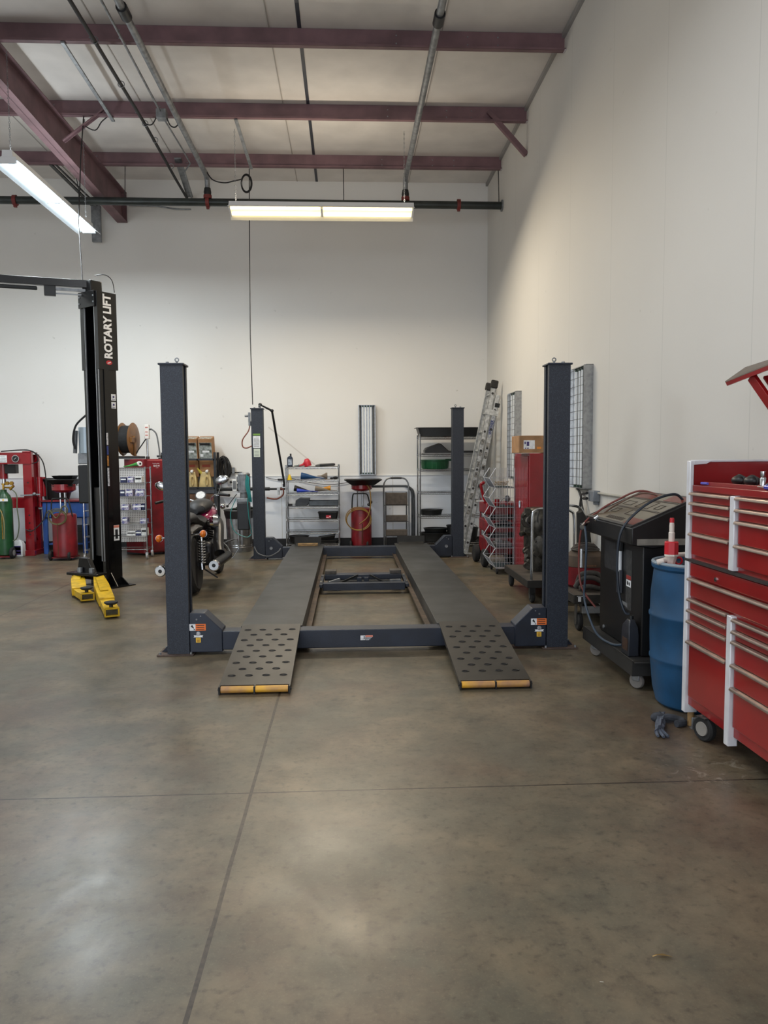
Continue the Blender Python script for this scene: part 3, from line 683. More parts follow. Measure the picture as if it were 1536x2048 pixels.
for k in range(5): h_.tube(smooth_path([(-1.44+0.008*k, RY-0.08, 1.24-0.01*k), (-1.46+0.012*k, RY-0.09, 1.1), (-1.43+0.01*k, RY-0.09, 0.95), (-1.42+0.01*k, RY-0.07, 0.85)], 5), 0.006, 6)
h_.tube(smooth_path([(-1.6, RY-0.07, 0.9), (-1.68, RY-0.08, 0.7), (-1.66, RY-0.08, 0.5), (-1.6, RY-0.07, 0.4), (-1.46, RY-0.06, 0.34), (-1.4, RY-0.03, 0.38)], 6), 0.006, 6)
h_.tube(smooth_path([(-1.44, RY-0.08, 0.9), (-1.42, RY-0.08, 0.6), (-1.39, RY-0.04, 0.4)], 6), 0.006, 6)
h_.build('coiled_air_hose', TEAL, t)

# ------------------------------------------------------------------ rolling jack between the runways
t = thing('rolling_jack', 'navy rolling bridge jack hung between the lift runways', 'jack', (0.17, 8.5, 0.03))
MB().bx(-0.28, 0.615, 8.21, 8.30, 0.035, 0.115).build('front_beam', NAVY2, t, bevel=0.004)
MB().bx(-0.28, 0.615, 8.80, 8.90, 0.05, 0.125).build('rear_beam', NAVY2, t, bevel=0.004)
MB().bx(-0.24, 0.6, 8.5, 8.72, 0.035, 0.07).build('base_tray', pm('dark_tray', (44, 46, 50), 0.5, 0.2, 0.2, 6), t)
for x in (-0.305, 0.64): MB().bx(x-0.02, x+0.02, 8.22, 8.9, 0.065, 0.10).build('side_carriage', NAVY2, t, bevel=0.004); MB().cyl((x-0.012, 8.35, 0.095), (x+0.012, 8.35, 0.095), 0.028, n=14).build('roller', DSTEEL, t); MB().cyl((x-0.012, 8.8, 0.095), (x+0.012, 8.8, 0.095), 0.028, n=14).build('roller', DSTEEL, t)
MB().bx(-0.27, 0.60, 8.56, 8.66, 0.10, 0.155).build('lift_platform', NAVY2, t, bevel=0.004)
for x in (-0.205, 0.535): MB().bx(x-0.065, x+0.065, 8.60, 8.74, 0.155, 0.195).build('lift_pad', pm('worn_rubber_pad', (84, 78, 72), 0.8, 0, 0.3, 14), t, bevel=0.006)
for a, c2 in (((-0.12, 8.45, 0.07), (0.1, 8.54, 0.15)), ((0.42, 8.45, 0.07), (0.24, 8.54, 0.15))): MB().bar(a, c2, 0.02, 0.02).build('scissor_arm', BLACK, t)
for x in (0.12, 0.2): MB().bx(x-0.025, x+0.025, 8.48, 8.56, 0.07, 0.13).build('pivot_block', NAVY2, t, bevel=0.004)
MB().bar((-0.22, 8.4, 0.09), (-0.1, 8.45, 0.12), 0.03, 0.03).bar((0.46, 8.4, 0.1), (0.58, 8.42, 0.1), 0.04, 0.04).build('air_actuator', STEEL, t)

# ================================================================== TWO POST LIFT
t = thing('two_post_lift', 'black two post car lift column with white lettering and yellow arms at left', 'car lift', (-2.9, 9.0, 0))
B0 = Vector((-2.80, 8.86, 0))       # near corner of the column, open face / side face edge
tt_ = Vector((0.79, -0.61, 0)).normalized(); nn_ = Vector((-0.61, -0.79, 0)).normalized()
Mc = Matrix((tt_, -nn_, Vector((0, 0, 1)))).transposed().to_4x4(); Mc.translation = B0
# column local frame: X along the open face (0 at near corner, -0.33 far), Y into the column (0..0.22), Z up
W2, D2, HC = 0.30, 0.22, 3.36
def column2(t, Mc, full=True):
    th = 0.012
    prof = [(0, 0), (0, D2), (-W2, D2), (-W2, 0), (-W2+0.055, 0), (-W2+0.055, th), (-W2+th, th), (-W2+th, D2-th), (-th, D2-th), (-th, th), (-0.055, th), (-0.055, 0)]
    MB().prism(prof, 'Z', 0.012, HC, Mc).build('column', BLACKG, t, bevel=0.003)
    MB().bx(-W2+0.07, -0.07, 0.03, 0.10, 0.35, 1.15, Mc).build('carriage', pm('black_carriage', (34, 33, 33), 0.4, 0, 0.2, 6), t, bevel=0.005)
    MB().cyl(Mc @ Vector((-W2/2, 0.13, 0.1)), Mc @ Vector((-W2/2, 0.13, 2.5)), 0.035, n=14).build('hydraulic_cylinder', pm('steel_blue_cylinder', (70, 84, 104), 0.3, 0.4), t)
    MB().bx(-W2-0.04, 0.012, -0.012, D2+0.02, 0.0, 0.014, Mc).prism([(0.0, 0.012), (0.13, 0.012), (0.13, 0.02), (0.0, 0.1)], 'Y', D2-0.02, D2-0.008, Mc).bx(-W2-0.06, 0.16, -0.03, D2+0.06, 0.0, 0.012, Mc).build('base_plate', BLACKG, t)
    MB().prism([(0.0, 0.012), (0.12, 0.012), (0.0, 0.16)], 'Y', 0.06, 0.07, Mc).build('gusset', BLACKG, t)
column2(t, Mc)
# extension cover at the top with lettering on its side face
MB().prism([(0.012, -0.012), (0.012, D2+0.02), (-W2-0.012, D2+0.02), (-W2-0.012, -0.012), (-W2+0.05, -0.012), (-W2+0.05, 0.0), (-W2, 0.0), (-W2, D2+0.005), (0.0, D2+0.005), (0.0, 0.0), (-0.05, 0.0), (-0.05, -0.012)], 'Z', 2.50, 3.37, Mc).build('extension_cover', BLACKG, t)
# side-face frame: X_local = +0.012; normal +X local
def side(y, z, off=0.0135, rot=0):
    # text right vector along local +Y, up Z ; facing local +X
    R_ = Matrix(((0, 0, 1, 0), (1, 0, 0, 0), (0, 1, 0, 0), (0, 0, 0, 1)))
    return Mc @ Matrix.Translation((off, y, z)) @ R_ @ Matrix.Rotation(rot, 4, 'Z')
LET = pm('white_lettering', (240, 240, 240), 0.5)
text_mesh('ROTARY LIFT', 0.140, LET, 'lettering', t, side(0.12, 2.985, rot=PI/2), bold=0.0055, sx=0.86, shear=0.0)
b = MB(); 
M_ = side(0.12, 2.58, 0.0135)
b.lathe([(0.0, 0), (0.032, 0), (0.032, 0.001), (0, 0.001)], (0, 0, 0), 24, 'Z', M_ @ Matrix.Diagonal((1.25, 0.8, 1, 1))); b.build('red_oval_logo', pm('logo_red', (190, 40, 50), 0.4), t)
b = MB(); b.bar(M_ @ Vector((-0.022, -0.008, 0.002)), M_ @ Vector((0.018, 0.008, 0.002)), 0.007, 0.002, M_.to_3x3() @ Vector((0, 0, 1))); b.bar(M_ @ Vector((-0.012, -0.012, 0.002)), M_ @ Vector((0.024, 0.003, 0.002)), 0.004, 0.002, M_.to_3x3() @ Vector((0, 0, 1))); b.build('logo_swoosh', LET, t)
for z, c in ((2.19, PAPER), (2.10, PAPER)):
    q = MB(); M_ = side(0.17, z, 0.002); q.bx(-0.03, 0.03, -0.038, 0.036, 0, 0.001, M_); q.build('warning_label', c, t)
    q = MB(); q.ball(M_ @ Vector((0, 0.005, 0.001)), 0.012, (1, 1, 1), 8); q.bx(-0.02, 0.02, -0.03, -0.024, 0.001, 0.002, M_); q.build('label_print', pm('violet_ink', (70, 60, 110), 0.5), t)
M_ = side(0.15, 0.62, 0.002); q = MB(); q.bx(-0.04, 0.04, -0.09, 0.09, 0, 0.001, M_); q.build('warning_label', PAPER, t)
q = MB(); q.bx(-0.015, 0.02, -0.07, 0.04, 0.001, 0.002, M_); q.bx(-0.04, 0.04, -0.04, -0.025, 0.001, 0.002, M_); q.build('label_print', INK, t)
q = MB(); q.bx(-0.04, 0.04, 0.06, 0.088, 0.001, 0.002, M_); q.build('label_print', pm('pale_red_print', (210, 130, 110), 0.5), t)
# chrome edge strips of the open face, cables
for x in (-W2+0.058, -0.058, -0.012): MB().bx(x-0.004, x+0.004, -0.009, 0.006, 0.3, 3.3, Mc).build('edge_strip', pm('bare_edge', (170, 172, 175), 0.3, 0.5), t)
# side channel with decals
MB().bx(0.001, 0.012, 0.05, 0.11, 0.2, 2.5, Mc).build('side_channel', pm('gloss_black_channel', (14, 14, 15), 0.15), t)
for z0, z1, c in ((1.74, 1.88, (222, 222, 226)), (1.63, 1.73, (60, 74, 140)), (1.5, 1.62, (190, 130, 60)), (1.27, 1.48, (214, 216, 224))):
    MB().bx(0.012, 0.0135, 0.052, 0.075, z0-0.1, z1-0.1, Mc).build('decal', pm('decal_%d%d%d' % c, c, 0.4, 0, 0.3, 60), t)
# header assembly: leaves the top of the column and runs left
Ht0 = Vector((-2.93, 9.02, 3.47)); hd = Vector((-0.955, -0.297, 0))
MB().bar(Ht0-hd*0.06, Ht0+hd*3.6, 0.07, 0.085).build('overhead_beam', BLACKG, t, bevel=0.004)
MB().bar(Ht0+hd*0.55+Vector((0, 0, -0.075)), Ht0+hd*3.6+Vector((0, 0, -0.075)), 0.04, 0.04).build('padded_shutoff_bar', pm('dark_pad', (44, 46, 48), 0.7), t, bevel=0.01)
MB().bar(Ht0+hd*0.36+Vector((0, 0, -0.085)), Ht0+hd*0.48+Vector((0, 0, -0.085)), 0.06, 0.13).build('limit_switch', BLACK, t, bevel=0.004)
MB().bar(Ht0+hd*0.02+Vector((0, 0, -0.12)), Ht0+hd*0.36+Vector((0, 0, -0.12)), 0.014, 0.014).bar(Ht0+hd*0.04+Vector((0, 0, -0.07)), Ht0+hd*0.36+Vector((0, 0, -0.07)), 0.03, 0.03).build('switch_rod', STEEL, t)
MB().rb(Ht0+Vector((0.02, 0.02, -0.04)), (0.17, 0.15, 0.16), rz=math.atan2(-nn_.x, nn_.y)).build('head_bracket', BLACKG, t, bevel=0.01)
MB().bx(-W2-0.02, -0.02, -0.03, 0.02, 3.2, 3.38, Mc).build('top_plate', BLACKG, t, bevel=0.005)
q = MB()
for x in (-W2, -0.04):
    for z in (3.25, 3.32): q.cyl(Mc @ Vector((x+0.01, -0.03, z)), Mc @ Vector((x+0.01, -0.038, z)), 0.01, n=6)
q.build('bolt_row', STEEL, t)
MB().tube(smooth_path([Mc @ Vector((-0.1, 0.05, 3.56)), Mc @ Vector((0.02, 0.1, 3.56)), Mc @ Vector((0.06, 0.16, 3.5)), Mc @ Vector((0.07, 0.18, 3.37))], 6), 0.005, 6).build('hydraulic_line', CORD, t)
# power unit behind the column
pu = Vector((-3.12, 9.35, 0))
MB().cyl(pu+Vector((-0.02, 0, 1.55)), pu+Vector((-0.02, 0, 1.86)), 0.085, n=20).build('motor', pm('pale_motor', (176, 190, 200), 0.35, 0.3), t)
MB().bx(pu.x-0.1, pu.x+0.08, pu.y-0.08, pu.y+0.08, 1.42, 1.55).build('pump_block', STEEL, t, bevel=0.01)
MB().bx(pu.x-0.1, pu.x+0.1, pu.y-0.1, pu.y+0.1, 0.95, 1.41).build('oil_tank', BLACK, t, bevel=0.015)
MB().tube(smooth_path([pu+Vector((0.02, -0.1, 2.0)), pu+Vector((-0.1, -0.1, 1.88)), pu+Vector((-0.14, -0.1, 1.72)), pu+Vector((-0.12, -0.1, 1.6))], 5), 0.012, 8).build('power_cord', CORD, t)
MB().bar(pu+Vector((-0.14, -0.05, 1.55)), pu+Vector((-0.12, -0.05, 1.82)), 0.05, 0.03).build('switch_box', GREYP, t)
# dark arm pivot yoke
yk = Vector((-2.96, 8.72, 0))
q = MB(); q.prism([(-0.17, 0.12), (0.15, 0.12), (0.02, 0.36), (-0.12, 0.36)], 'Y', -0.02, 0.04, Matrix.Translation(yk) @ Matrix.Rotation(-0.55, 4, 'Z'))
q.build('arm_yoke', BLACKG, t, bevel=0.005)
MB().bar(yk+Vector((-0.2, 0.05, 0.19)), yk+Vector((0.2, -0.14, 0.19)), 0.16, 0.03).build('pivot_plate', BLACKG, t, bevel=0.004)
q = MB()
for d in (-0.09, 0.06): q.cyl(yk+Vector((d, -0.03-d*0.4, 0.2)), yk+Vector((d, -0.03-d*0.4, 0.25)), 0.03, n=12); q.cyl(yk+Vector((d, -0.03-d*0.4, 0.232)), yk+Vector((d, -0.03-d*0.4, 0.255)), 0.012, n=6)
q.build('pivot_pin', STEEL, t)
def arm2(p0, pm_, p1, w0, w1):
    p0, pm_, p1 = Vector(p0), Vector(pm_), Vector(p1); d = (p1-p0).normalized(); s = Vector((d.y, -d.x, 0))
    q = MB()
    # tapered outer box section
    def rect(p, w, z0, z1): return [p-s*w/2+Vector((0, 0, z0)), p+s*w/2+Vector((0, 0, z0)), p+s*w/2+Vector((0, 0, z1)), p-s*w/2+Vector((0, 0, z1))]
    a = rect(p0, w0*0.62, 0.12, 0.19); c = rect(p0.lerp(pm_, 0.40), w0*0.95, 0.02, 0.145); e = rect(pm_, w0*0.92, 0.02, 0.105)
    q.rings([a, c, e], True, False); ar = q.build('arm', YEL, t, bevel=0.004)
    q = MB().bar(pm_-d*0.1+Vector((0, 0, 0.055)), p1+Vector((0, 0, 0.055)), w1, 0.068); q.build('arm_extension', YEL, t, bevel=0.003)
    q = MB(); th = 0.012
    for sx, z0, z1, off in ((1, 0.018, 0.112, w1/2), (-1, 0.018, 0.112, w1/2)):
        q.bar(p1+s*sx*(off-th/2)+Vector((0, 0, 0.055))-d*0.002, p1+s*sx*(off-th/2)+Vector((0, 0, 0.055))+d*0.06, th, 0.078)
    for z in (0.021, 0.089): q.bar(p1+Vector((0, 0, z))-d*0.002, p1+Vector((0, 0, z))+d*0.06, w1, 0.01)
    q.build('end_collar', YEL, t, bevel=0.002)
    MB().bar(p1+Vector((0, 0, 0.055))+d*0.002, p1+Vector((0, 0, 0.055))+d*0.02, w1-0.024, 0.056).build('inner_beam', pm('bare_inner_steel', (120, 116, 96), 0.25, 0.9, 0.4, 20), t)
    q = MB().bar(pm_-d*0.3+Vector((0, 0, 0.13)), p0.lerp(pm_, 0.2)+Vector((0, 0, 0.182)), w0*0.5, 0.006); q.build('arm_cover', YEL, t)
    pd = p1-d*0.02
    q = MB().cyl(pd+Vector((0, 0, 0.088)), pd+Vector((0, 0, 0.125)), 0.018, n=12); q.build('pad_screw', BLACK, t)
    q = MB().lathe([(0.0, 0.118), (0.045, 0.12), (0.062, 0.134), (0.062, 0.145), (0.04, 0.15), (0.0, 0.15)], (pd.x, pd.y, 0), 20); q.build('lift_pad', RUBBER, t)
arm2((-3.10, 8.78, 0), (-2.90, 8.25, 0), (-2.735, 8.0, 0), 0.16, 0.135)
arm2((-2.83, 8.66, 0), (-2.41, 7.62, 0), (-2.23, 7.17, 0), 0.16, 0.132)

# ================================================================== LEFT WALL SIDE
# ---- hydraulic shop press
t = thing('shop_press', 'red H-frame shop press with round gauge at the far left', 'press', (-5.3, 12.1, 0))
def press_col(x0, x1):
    b = MB()
    b.bx(x0, x1, 11.9, 11.91, 0.06, 1.6); b.bx(x0, x0+0.01, 11.9, 11.98, 0.06, 1.6); b.bx(x1-0.01, x1, 11.9, 11.98, 0.06, 1.6)
    b.bx(x0+0.02, x1+0.02, 12.16, 12.17, 0.06, 1.55); b.bx(x0+0.02, x0+0.03, 12.1, 12.17, 0.06, 1.55); b.bx(x1+0.01, x1+0.02, 12.1, 12.17, 0.06, 1.55)
    b.build('column', RED, t, bevel=0.003)
    MB().bx(x0-0.02, x1+0.03, 11.82, 12.3, 0, 0.08).build('foot', RED, t, bevel=0.004)
    MB().bar((x0+0.06, 11.95, 0.5), (x0+0.08, 12.28, 0.08), 0.03, 0.03).build('foot_brace', RED, t)
    for z in (0.32, 0.4, 0.5, 0.62, 1.12): MB().cyl((x0+0.07, 11.9, z), (x0+0.07, 11.897, z), 0.012, n=10).build('pin_hole', BLACK, t)
    k = MB()
    for z in (1.44, 1.53): k.cyl((x0+0.06, 11.9, z), (x0+0.06, 11.888, z), 0.017, n=6)
    k.build('frame_bolt', STEEL, t)
press_col(-4.965, -4.835); press_col(-5.82, -5.69)
MB().bx(-5.8, -4.84, 11.885, 11.9, 1.405, 1.575).bx(-5.8, -4.84, 12.17, 12.185, 1.405, 1.55).build('head_beam', RED, t, bevel=0.003)
MB().bx(-5.8, -4.84, 11.9, 12.16, 1.57, 1.582).build('head_plate', DRED, t)
b = MB().cyl((-5.05, 11.885, 1.488), (-5.05, 11.85, 1.488), 0.055, n=24); b.build('gauge_body', CHROME, t)
MB().cyl((-5.05, 11.8505, 1.488), (-5.05, 11.848, 1.488), 0.045, n=24).build('gauge_face', BLACK, t)
MB().bar((-5.068, 11.8475, 1.475), (-5.035, 11.8475, 1.505), 0.005, 0.002, (0, 1, 0)).build('gauge_needle', PAPER, t)
MB().bx(-5.33, -5.19, 11.883, 11.885, 1.43, 1.54).build('name_plate', PAPER, t)
k = MB()
for i in range(4): k.bx(-5.32, -5.2-0.02*(i % 2), 11.881, 11.883, 1.45+i*0.022, 1.454+i*0.022)
k.build('plate_print', GREYP, t)
MB().bx(-5.78, -4.86, 11.915, 11.93, 0.73, 0.885).bx(-5.78, -4.86, 12.14, 12.155, 0.73, 0.885).bx(-5.78, -4.86, 11.93, 12.14, 0.73, 0.745).build('work_bed', RED, t, bevel=0.003)
MB().cyl((-5.31, 12.03, 1.18), (-5.31, 12.03, 1.405), 0.06, n=18).build('ram_cylinder', RED, t); MB().cyl((-5.31, 12.03, 1.08), (-5.31, 12.03, 1.18), 0.03, n=14).build('ram', CHROME, t)
MB().bx(-5.28, -5.11, 11.98, 12.1, 1.26, 1.40).build('ram_bracket', BLACK, t, bevel=0.004)
MB().cyl((-4.77, 12.03, 0.90), (-4.77, 12.03, 1.205), 0.045, n=20).cyl((-4.74, 12.1, 0.90), (-4.74, 12.1, 1.2), 0.035, n=16).cyl((-4.77, 12.03, 0.74), (-4.77, 12.03, 0.9), 0.03, n=14).build('hand_pump', RED, t)
MB().bar((-5.0, 11.86, 0.925), (-4.72, 11.9, 0.94), 0.02, 0.02).ball((-4.8, 11.88, 0.945), 0.028).build('pump_handle', STEEL, t)
MB().cyl((-4.8, 12.03, 0.715), (-4.74, 12.03, 0.715), 0.018, n=10).build('pump_fitting', STEEL, t)
MB().tube(smooth_path([(-5.3, 11.95, 1.6), (-5.0, 11.93, 1.62), (-4.86, 11.93, 1.61), (-4.73, 11.93, 1.53), (-4.66, 11.95, 1.36), (-4.66, 12.0, 1.0), (-4.67, 12.0, 0.7), (-4.72, 11.95, 0.52), (-4.86, 11.9, 0.38), (-4.95, 11.88, 0.4)], 6), 0.009, 8).build('hydraulic_hose', CORD, t)
MB().tube(smooth_path([(-4.95, 11.9, 1.62), (-4.82, 11.92, 1.6), (-4.76, 11.94, 1.52), (-4.76, 11.95, 1.44), (-4.85, 11.94, 1.41)], 6), 0.008, 8).build('hydraulic_hose', CORD, t)

# ---- green gas cylinder on its cart
t = thing('gas_cylinder', 'tall green gas cylinder with brass regulator at the left edge', 'gas cylinder', (-5.135, 11.6, 0.05))
MB().lathe([(0.0, 0.05), (0.105, 0.05), (0.115, 0.06), (0.115, 0.82), (0.112, 0.87), (0.09, 0.94), (0.055, 0.985), (0.045, 1.0), (0.045, 1.03), (0.0, 1.03)], (-5.135, 11.6, 0), 32).build('cylinder_body', pm('green_tank_paint', (34, 84, 46), 0.35, 0, 0.25, 6), t)
MB().bx(-5.18, -5.03, 11.483, 11.49, 0.86, 0.9).build('shoulder_label', PAPER, t); MB().cyl((-5.095, 11.483, 0.88), (-5.095, 11.481, 0.88), 0.013, n=12).build('label_print', STICK, t)
MB().cyl((-5.135, 11.6, 1.03), (-5.135, 11.6, 1.1), 0.016, n=10).cyl((-5.135, 11.6, 1.1), (-5.135, 11.6, 1.12), 0.028, n=8).build('valve', BRASS, t)
b = MB().cyl((-5.135, 11.6, 1.06), (-4.98, 11.56, 1.06), 0.012, n=8).cyl((-5.02, 11.55, 1.03), (-4.96, 11.55, 1.09), 0.02, n=10); b.build('regulator_body', BRASS, t)
for x in (-5.04, -4.975): MB().cyl((x, 11.53, 1.125), (x, 11.5, 1.125), 0.028, n=18).build('pressure_gauge', BRASS, t)
MB().tube(smooth_path([(-5.0, 11.55, 1.04), (-4.93, 11.56, 0.95), (-4.93, 11.56, 0.75), (-4.92, 11.58, 0.5), (-4.97, 11.6, 0.3), (-5.05, 11.58, 0.25)], 6), 0.008, 8).build('gas_hose', pm('olive_hose', (92, 100, 78), 0.5), t)
MB().tube(smooth_path([(-5.24, 11.5, 0.85), (-5.13, 11.47, 0.72), (-5.09, 11.47, 0.55), (-5.1, 11.47, 0.3)], 6), 0.007, 8).build('torch_hose', pm('tan_hose', (150, 140, 96), 0.5), t)
MB().cyl((-5.12, 11.47, 0.3), (-5.115, 11.47, 0.72), 0.006, n=8).build('torch_tip', BRASS, t)
t = thing('cylinder_cart', 'small wheeled cart under the green gas cylinder', 'cart', (-5.13, 11.6, 0))
MB().bx(-5.27, -5.03, 11.47, 11.75, 0.025, 0.045).build('cart_base', DRED, t)
for x in (-5.02, -5.26): MB().lathe([(0.0, -0.02), (0.05, -0.022), (0.075, -0.022), (0.085, -0.01), (0.085, 0.01), (0.075, 0.022), (0.05, 0.022), (0, 0.02)], (x, 11.55, 0.085), 22, 'X').build('wheel', RUBBER, t); MB().lathe([(0.0, -0.026), (0.045, -0.024), (0.045, 0.024), (0, 0.026)], (x, 11.55, 0.085), 18, 'X').build('wheel_hub', pm('grey_hub', (150, 148, 146), 0.5), t)

# ---- white jug with blue and yellow label
def jug(x, y, z, w_, d, h, mat, label, cat, lab=None, cap=None, name='fluid_jug'):
    t = thing(name, label, cat, (x, y, z))
    b = MB(); b.rings([[Vector((x+sx*w_/2*k, y+sy*d/2*k, z+h*hh)) for sx, sy in ((-1, -1), (1, -1), (1, 1), (-1, 1))] for k, hh in ((0.92, 0), (1, 0.04), (1, 0.66), (0.8, 0.82), (0.36, 0.93), (0.3, 0.95))], True, False)
    b.build('jug_body', mat, t, bevel=w_*0.07, seg=3)
    MB().cyl((x, y, z+h*0.94), (x, y, z+h), w_*0.16, n=16).build('cap', cap or mat, t)
    MB().torus((x+w_*0.2, y, z+h*0.8), w_*0.17, w_*0.045, 'Y', 18, 8, sc=(1, 1, 1)).build('handle', mat, t)
    if lab:
        for (c, z0, z1) in lab: MB().bx(x-w_*0.36, x+w_*0.36, y-d/2-0.0015, y-d/2-0.0005, z+h*z0, z+h*z1).build('jug_label', c, t)
    return t
PURP = pm('purple_label', (62, 48, 104), 0.5)
jug(-5.03, 11.78, 0.0, 0.17, 0.12, 0.27, WHITE, 'white plastic jug with yellow and purple label at the foot of the red press', 'jug', [(PURP, 0.12, 0.62), (pm('yellow_label', (220, 160, 40), 0.5), 0.38, 0.55), (pm('violet_pale', (120, 100, 160), 0.5), 0.2, 0.3)])

# ---- blue parts washer bench
t = thing('parts_washer', 'blue bench with red edged top behind the left oil drainer', 'workbench', (-4.42, 12.25, 0))
BLUEM = pm('blue_machine_paint', (32, 76, 148), 0.45, 0, 0.2, 6)
MB().bx(-4.74, -4.07, 12.0, 12.5, 0.56, 0.815).build('tub', BLUEM, t, bevel=0.02)
MB().bx(-4.76, -4.05, 11.98, 12.52, 0.815, 0.84).build('top_rim', DRED, t, bevel=0.004)
for x in (-4.71, -4.11):
    for y in (12.04, 12.45): MB().bx(x-0.035, x+0.035, y-0.02, y+0.02, 0.0, 0.57).build('leg', BLUEM, t, bevel=0.004)
MB().bx(-4.68, -4.14, 12.05, 12.45, 0.14, 0.16).build('lower_shelf', BLUEM, t)
solo(MB().bx(-4.36, -4.16, 12.1, 12.4, 0.161, 0.42).bx(-4.34, -4.18, 12.095, 12.1, 0.34, 0.36), 'storage_box', BLACK, 'black box on the low shelf of the blue bench', 'box', bevel=0.01)

# ---- rolling oil drainers
def drainer(cx, cy, r, h, label, bowl_z, pan, hose_mat, wheels=True, seed=0, coil=(0, 0), handle_z=0.9):
    t = thing('oil_drainer', label, 'oil drainer', (cx, cy, 0), 0, 'red oil drainers with a wide black catch pan')
    MB().lathe([(0.0, 0.05), (r-0.012, 0.05), (r, 0.065), (r, h-0.03), (r-0.01, h-0.008), (r*0.7, h+0.005), (0, h+0.01)], (cx, cy, 0), 40).build('tank', DRED, t)
    MB().bx(cx-r*0.9, cx+r*0.9, cy-r*0.8, cy+r*0.8, 0.035, 0.05).build('base_frame', DRED, t)
    for x in ((cx-r-0.01), (cx+r*0.55)):
        wr = 0.072; MB().lathe([(0.0, -0.018), (wr*0.8, -0.02), (wr, -0.01), (wr, 0.01), (wr*0.8, 0.02), (0, 0.018)], (x, cy-r*0.55, wr), 20, 'X').build('wheel', RUBBER, t)
    MB().cyl((cx+0.02, cy, h), (cx+0.02, cy, bowl_z), 0.017, n=12).cyl((cx-0.06, cy+0.03, h), (cx-0.06, cy+0.03, bowl_z-0.04), 0.01, n=10).build('riser_tube', CHROME, t)
    MB().lathe([(0.0, bowl_z-0.045), (0.10, bowl_z-0.04), (0.16, bowl_z-0.01), (0.168, bowl_z), (0.168, bowl_z+0.085), (0.16, bowl_z+0.085), (0.155, bowl_z+0.005), (0.0, bowl_z-0.01)], (cx+0.01, cy, 0), 36).build('funnel_bowl', RED, t)
    b = MB(); z0 = bowl_z+0.085; p = pan
    def sq(hw, hd, z): return [Vector((cx+0.03+sx*hw, cy+sy*hd, z)) for sx, sy in ((-1, -1), (1, -1), (1, 1), (-1, 1))]
    b.rings([sq(0.15, 0.15, z0-0.03), sq(p*0.62, p*0.62, z0-0.02), sq(p*0.96, p*0.9, z0+0.055), sq(p, p*0.95, z0+0.06), sq(p, p*0.95, z0+0.068), sq(p*0.95, p*0.88, z0+0.066), sq(p*0.6, p*0.58, z0-0.005)], True, False)
    b.build('catch_pan', BLACK, t, bevel=0.008)
    hz = handle_z
    MB().tube(smooth_path([(cx-0.15, cy-r*0.5, h-0.06), (cx-0.145, cy-r*0.6, hz-0.12), (cx-0.13, cy-r*0.6, hz-0.01), (cx-0.09, cy-r*0.6, hz+0.005), (cx+0.05, cy-r*0.6, hz+0.005), (cx+0.1, cy-r*0.6, hz-0.02), (cx+0.13, cy-r*0.6, hz-0.14), (cx+0.15, cy-r*0.5, h-0.04)], 5), 0.0105, 8).build('push_handle', BLACK, t)
    b = MB(); rx, rz = coil[2], coil[3]
    for k in range(3): b.torus((coil[0]+0.006*k, cy-r-0.02-0.012*k, coil[1]-0.012*k), rx-0.004*k, 0.009, 'Y', 40, 8, sc=(1, 1, rz/rx)) if False else b.tube([Vector((coil[0]+0.008*k+(rx-0.006*(k % 2))*math.cos(2*PI*i/40), cy-r-0.02-0.014*k, coil[1]-0.012*k+(rz-0.006*k)*math.sin(2*PI*i/40))) for i in range(41)], 0.0065, 8)
    b.build('hose_coil', hose_mat, t)
    return t
t = drainer(-4.165, 11.35, 0.17, 0.68, 'red oil drainer by the blue bench with stacked black pans on top', 1.03, 0.20, pm('olive_yellow_hose', (84, 78, 44), 0.45), coil=(-4.20, 0.655, 0.125, 0.11))
MB().tube(smooth_path([(-4.33, 11.13, 0.70), (-4.29, 11.13, 0.74), (-4.22, 11.13, 0.64), (-4.17, 11.13, 0.66), (-4.1, 11.13, 0.80), (-4.04, 11.14, 0.76), (-4.06, 11.14, 0.68)], 6), 0.009, 8).build('hose_loop', pm('olive_yellow_hose', (84, 78, 44), 0.45), t)
MB().cyl((-4.19, 11.13, 0.08), (-4.19, 11.13, 0.55), 0.006, n=8).build('dip_rod', pm('dark_brass_rod', (96, 60, 40), 0.4, 0.5), t)
def pan_(name, label, cx, cy, z, rx, ry, h, mat, rz=0, M=None, flare=0.78, cat='drain pan', group=None, n=24, square=False):
    b = MB(); mm = (M or Matrix()) 
    T = Matrix.Translation((cx, cy, z)) @ Matrix.Rotation(rz, 4, 'Z') @ mm
    def ring(k, zz):
        if square:
            out = []
            for sx, sy in ((-1, -1), (1, -1), (1, 1), (-1, 1)):
                for (dx, dy) in (((0.0, 0.12), (0.12, 0.0)) if sx*sy > 0 else ((0.12, 0.0), (0.0, 0.12))):
                    out.append(T @ Vector((sx*(rx*k-dx*rx), sy*(ry*k-dy*ry), zz)))
            return out
        return [T @ Vector((rx*k*math.cos(2*PI*i/n), ry*k*math.sin(2*PI*i/n), zz)) for i in range(n)]
    b.rings([ring(flare, 0), ring(0.97, h*0.94), ring(1.03, h*0.95), ring(1.03, h), ring(0.94, h), ring(flare-0.03, h*0.08)], True, not square)
    return solo(b, name, mat, label, cat, group, bevel=(0.004 if square else 0))
pan_('drain_pan', 'smaller black square pan stacked on the left oil drainer', -4.13, 11.35, 1.187, 0.155, 0.15, 0.05, BLACK, square=True)
pan_('waste_tub', 'wide black tub behind the left oil drainer, on the blue bench', -4.60, 12.25, 0.845, 0.30, 0.22, 0.33, BLACK, flare=0.62)

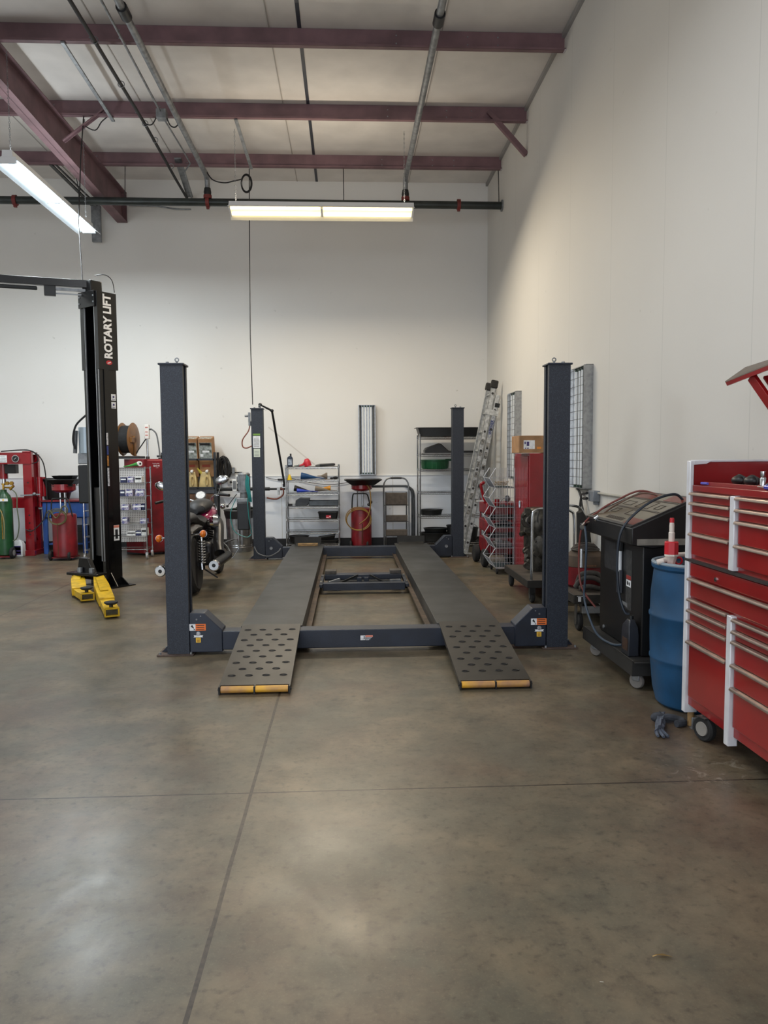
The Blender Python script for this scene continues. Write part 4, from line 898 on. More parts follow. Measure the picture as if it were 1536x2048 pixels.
# ---- chrome wire cart with pegboard and small parts boxes
t = thing('wire_cart', 'tall chrome wire cart with white pegboard and small blue boxes', 'shelf cart', (-3.4, 11.45, 0))
cx0, cx1, cy0, cy1 = -3.865, -2.965, 11.3, 11.6
for x in (cx0, cx1):
    for y in (cy0, cy1):
        b = MB().cyl((x, y, 0.1), (x, y, 1.36), 0.0115, n=10)
        for z in (1.34, 1.12, 0.92, 0.715, 0.515, 0.335, 0.14): b.cyl((x, y, z-0.012), (x, y, z+0.012), 0.016, n=10)
        b.build('post', CHROME, t)
        q = MB(); q.lathe([(0.0, -0.012), (0.038, -0.012), (0.042, 0), (0.038, 0.012), (0, 0.012)], (x, y-0.01, 0.043), 16, 'X'); q.build('caster_wheel', pm('pale_caster', (150, 148, 146), 0.5), t)
        q = MB(); q.bx(x-0.018, x+0.018, y-0.03, y+0.014, 0.06, 0.1); q.build('caster_fork', CHROME, t)
shelf_z = (1.12, 0.92, 0.715, 0.515, 0.335)
for z in (1.34,)+shelf_z+(0.14,):
    b = MB()
    for y in (cy0, cy1): b.cyl((cx0, y, z), (cx1, y, z), 0.0055, n=6)
    for x in (cx0, cx1): b.cyl((x, cy0, z), (x, cy1, z), 0.0055, n=6)
    for i in range(24): x = cx0+(cx1-cx0)*(i+0.5)/24; b.cyl((x, cy0, z+0.004), (x, cy1, z+0.004), 0.0022, n=4)
    b.build('wire_shelf', CHROME, t)
pg = bpy.data.materials.new('pegboard'); pg.use_nodes = True; nt = pg.node_tree; n = nt.nodes; L = nt.links; bs = n['Principled BSDF']; bs.inputs['Roughness'].default_value = 0.6
tc = n.new('ShaderNodeTexCoord'); mpp = n.new('ShaderNodeMapping'); mpp.inputs['Scale'].default_value = (38, 1, 38); L.new(tc.outputs['Object'], mpp.inputs['Vector'])
vv = n.new('ShaderNodeVectorMath'); vv.operation = 'FRACTION'; L.new(mpp.outputs[0], vv.inputs[0])
v2 = n.new('ShaderNodeVectorMath'); v2.operation = 'SUBTRACT'; v2.inputs[1].default_value = (0.5, 0.0, 0.5); L.new(vv.outputs[0], v2.inputs[0])
v3 = n.new('ShaderNodeVectorMath'); v3.operation = 'MULTIPLY'; v3.inputs[1].default_value = (1, 0, 1); L.new(v2.outputs[0], v3.inputs[0])
v4 = n.new('ShaderNodeVectorMath'); v4.operation = 'LENGTH'; L.new(v3.outputs[0], v4.inputs[0])
lt = n.new('ShaderNodeMath'); lt.operation = 'LESS_THAN'; lt.inputs[1].default_value = 0.26; L.new(v4.outputs['Value'], lt.inputs[0])
mx = n.new('ShaderNodeMix'); mx.data_type = 'RGBA'; mx.inputs[6].default_value = rgb((206, 204, 202)); mx.inputs[7].default_value = rgb((90, 86, 84)); L.new(lt.outputs[0], mx.inputs[0]); L.new(mx.outputs[2], bs.inputs['Base Color'])
MB().bx(-3.62, -3.06, 11.615, 11.62, 0.22, 1.33).build('pegboard_panel', pg, t)
BOXB = pm('blue_box_print', (50, 62, 128), 0.5, 0, 0, 30, col2=(206, 196, 204)); BOXD = pm('dark_blue_box', (34, 42, 84), 0.5, 0, 0.3, 30); BOXW = pm('white_box', (226, 226, 224), 0.5, 0, 0.12, 40)
def pbox(x, z, w_, h, mat, label, band=None):
    q = thing('parts_box', label, 'box', (x, 11.4, z+0.008), 0, 'small boxes on the chrome wire cart')
    MB().bx(x-w_/2, x+w_/2, 11.33, 11.45, z+0.008, z+0.008+h).build('carton', mat, q, bevel=0.002)
    MB().bx(x-w_*0.4, x+w_*0.4, 11.3285, 11.3295, z+0.012+h*0.45, z+0.012+h*0.72).build('carton_print', PAPER if mat is not BOXW else INK, q)
rows = [(1.12, 'top stocked shelf', [(-3.29, .09, .075, BOXD, 'dark blue'), (-3.19, .09, .085, BOXB, 'blue and white'), (-3.075, .10, .09, BOXW, 'white')]),
        (0.92, 'second stocked shelf', [(-3.31, .07, .09, BOXD, 'dark blue'), (-3.215, .11, .10, BOXB, 'blue and white'), (-3.06, .13, .10, BOXB, 'wide blue')]),
        (0.715, 'third stocked shelf', [(-3.28, .11, .08, BOXB, 'blue'), (-3.10, .14, .085, BOXB, 'wide blue and pink'), (-3.02, .06, .09, BOXD, 'small dark blue')]),
        (0.515, 'fourth stocked shelf', [(-3.29, .08, .09, BOXB, 'blue'), (-3.02, .10, .07, BOXB, 'small blue')]),
        (0.335, 'lowest stocked shelf', [(-3.2, .14, .06, BOXW, 'flat white'), (-3.095, .09, .07, BOXD, 'dark blue'), (-3.015, .08, .11, BOXW, 'upright white')])]
for z, rn, items in rows:
    for x, w_, h, m, d in items: pbox(x, z, w_, h, m, '%s parts box on the %s of the wire cart' % (d, rn))
pbox(-3.74, 0.715, 0.10, 0.08, BOXB, 'pink and blue box left of the lift column on the third shelf')
pbox(-3.735, 0.515, 0.08, 0.08, BOXB, 'blue box left of the lift column on the fourth shelf')
pbox(-3.75, 0.335, 0.08, 0.11, BOXB, 'blue and white box left of the lift column on the lowest shelf')
t = thing('paint_gun', 'green handled spray tool lying on top of the wire cart', 'tool', (-3.14, 11.4, 1.35))
GRN = pm('green_plastic', (60, 140, 60), 0.4)
MB().tube([(-3.3, 11.4, 1.36), (-3.2, 11.4, 1.375), (-3.12, 11.4, 1.395), (-3.07, 11.38, 1.40)], 0.02, 10, radii=[0.006, 0.016, 0.024, 0.036]).build('grip', GRN, t)
MB().cyl((-3.075, 11.39, 1.402), (-3.05, 11.365, 1.404), 0.037, n=20).build('round_face', WHITE, t)
MB().cyl((-3.05, 11.366, 1.404), (-3.045, 11.36, 1.404), 0.014, n=12).build('nozzle', BLACK, t)

# ---- red oil tank with pump, and hose reel on its top
t = thing('bulk_oil_tank', 'tall red bulk oil tank with rounded corner and white handwritten price', 'tank', (-3.13, 11.9, 0))
Mt = Matrix.Translation((-3.08, 11.72, 0)) @ Matrix.Rotation(0.62, 4, 'Z')
b = MB(); rr = 0.05; pts = []
x0, x1, y0, y1 = -0.46, 0.0, 0.0, 0.36
# corner (x1, y0) is nearest the viewer
for (cx_, cy_, a0) in ((x1-rr, y0+rr, -PI/2), (x1-rr, y1-rr, 0), (x0+rr, y1-rr, PI/2), (x0+rr, y0+rr, PI)):
    for i in range(6): a = a0+PI/2*i/5; pts.append((cx_+rr*math.cos(a), cy_+rr*math.sin(a)))
Mt2 = Mt @ Matrix.Rotation(-1.35, 4, 'Z')
b.prism(pts, 'Z', 0.03, 1.47, Matrix.Translation((-3.09, 11.66, 0)) @ Matrix.Rotation(-0.62, 4, 'Z'))
b.build('tank_body', DRED, t, bevel=0.006, sharp=30)
# the body is a single upright tank; a second face to the right
b = MB(); pts2 = [(p[0]+0.0, p[1]) for p in pts]
MB().prism([(-3.09, 11.70), (-2.82, 11.84), (-2.82, 12.3), (-3.2, 12.3), (-3.2, 11.78)], 'Z', 0.03, 1.468).build('tank_end', DRED, t, bevel=0.03, seg=4)
MB().bx(-3.45, -2.9, 11.95, 12.25, 0, 0.03).build('tank_foot', BLACK, t)
ang = math.atan2(0.14, 0.27)
Mx = Matrix.Translation((-2.925, 11.782, 1.40)) @ Matrix.Rotation(ang, 4, 'Z') @ Matrix.Rotation(PI/2, 4, 'X')
text_mesh('$25.44', 0.034, LET, 'handwriting', t, Mx @ Matrix.Translation((0.01, -0.035, 0)))
MB().tube([Mx @ Vector((-0.05+0.006*i, 0.008*math.sin(i*2.1)+0.004*math.cos(i*0.9), 0.001)) for i in range(18)], 0.0015, 4).build('handwriting', LET, t)
MB().tube([Mx @ Vector((0.0+0.005*i, -0.065+0.006*math.sin(i*2.3), 0.001)) for i in range(8)], 0.0015, 4).build('handwriting', LET, t)
MB().bx(-2.9, -2.8, 11.93, 12.0, 0.865, 0.885).build('latch_bar', CHROME, t, bevel=0.004)
MB().cyl((-2.9, 12.05, 1.47), (-2.9, 12.05, 1.49), 0.05, n=16).bar((-2.97, 12.05, 1.51), (-2.83, 12.05, 1.51), 0.03, 0.03).cyl((-2.9, 12.05, 1.49), (-2.9, 12.05, 1.51), 0.014, n=8).build('filler_cap', BLACK, t)
t = thing('barrel_pump', 'white air operated pump standing on the red oil tank', 'pump', (-3.1, 12.0, 1.47))
MB().cyl((-3.1, 12.0, 1.47), (-3.1, 12.0, 1.51), 0.03, n=12).build('bung', DSTEEL, t)
MB().cyl((-3.1, 12.0, 1.5), (-3.1, 12.0, 1.78), 0.015, n=12).build('pump_tube', CHROME, t)
MB().bx(-3.135, -3.065, 11.975, 12.04, 1.78, 2.0).build('air_motor', pm('cream_white_cast', (226, 220, 214), 0.45), t, bevel=0.008)
q = MB()
for z in (1.83, 1.88, 1.95): q.bx(-3.12, -3.08, 11.973, 11.975, z, z+0.014)
q.build('motor_print', pm('faded_red_print', (190, 110, 100), 0.6), t)
MB().cyl((-3.065, 12.0, 1.93), (-3.03, 12.0, 1.93), 0.014, n=8).build('air_fitting', DSTEEL, t)
MB().tube(smooth_path([(-3.03, 12.0, 1.93), (-2.96, 12.0, 1.86), (-2.93, 12.0, 1.7), (-2.91, 12.0, 1.5)], 6), 0.012, 8).build('pump_hose', GREYP, t)
MB().tube([(-3.12, 12.0, 1.78), (-3.29, 11.98, 1.53)], 0.009, 8).build('pump_hose', BLACK, t)
t = thing('hose_reel', 'tan brown steel hose reel loaded with black hose beside the lift column', 'hose reel', (-3.4, 11.98, 1.48))
TAN = pm('tan_brown_enamel', (140, 96, 48), 0.4, 0, 0.2, 8)
Mr = Matrix.Translation((-3.385, 11.98, 1.775)) @ Matrix.Rotation(-0.12, 4, 'Z')
for xx in (-0.085, 0.085): MB().lathe([(0.05, -0.004), (0.10, -0.006), (0.245, -0.004), (0.255, 0.0), (0.245, 0.004), (0.10, 0.006), (0.05, 0.004)], (xx, 0, 0), 40, 'X', Mr).build('reel_flange', TAN, t)
MB().lathe([(0.0, -0.078), (0.21, -0.078), (0.215, -0.04), (0.21, 0), (0.215, 0.04), (0.21, 0.078), (0, 0.078)], (0, 0, 0), 36, 'X', Mr).build('wound_hose', RUBBER, t)
MB().cyl(Mr @ Vector((-0.12, 0, 0)), Mr @ Vector((0.12, 0, 0)), 0.05, n=18).build('axle_hub', TAN, t)
MB().bx(0.10, 0.115, -0.03, 0.03, -0.27, 0.0, Mr).bx(-0.115, 0.115, -0.14, -0.09, -0.015, 0.015, Mr).bx(0.09, 0.12, -0.15, 0.03, -0.05, 0.03, Mr).build('reel_arm', TAN, t, bevel=0.004)
MB().bx(-0.11, 0.12, -0.12, 0.12, -0.275, -0.255, Mr).build('reel_base', TAN, t)
q = thing('steel_tray', 'black tray under the hose reel on top of the red tank', 'tray', (-3.36, 11.98, 1.47))
MB().bx(-3.52, -3.18, 11.82, 12.16, 1.475, 1.515).build('tray_body', BLACK, q, bevel=0.006)

# ---- oil box rack with jugs
t = thing('oil_box_rack', 'dark metal rack holding tilted brown oil boxes behind the motorcycle', 'rack', (-2.38, 12.45, 0))
FR = pm('dark_rack_steel', (52, 56, 62), 0.5, 0.3, 0.2, 10)
for x in (-2.95, -2.125):
    for y in (12.32, 12.62): MB().bx(x-0.018, x+0.018, y-0.018, y+0.018, 0, 1.57).build('upright', FR, t)
for z in (1.44, 0.985, 0.5):
    b = MB(); b.bx(-2.95, -2.125, 12.30, 12.335, z, z+0.03); b.bx(-2.95, -2.125, 12.6, 12.635, z, z+0.03)
    for x in (-2.95, -2.67, -2.4, -2.14): b.bx(x-0.01, x+0.01, 12.3, 12.63, z, z+0.02)
    b.build('cross_rail', FR, t)
MB().bx(-2.94, -2.13, 12.3, 12.62, 0.975, 0.985).build('drip_shelf', BLACK, t)
MB().bx(-2.92, -2.16, 12.33, 12.6, 0.4, 0.9).build('lower_cabinet', pm('brown_lower_boxes', (110, 78, 56), 0.7, 0, 0.5, 9), t)
def oilbox(x, label, tone):
    q = thing('oil_box', label, 'box', (x, 12.42, 1.2), 0, 'tilted brown bag-in-box oil cartons')
    Mo = Matrix.Translation((x, 12.36, 1.47)) @ Matrix.Rotation(0.22, 4, 'X')
    cm = pm('carton_%d' % tone, (172-tone, 128-tone, 88-tone), 0.8, 0, 0.15, 6)
    MB().bx(-0.112, 0.112, 0, 0.22, -0.30, 0.32, Mo).build('carton', cm, q, bevel=0.003)
    MB().bx(-0.1, 0.1, -0.0015, 0, -0.02, 0.26, Mo).build('picture_label', pm('photo_label', (176, 182, 180), 0.5, 0, 0, 14, col2=(64, 74, 60)), q)
    MB().bx(-0.085, 0.075, -0.003, -0.0015, 0.215, 0.252, Mo).build('label_band', BLACK, q)
    MB().bx(-0.085, -0.04, -0.003, -0.0015, 0.03, 0.075, Mo).bx(-0.05, 0.06, -0.0035, -0.0015, 0.10, 0.13, Mo).build('label_print', PAPER, q)
    MB().bx(-0.09, 0.09, 0.01, 0.15, 0.32, 0.3215, Mo).build('top_print', pm('print_stripes', (206, 200, 186), 0.7, 0, 0, 40, col2=(70, 62, 54)), q)
    MB().bx(-0.07, 0.06, -0.002, 0, -0.14, -0.1, Mo).build('red_print', pm('red_brown_print', (150, 70, 50), 0.7), q)
    MB().cyl(Mo @ Vector((0.01, 0, -0.2)), Mo @ Vector((0.01, -0.05, -0.2)), 0.018, n=10).ball(Mo @ Vector((0.01, -0.06, -0.2)), 0.026).build('tap', WHITE, q)
oilbox(-2.27, 'right tilted brown oil box in the dark rack, beside the hose bundle', 0)
oilbox(-2.51, 'middle tilted brown oil box in the dark rack', 6)
oilbox(-2.75, 'left tilted brown oil box half hidden by the near lift post', 12)
def pitcher(x, label):
    q = thing('oil_pitcher', label, 'jug', (x, 12.42, 0.986), 0, 'tan plastic oil pitchers')
    TJ = pm('tan_translucent_plastic', (204, 180, 122), 0.45, 0, 0.2, 9)
    z = 0.987
    MB().rings([[Vector((x+sx*0.1*k+o, 12.44+sy*0.09*k, z+h)) for sx, sy in ((-1, -1), (-.6, -1.1), (.6, -1.1), (1, -1), (1, 1), (-1, 1))] for k, h, o in ((1.0, 0, 0), (1.02, 0.02, 0), (0.86, 0.17, 0), (0.7, 0.25, 0), (0.64, 0.27, 0), (0.58, 0.265, 0))], True, False).build('pitcher_body', TJ, q, bevel=0.012, seg=3)
    MB().tube([(x-0.06, 12.4, z+0.24), (x-0.10, 12.38, z+0.29), (x-0.125, 12.37, z+0.33)], 0.02, 8, radii=[0.03, 0.018, 0.012]).build('spout', pm('yellow_green_plastic', (176, 160, 60), 0.45), q)
    MB().torus((x+0.03, 12.335, z+0.13), 0.045, 0.012, 'Y', 20, 8, sc=(0.5, 1, 1.6)).build('handle', TJ, q)
    MB().cyl((x, 12.44, z+0.268), (x, 12.44, z+0.275), 0.055, n=18).build('dark_mouth', BLACK, q)
pitcher(-2.29, 'right tan oil pitcher under the brown boxes'); pitcher(-2.52, 'left tan oil pitcher under the brown boxes')

# ---- wall: black pipe, hose bundle, outlets, cords
PIPEB = pm('black_iron_pipe', (58, 60, 62), 0.4, 0.6)
t = thing('air_pipe', 'black air pipe along the back wall with filter and brown hose at its end', 'pipe', (-1.6, 12.6, 0.97))
MB().cyl((-2.15, 12.56, 0.965), (-1.28, 12.56, 0.965), 0.028, n=14).build('fat_pipe', pm('black_pipe_wrap', (34, 35, 37), 0.55, 0.1, 0.2, 10), t)
MB().cyl((-1.28, 12.56, 0.965), (-1.0, 12.56, 0.965), 0.018, n=12).cyl((-1.16, 12.56, 0.965), (-1.08, 12.56, 0.965), 0.026, n=12).build('thin_pipe', PIPEB, t)
MB().bx(-1.16, -1.11, 12.5, 12.56, 0.94, 0.99).cyl((-1.135, 12.53, 0.87), (-1.135, 12.53, 0.94), 0.017, n=12).build('air_filter', pm('pale_metal', (200, 204, 206), 0.35, 0.3), t)
MB().tube(smooth_path([(-1.11, 12.53, 0.97), (-1.06, 12.53, 0.95), (-1.07, 12.53, 0.86), (-1.18, 12.53, 0.80), (-1.33, 12.53, 0.82)], 6), 0.013, 8).build('brown_hose', pm('brown_red_hose', (120, 62, 44), 0.5), t)
t = thing('hose_bundle', 'thick bundle of black cable hung on the wall beside the oil rack', 'cable', (-2.0, 12.6, 1.14))
b = MB(); random.seed(3)
for k in range(22):
    xc = -2.03+0.04*(k/21)+random.uniform(-.01, .01); yc = 12.50+0.08*(k/21); rr_ = 0.075*random.uniform(0.45, 1.05); hz = 0.165+random.uniform(-0.025, 0.02); zc_ = 1.315+random.uniform(-0.02, 0.015); tl = random.uniform(0.0, 0.18)
    b.tube([Vector((xc+rr_*math.cos(2*PI*i/24)+tl*0.15*math.sin(2*PI*i/24)*-1, yc+0.03*math.cos(2*PI*i/24+k), zc_+hz*math.sin(2*PI*i/24))) for i in range(25)], 0.0085, 6)
b.build('cable_strands', CORD, t); MB().cyl((-2.02, 12.58, 1.42), (-2.02, 12.69, 1.42), 0.012, n=8).bx(-1.9, -1.86, 12.62, 12.69, 1.22, 1.32).build('wall_hook', STEEL, t)
t = thing('wall_outlet', 'white wall outlet with a plug below the hose bundle', 'outlet', (-1.94, 12.68, 1.03))
MB().bx(-1.98, -1.88, 12.672, 12.684, 1.03, 1.12).build('outlet_plate', WHITE, t, bevel=0.006); MB().cyl((-1.93, 12.672, 1.08), (-1.93, 12.64, 1.08), 0.018, n=10).build('plug', BLACK, t)
MB().tube(smooth_path([(-1.93, 12.64, 1.08), (-1.85, 12.62, 1.05), (-1.79, 12.62, 1.02)], 4), 0.006, 6).build('plug_cord', CORD, t)
t = thing('wall_dispenser', 'white label box mounted on the wall left of the silver can', 'box', (-1.79, 12.62, 1.06))
MB().bx(-1.84, -1.765, 12.6, 12.684, 1.05, 1.2).build('box_body', WHITE, t, bevel=0.005); MB().bx(-1.825, -1.785, 12.598, 12.6, 1.08, 1.17).build('box_print', GREYP, t); MB().cyl((-1.8, 12.62, 1.0), (-1.8, 12.62, 1.05), 0.02, n=10).build('lower_cap', BLACK, t)
solo(MB().bar((-1.92, 12.66, 1.235), (-1.74, 12.66, 1.235), 0.02, 0.02), 'wall_bracket', BLACK, 'short black bar on the wall above the label box', 'bracket')
solo(MB().tube(smooth_path([(-1.35, 12.67, 1.15), (-1.2, 12.66, 1.12), (-1.05, 12.66, 1.115), (-0.95, 12.66, 1.14), (-0.8, 12.66, 1.10), (-0.5, 12.66, 1.04), (-0.2, 12.66, 1.03), (0.05, 12.66, 1.07)], 6), 0.005, 6), 'slack_cord', CORD, 'thin black cord sagging along the back wall behind the low wire shelf', 'cable')
solo(MB().bx(-1.16, -1.05, 12.655, 12.67, 1.10, 1.13), 'cord_splice', BLACK, 'black inline plug on the sagging wall cord', 'cable', bevel=0.006)
# ---- galvanised trash can
t = thing('trash_can', 'ribbed galvanised trash can with a black bag beside the rear lift post', 'trash can', (-1.72, 12.1, 0))
b = MB(); n_ = 72
def cring(r, z, ribs=0): return [Vector((-1.72+(r+(ribs if (i//2) % 2 else 0))*math.cos(2*PI*i/n_), 12.1+(r+(ribs if (i//2) % 2 else 0))*math.sin(2*PI*i/n_), z)) for i in range(n_)]
b.rings([cring(0.185, 0.0), cring(0.19, 0.02), cring(0.19, 0.09), cring(0.19, 0.10, 0.006), cring(0.212, 0.56, 0.006), cring(0.214, 0.575), cring(0.22, 0.6), cring(0.205, 0.6), cring(0.18, 0.05)], True, False)
b.torus((-1.72, 12.1, 0.08), 0.192, 0.006, 'Z', 48, 6); b.torus((-1.72, 12.1, 0.11), 0.193, 0.005, 'Z', 48, 6)
b.build('can_body', pm('bright_galvanised', (170, 172, 175), 0.28, 0.9, 0.2, 10), t, sharp=20)
b = MB(); random.seed(5)
def bring(r, z, w_): return [Vector((-1.72+(r+random.uniform(-w_, w_))*math.cos(2*PI*i/28), 12.1+(r+random.uniform(-w_, w_))*math.sin(2*PI*i/28), z+random.uniform(-w_, w_))) for i in range(28)]
b.rings([bring(0.222, 0.53, 0.004), bring(0.235, 0.6, 0.005), bring(0.24, 0.655, 0.003), bring(0.228, 0.665, 0.003), bring(0.19, 0.62, 0.01), bring(0.1, 0.56, 0.01)], True, True)
b.build('bin_liner', pm('black_bag', (26, 26, 28), 0.3), t); MB().torus((-1.72, 12.1, 0.655), 0.235, 0.012, 'Z', 40, 8).build('can_rim', DSTEEL, t)
solo(MB().ball((-1.66, 12.05, 0.69), 0.07, (1.6, 1, 0.5)).ball((-1.56, 12.05, 0.69), 0.05, (1.4, 1, 0.5)).ball((-1.76, 12.05, 0.675), 0.05, (1.6, 1, 0.4)), 'rag_heap', pm('dark_green_rags', (30, 40, 32), 0.8, 0, 0.4, 30), 'dark green rags heaped in the trash can', 'rag')

# ================================================================== MOTORCYCLE
Mb = Matrix.Translation((-1.71, 8.36, 0)) @ Matrix.Rotation(-0.02, 4, 'Z') @ Matrix.Rotation(-0.10, 4, 'Y')
t = thing('motorcycle', 'black cruiser motorcycle seen from behind, mostly hidden by the near left lift post', 'motorcycle', M=Mb)
def V(x, y, z): return Mb @ Vector((x, y, z))
def tyre(y, R, w_, nm):
    MB().lathe([(R-0.1, -w_*0.42), (R-0.05, -w_*0.5), (R-0.015, -w_*0.4), (R, 0), (R-0.015, w_*0.4), (R-0.05, w_*0.5), (R-0.1, w_*0.42)], (0, y, R), 44, 'X', Mb).build(nm, RUBBER, t)
    b = MB(); b.lathe([(R-0.115, -0.045), (R-0.09, -0.05), (R-0.09, 0.05), (R-0.115, 0.045)], (0, y, R), 40, 'X', Mb)
    for k in range(18):
        a = 2*PI*k/18; b.cyl(V(0.03*(1 if k % 2 else -1), y, R), V(0, y+(R-0.1)*math.cos(a), R+(R-0.1)*math.sin(a)), 0.004, n=4)
    b.cyl(V(-0.07, y, R), V(0.07, y, R), 0.045, n=16); b.build('spoked_rim', CHROME, t)
tyre(0.0, 0.315, 0.17, 'rear_tire'); tyre(1.52, 0.315, 0.10, 'front_tire')
def fender(y, R, w_, a0, a1, mat, nm):
    rings = []
    for i in range(19):
        a = a0+(a1-a0)*i/18
        rings.append([V(xx, y+(R-0.05*(abs(xx)/w_*2)**2)*math.cos(a), 0.315+(R-0.05*(abs(xx)/w_*2)**2)*math.sin(a)) for xx in (-w_/2, -w_/3, 0, w_/3, w_/2)])
    MB().rings(rings, False, True, closed=False).build(nm, mat, t, solid=0.004)
fender(0.0, 0.37, 0.19, math.radians(170), math.radians(40), BLACKG, 'rear_fender'); fender(1.52, 0.345, 0.13, math.radians(150), math.radians(40), CHROME, 'front_fender')
MAG = pm('magenta_tank_paint', (150, 22, 78), 0.2, 0, 0.2, 4, coat=0.7)
b = MB(); b.rings([[V(rx*math.cos(2*PI*i/20), y, z+rz*math.sin(2*PI*i/20)) for i in range(20)] for y, z, rx, rz in ((0.62, 0.76, 0.03, 0.02), (0.66, 0.76, 0.11, 0.06), (0.8, 0.79, 0.17, 0.085), (1.0, 0.82, 0.18, 0.09), (1.15, 0.84, 0.12, 0.08), (1.22, 0.85, 0.04, 0.04))], True, True); b.build('fuel_tank', MAG, t)
b = MB(); b.rings([[V(rx*math.cos(2*PI*i/20), y, z+rz*math.sin(2*PI*i/20)) for i in range(20)] for y, z, rx, rz in ((0.6, 0.86, 0.03, 0.03), (0.64, 0.88, 0.11, 0.06), (0.75, 0.9, 0.15, 0.085), (0.95, 0.92, 0.15, 0.08), (1.05, 0.92, 0.10, 0.05))], True, True); b.build('tank_bag', pm('black_tank_bag', (30, 31, 33), 0.5, 0, 0.25, 8, bump=0.2, bscale=20), t)
SEAT = pm('black_seat_vinyl', (34, 34, 36), 0.45, 0, 0.2, 12)
b = MB(); b.rings([[V(rx*math.cos(2*PI*i/20), y, z+rz*math.sin(2*PI*i/20)) for i in range(20)] for y, z, rx, rz in ((-0.22, 0.80, 0.05, 0.03), (-0.16, 0.82, 0.11, 0.06), (0.05, 0.83, 0.14, 0.07), (0.25, 0.78, 0.12, 0.06), (0.35, 0.74, 0.15, 0.06), (0.55, 0.76, 0.14, 0.06), (0.66, 0.79, 0.06, 0.04))], True, True); b.build('seat', SEAT, t)
b = MB(); b.rings([[V(rx*math.cos(2*PI*i/16), y, z+rz*math.sin(2*PI*i/16)) for i in range(16)] for y, z, rx, rz in ((-0.34, 0.66, 0.04, 0.04), (-0.26, 0.69, 0.13, 0.06), (0.0, 0.72, 0.15, 0.06), (0.3, 0.70, 0.13, 0.05))], True, True); b.build('tail_cowl', pm('dark_bronze_paint', (60, 50, 42), 0.3, 0.2, 0.3, 6, coat=0.4), t)
for s in (-1, 1):
    MB().cyl(V(s*0.10, -0.2, 0.66), V(s*0.20, -0.22, 0.66), 0.01, n=8).build('signal_stem', CHROME, t)
    MB().ball(V(s*0.235, -0.22, 0.66), 0.04, (0.8, 0.9, 1)).build('turn_signal', AMBER, t)
    MB().cyl(V(s*0.235, -0.2, 0.66), V(s*0.235, -0.18, 0.66), 0.04, 0.02, n=16).build('signal_shell', CHROME, t)
    b = MB()
    for k in range(9): z = 0.33+0.028*k; b.torus((0, 0, 0), 0.036, 0.007, 'Z', 18, 6, M=Matrix.Translation(V(s*0.135, 0.02+0.012*k, z)))
    b.build('coil_spring', CHROME, t)
    MB().cyl(V(s*0.135, 0.0, 0.27), V(s*0.135, 0.14, 0.64), 0.017, n=12).cyl(V(s*0.135, 0.0, 0.25), V(s*0.135, 0.01, 0.32), 0.03, n=12).build('shock_absorber', CHROME, t)
    b = MB(); b.lathe([(0.012, -0.42), (0.02, -0.43), (0.05, -0.43), (0.058, -0.415), (0.05, -0.37), (0.055, -0.3), (0.055, 0.4), (0.03, 0.55), (0.0, 0.56)], (s*0.29, 0.3, 0.30), 24, 'Y', Mb); b.build('muffler', pm('black_muffler', (30, 29, 28), 0.4, 0.5), t); MB().lathe([(0.012, -0.425), (0.02, -0.436), (0.052, -0.436), (0.062, -0.42), (0.06, -0.39), (0.055, -0.39), (0.054, -0.42), (0.012, -0.415)], (s*0.29, 0.3, 0.30), 28, 'Y', Mb).build('muffler_tip', CHROME, t)
    MB().cyl(V(s*0.29, -0.128, 0.30), V(s*0.29, -0.139, 0.30), 0.014, n=12).build('muffler_outlet', BLACK, t)
    MB().tube(smooth_path([V(s*0.29, 0.85, 0.30), V(s*0.24, 0.95, 0.38), V(s*0.12, 1.0, 0.5)], 5), 0.02, 10).build('exhaust_pipe', CHROME, t)
    MB().bar(V(s*0.105, 0.0, 0.315), V(s*0.10, 0.6, 0.36), 0.03, 0.05).build('swingarm', BLACK, t)
    MB().tube(smooth_path([V(s*0.05, 1.2, 0.92), V(s*0.16-0.05, 1.18, 1.0), V(s*0.30-0.1, 1.08, 1.02), V(s*0.42-0.1, 0.98, 1.0)], 5), 0.012, 8).build('handlebar', CHROME, t)
    MB().cyl(V(s*0.31-0.1, 1.07, 1.02), V(s*0.45-0.1, 0.96, 1.0), 0.018, n=12).build('hand_grip', BLACK, t)
    MB().tube([V(s*0.3-0.1, 1.08, 1.03), V(s*0.34-0.1, 1.08, 1.12), V(s*0.365-0.1, 1.06, 1.18)], 0.006, 6).build('mirror_stem', CHROME, t)
    MB().ball(V(s*0.37-0.1, 1.05, 1.195), 0.062, (1.35, 0.3, 0.85), 20, Matrix.Rotation(s*-0.3, 4, 'Y')).build('mirror', CHROME, t)
    MB().cyl(V(s*0.09, 1.24, 0.9), V(s*0.09, 1.52, 0.315), 0.022, n=12).build('fork_tube', CHROME, t)
MB().lathe([(0.0, -0.04), (0.06, -0.03), (0.068, 0), (0.064, 0.012), (0.058, 0.012), (0.0, 0.008)], (0, 0, 0), 28, 'Z', Matrix.Translation(V(-0.02, 1.08, 1.03)) @ Matrix.Rotation(0.9, 4, 'X')).build('gauge_housing', CHROME, t)
MB().lathe([(0.0, 0.0122), (0.054, 0.0122), (0.054, 0.0135), (0.0, 0.0135)], (0, 0, 0), 24, 'Z', Matrix.Translation(V(-0.02, 1.08, 1.03)) @ Matrix.Rotation(0.9, 4, 'X')).build('gauge_face', PAPER, t)
b = MB(); b.bx(-0.15, 0.15, 0.55, 1.05, 0.22, 0.5, Mb); b.build('engine_case', pm('dull_engine_alloy', (80, 80, 82), 0.4, 0.7, 0.3, 12), t, bevel=0.05, seg=3)
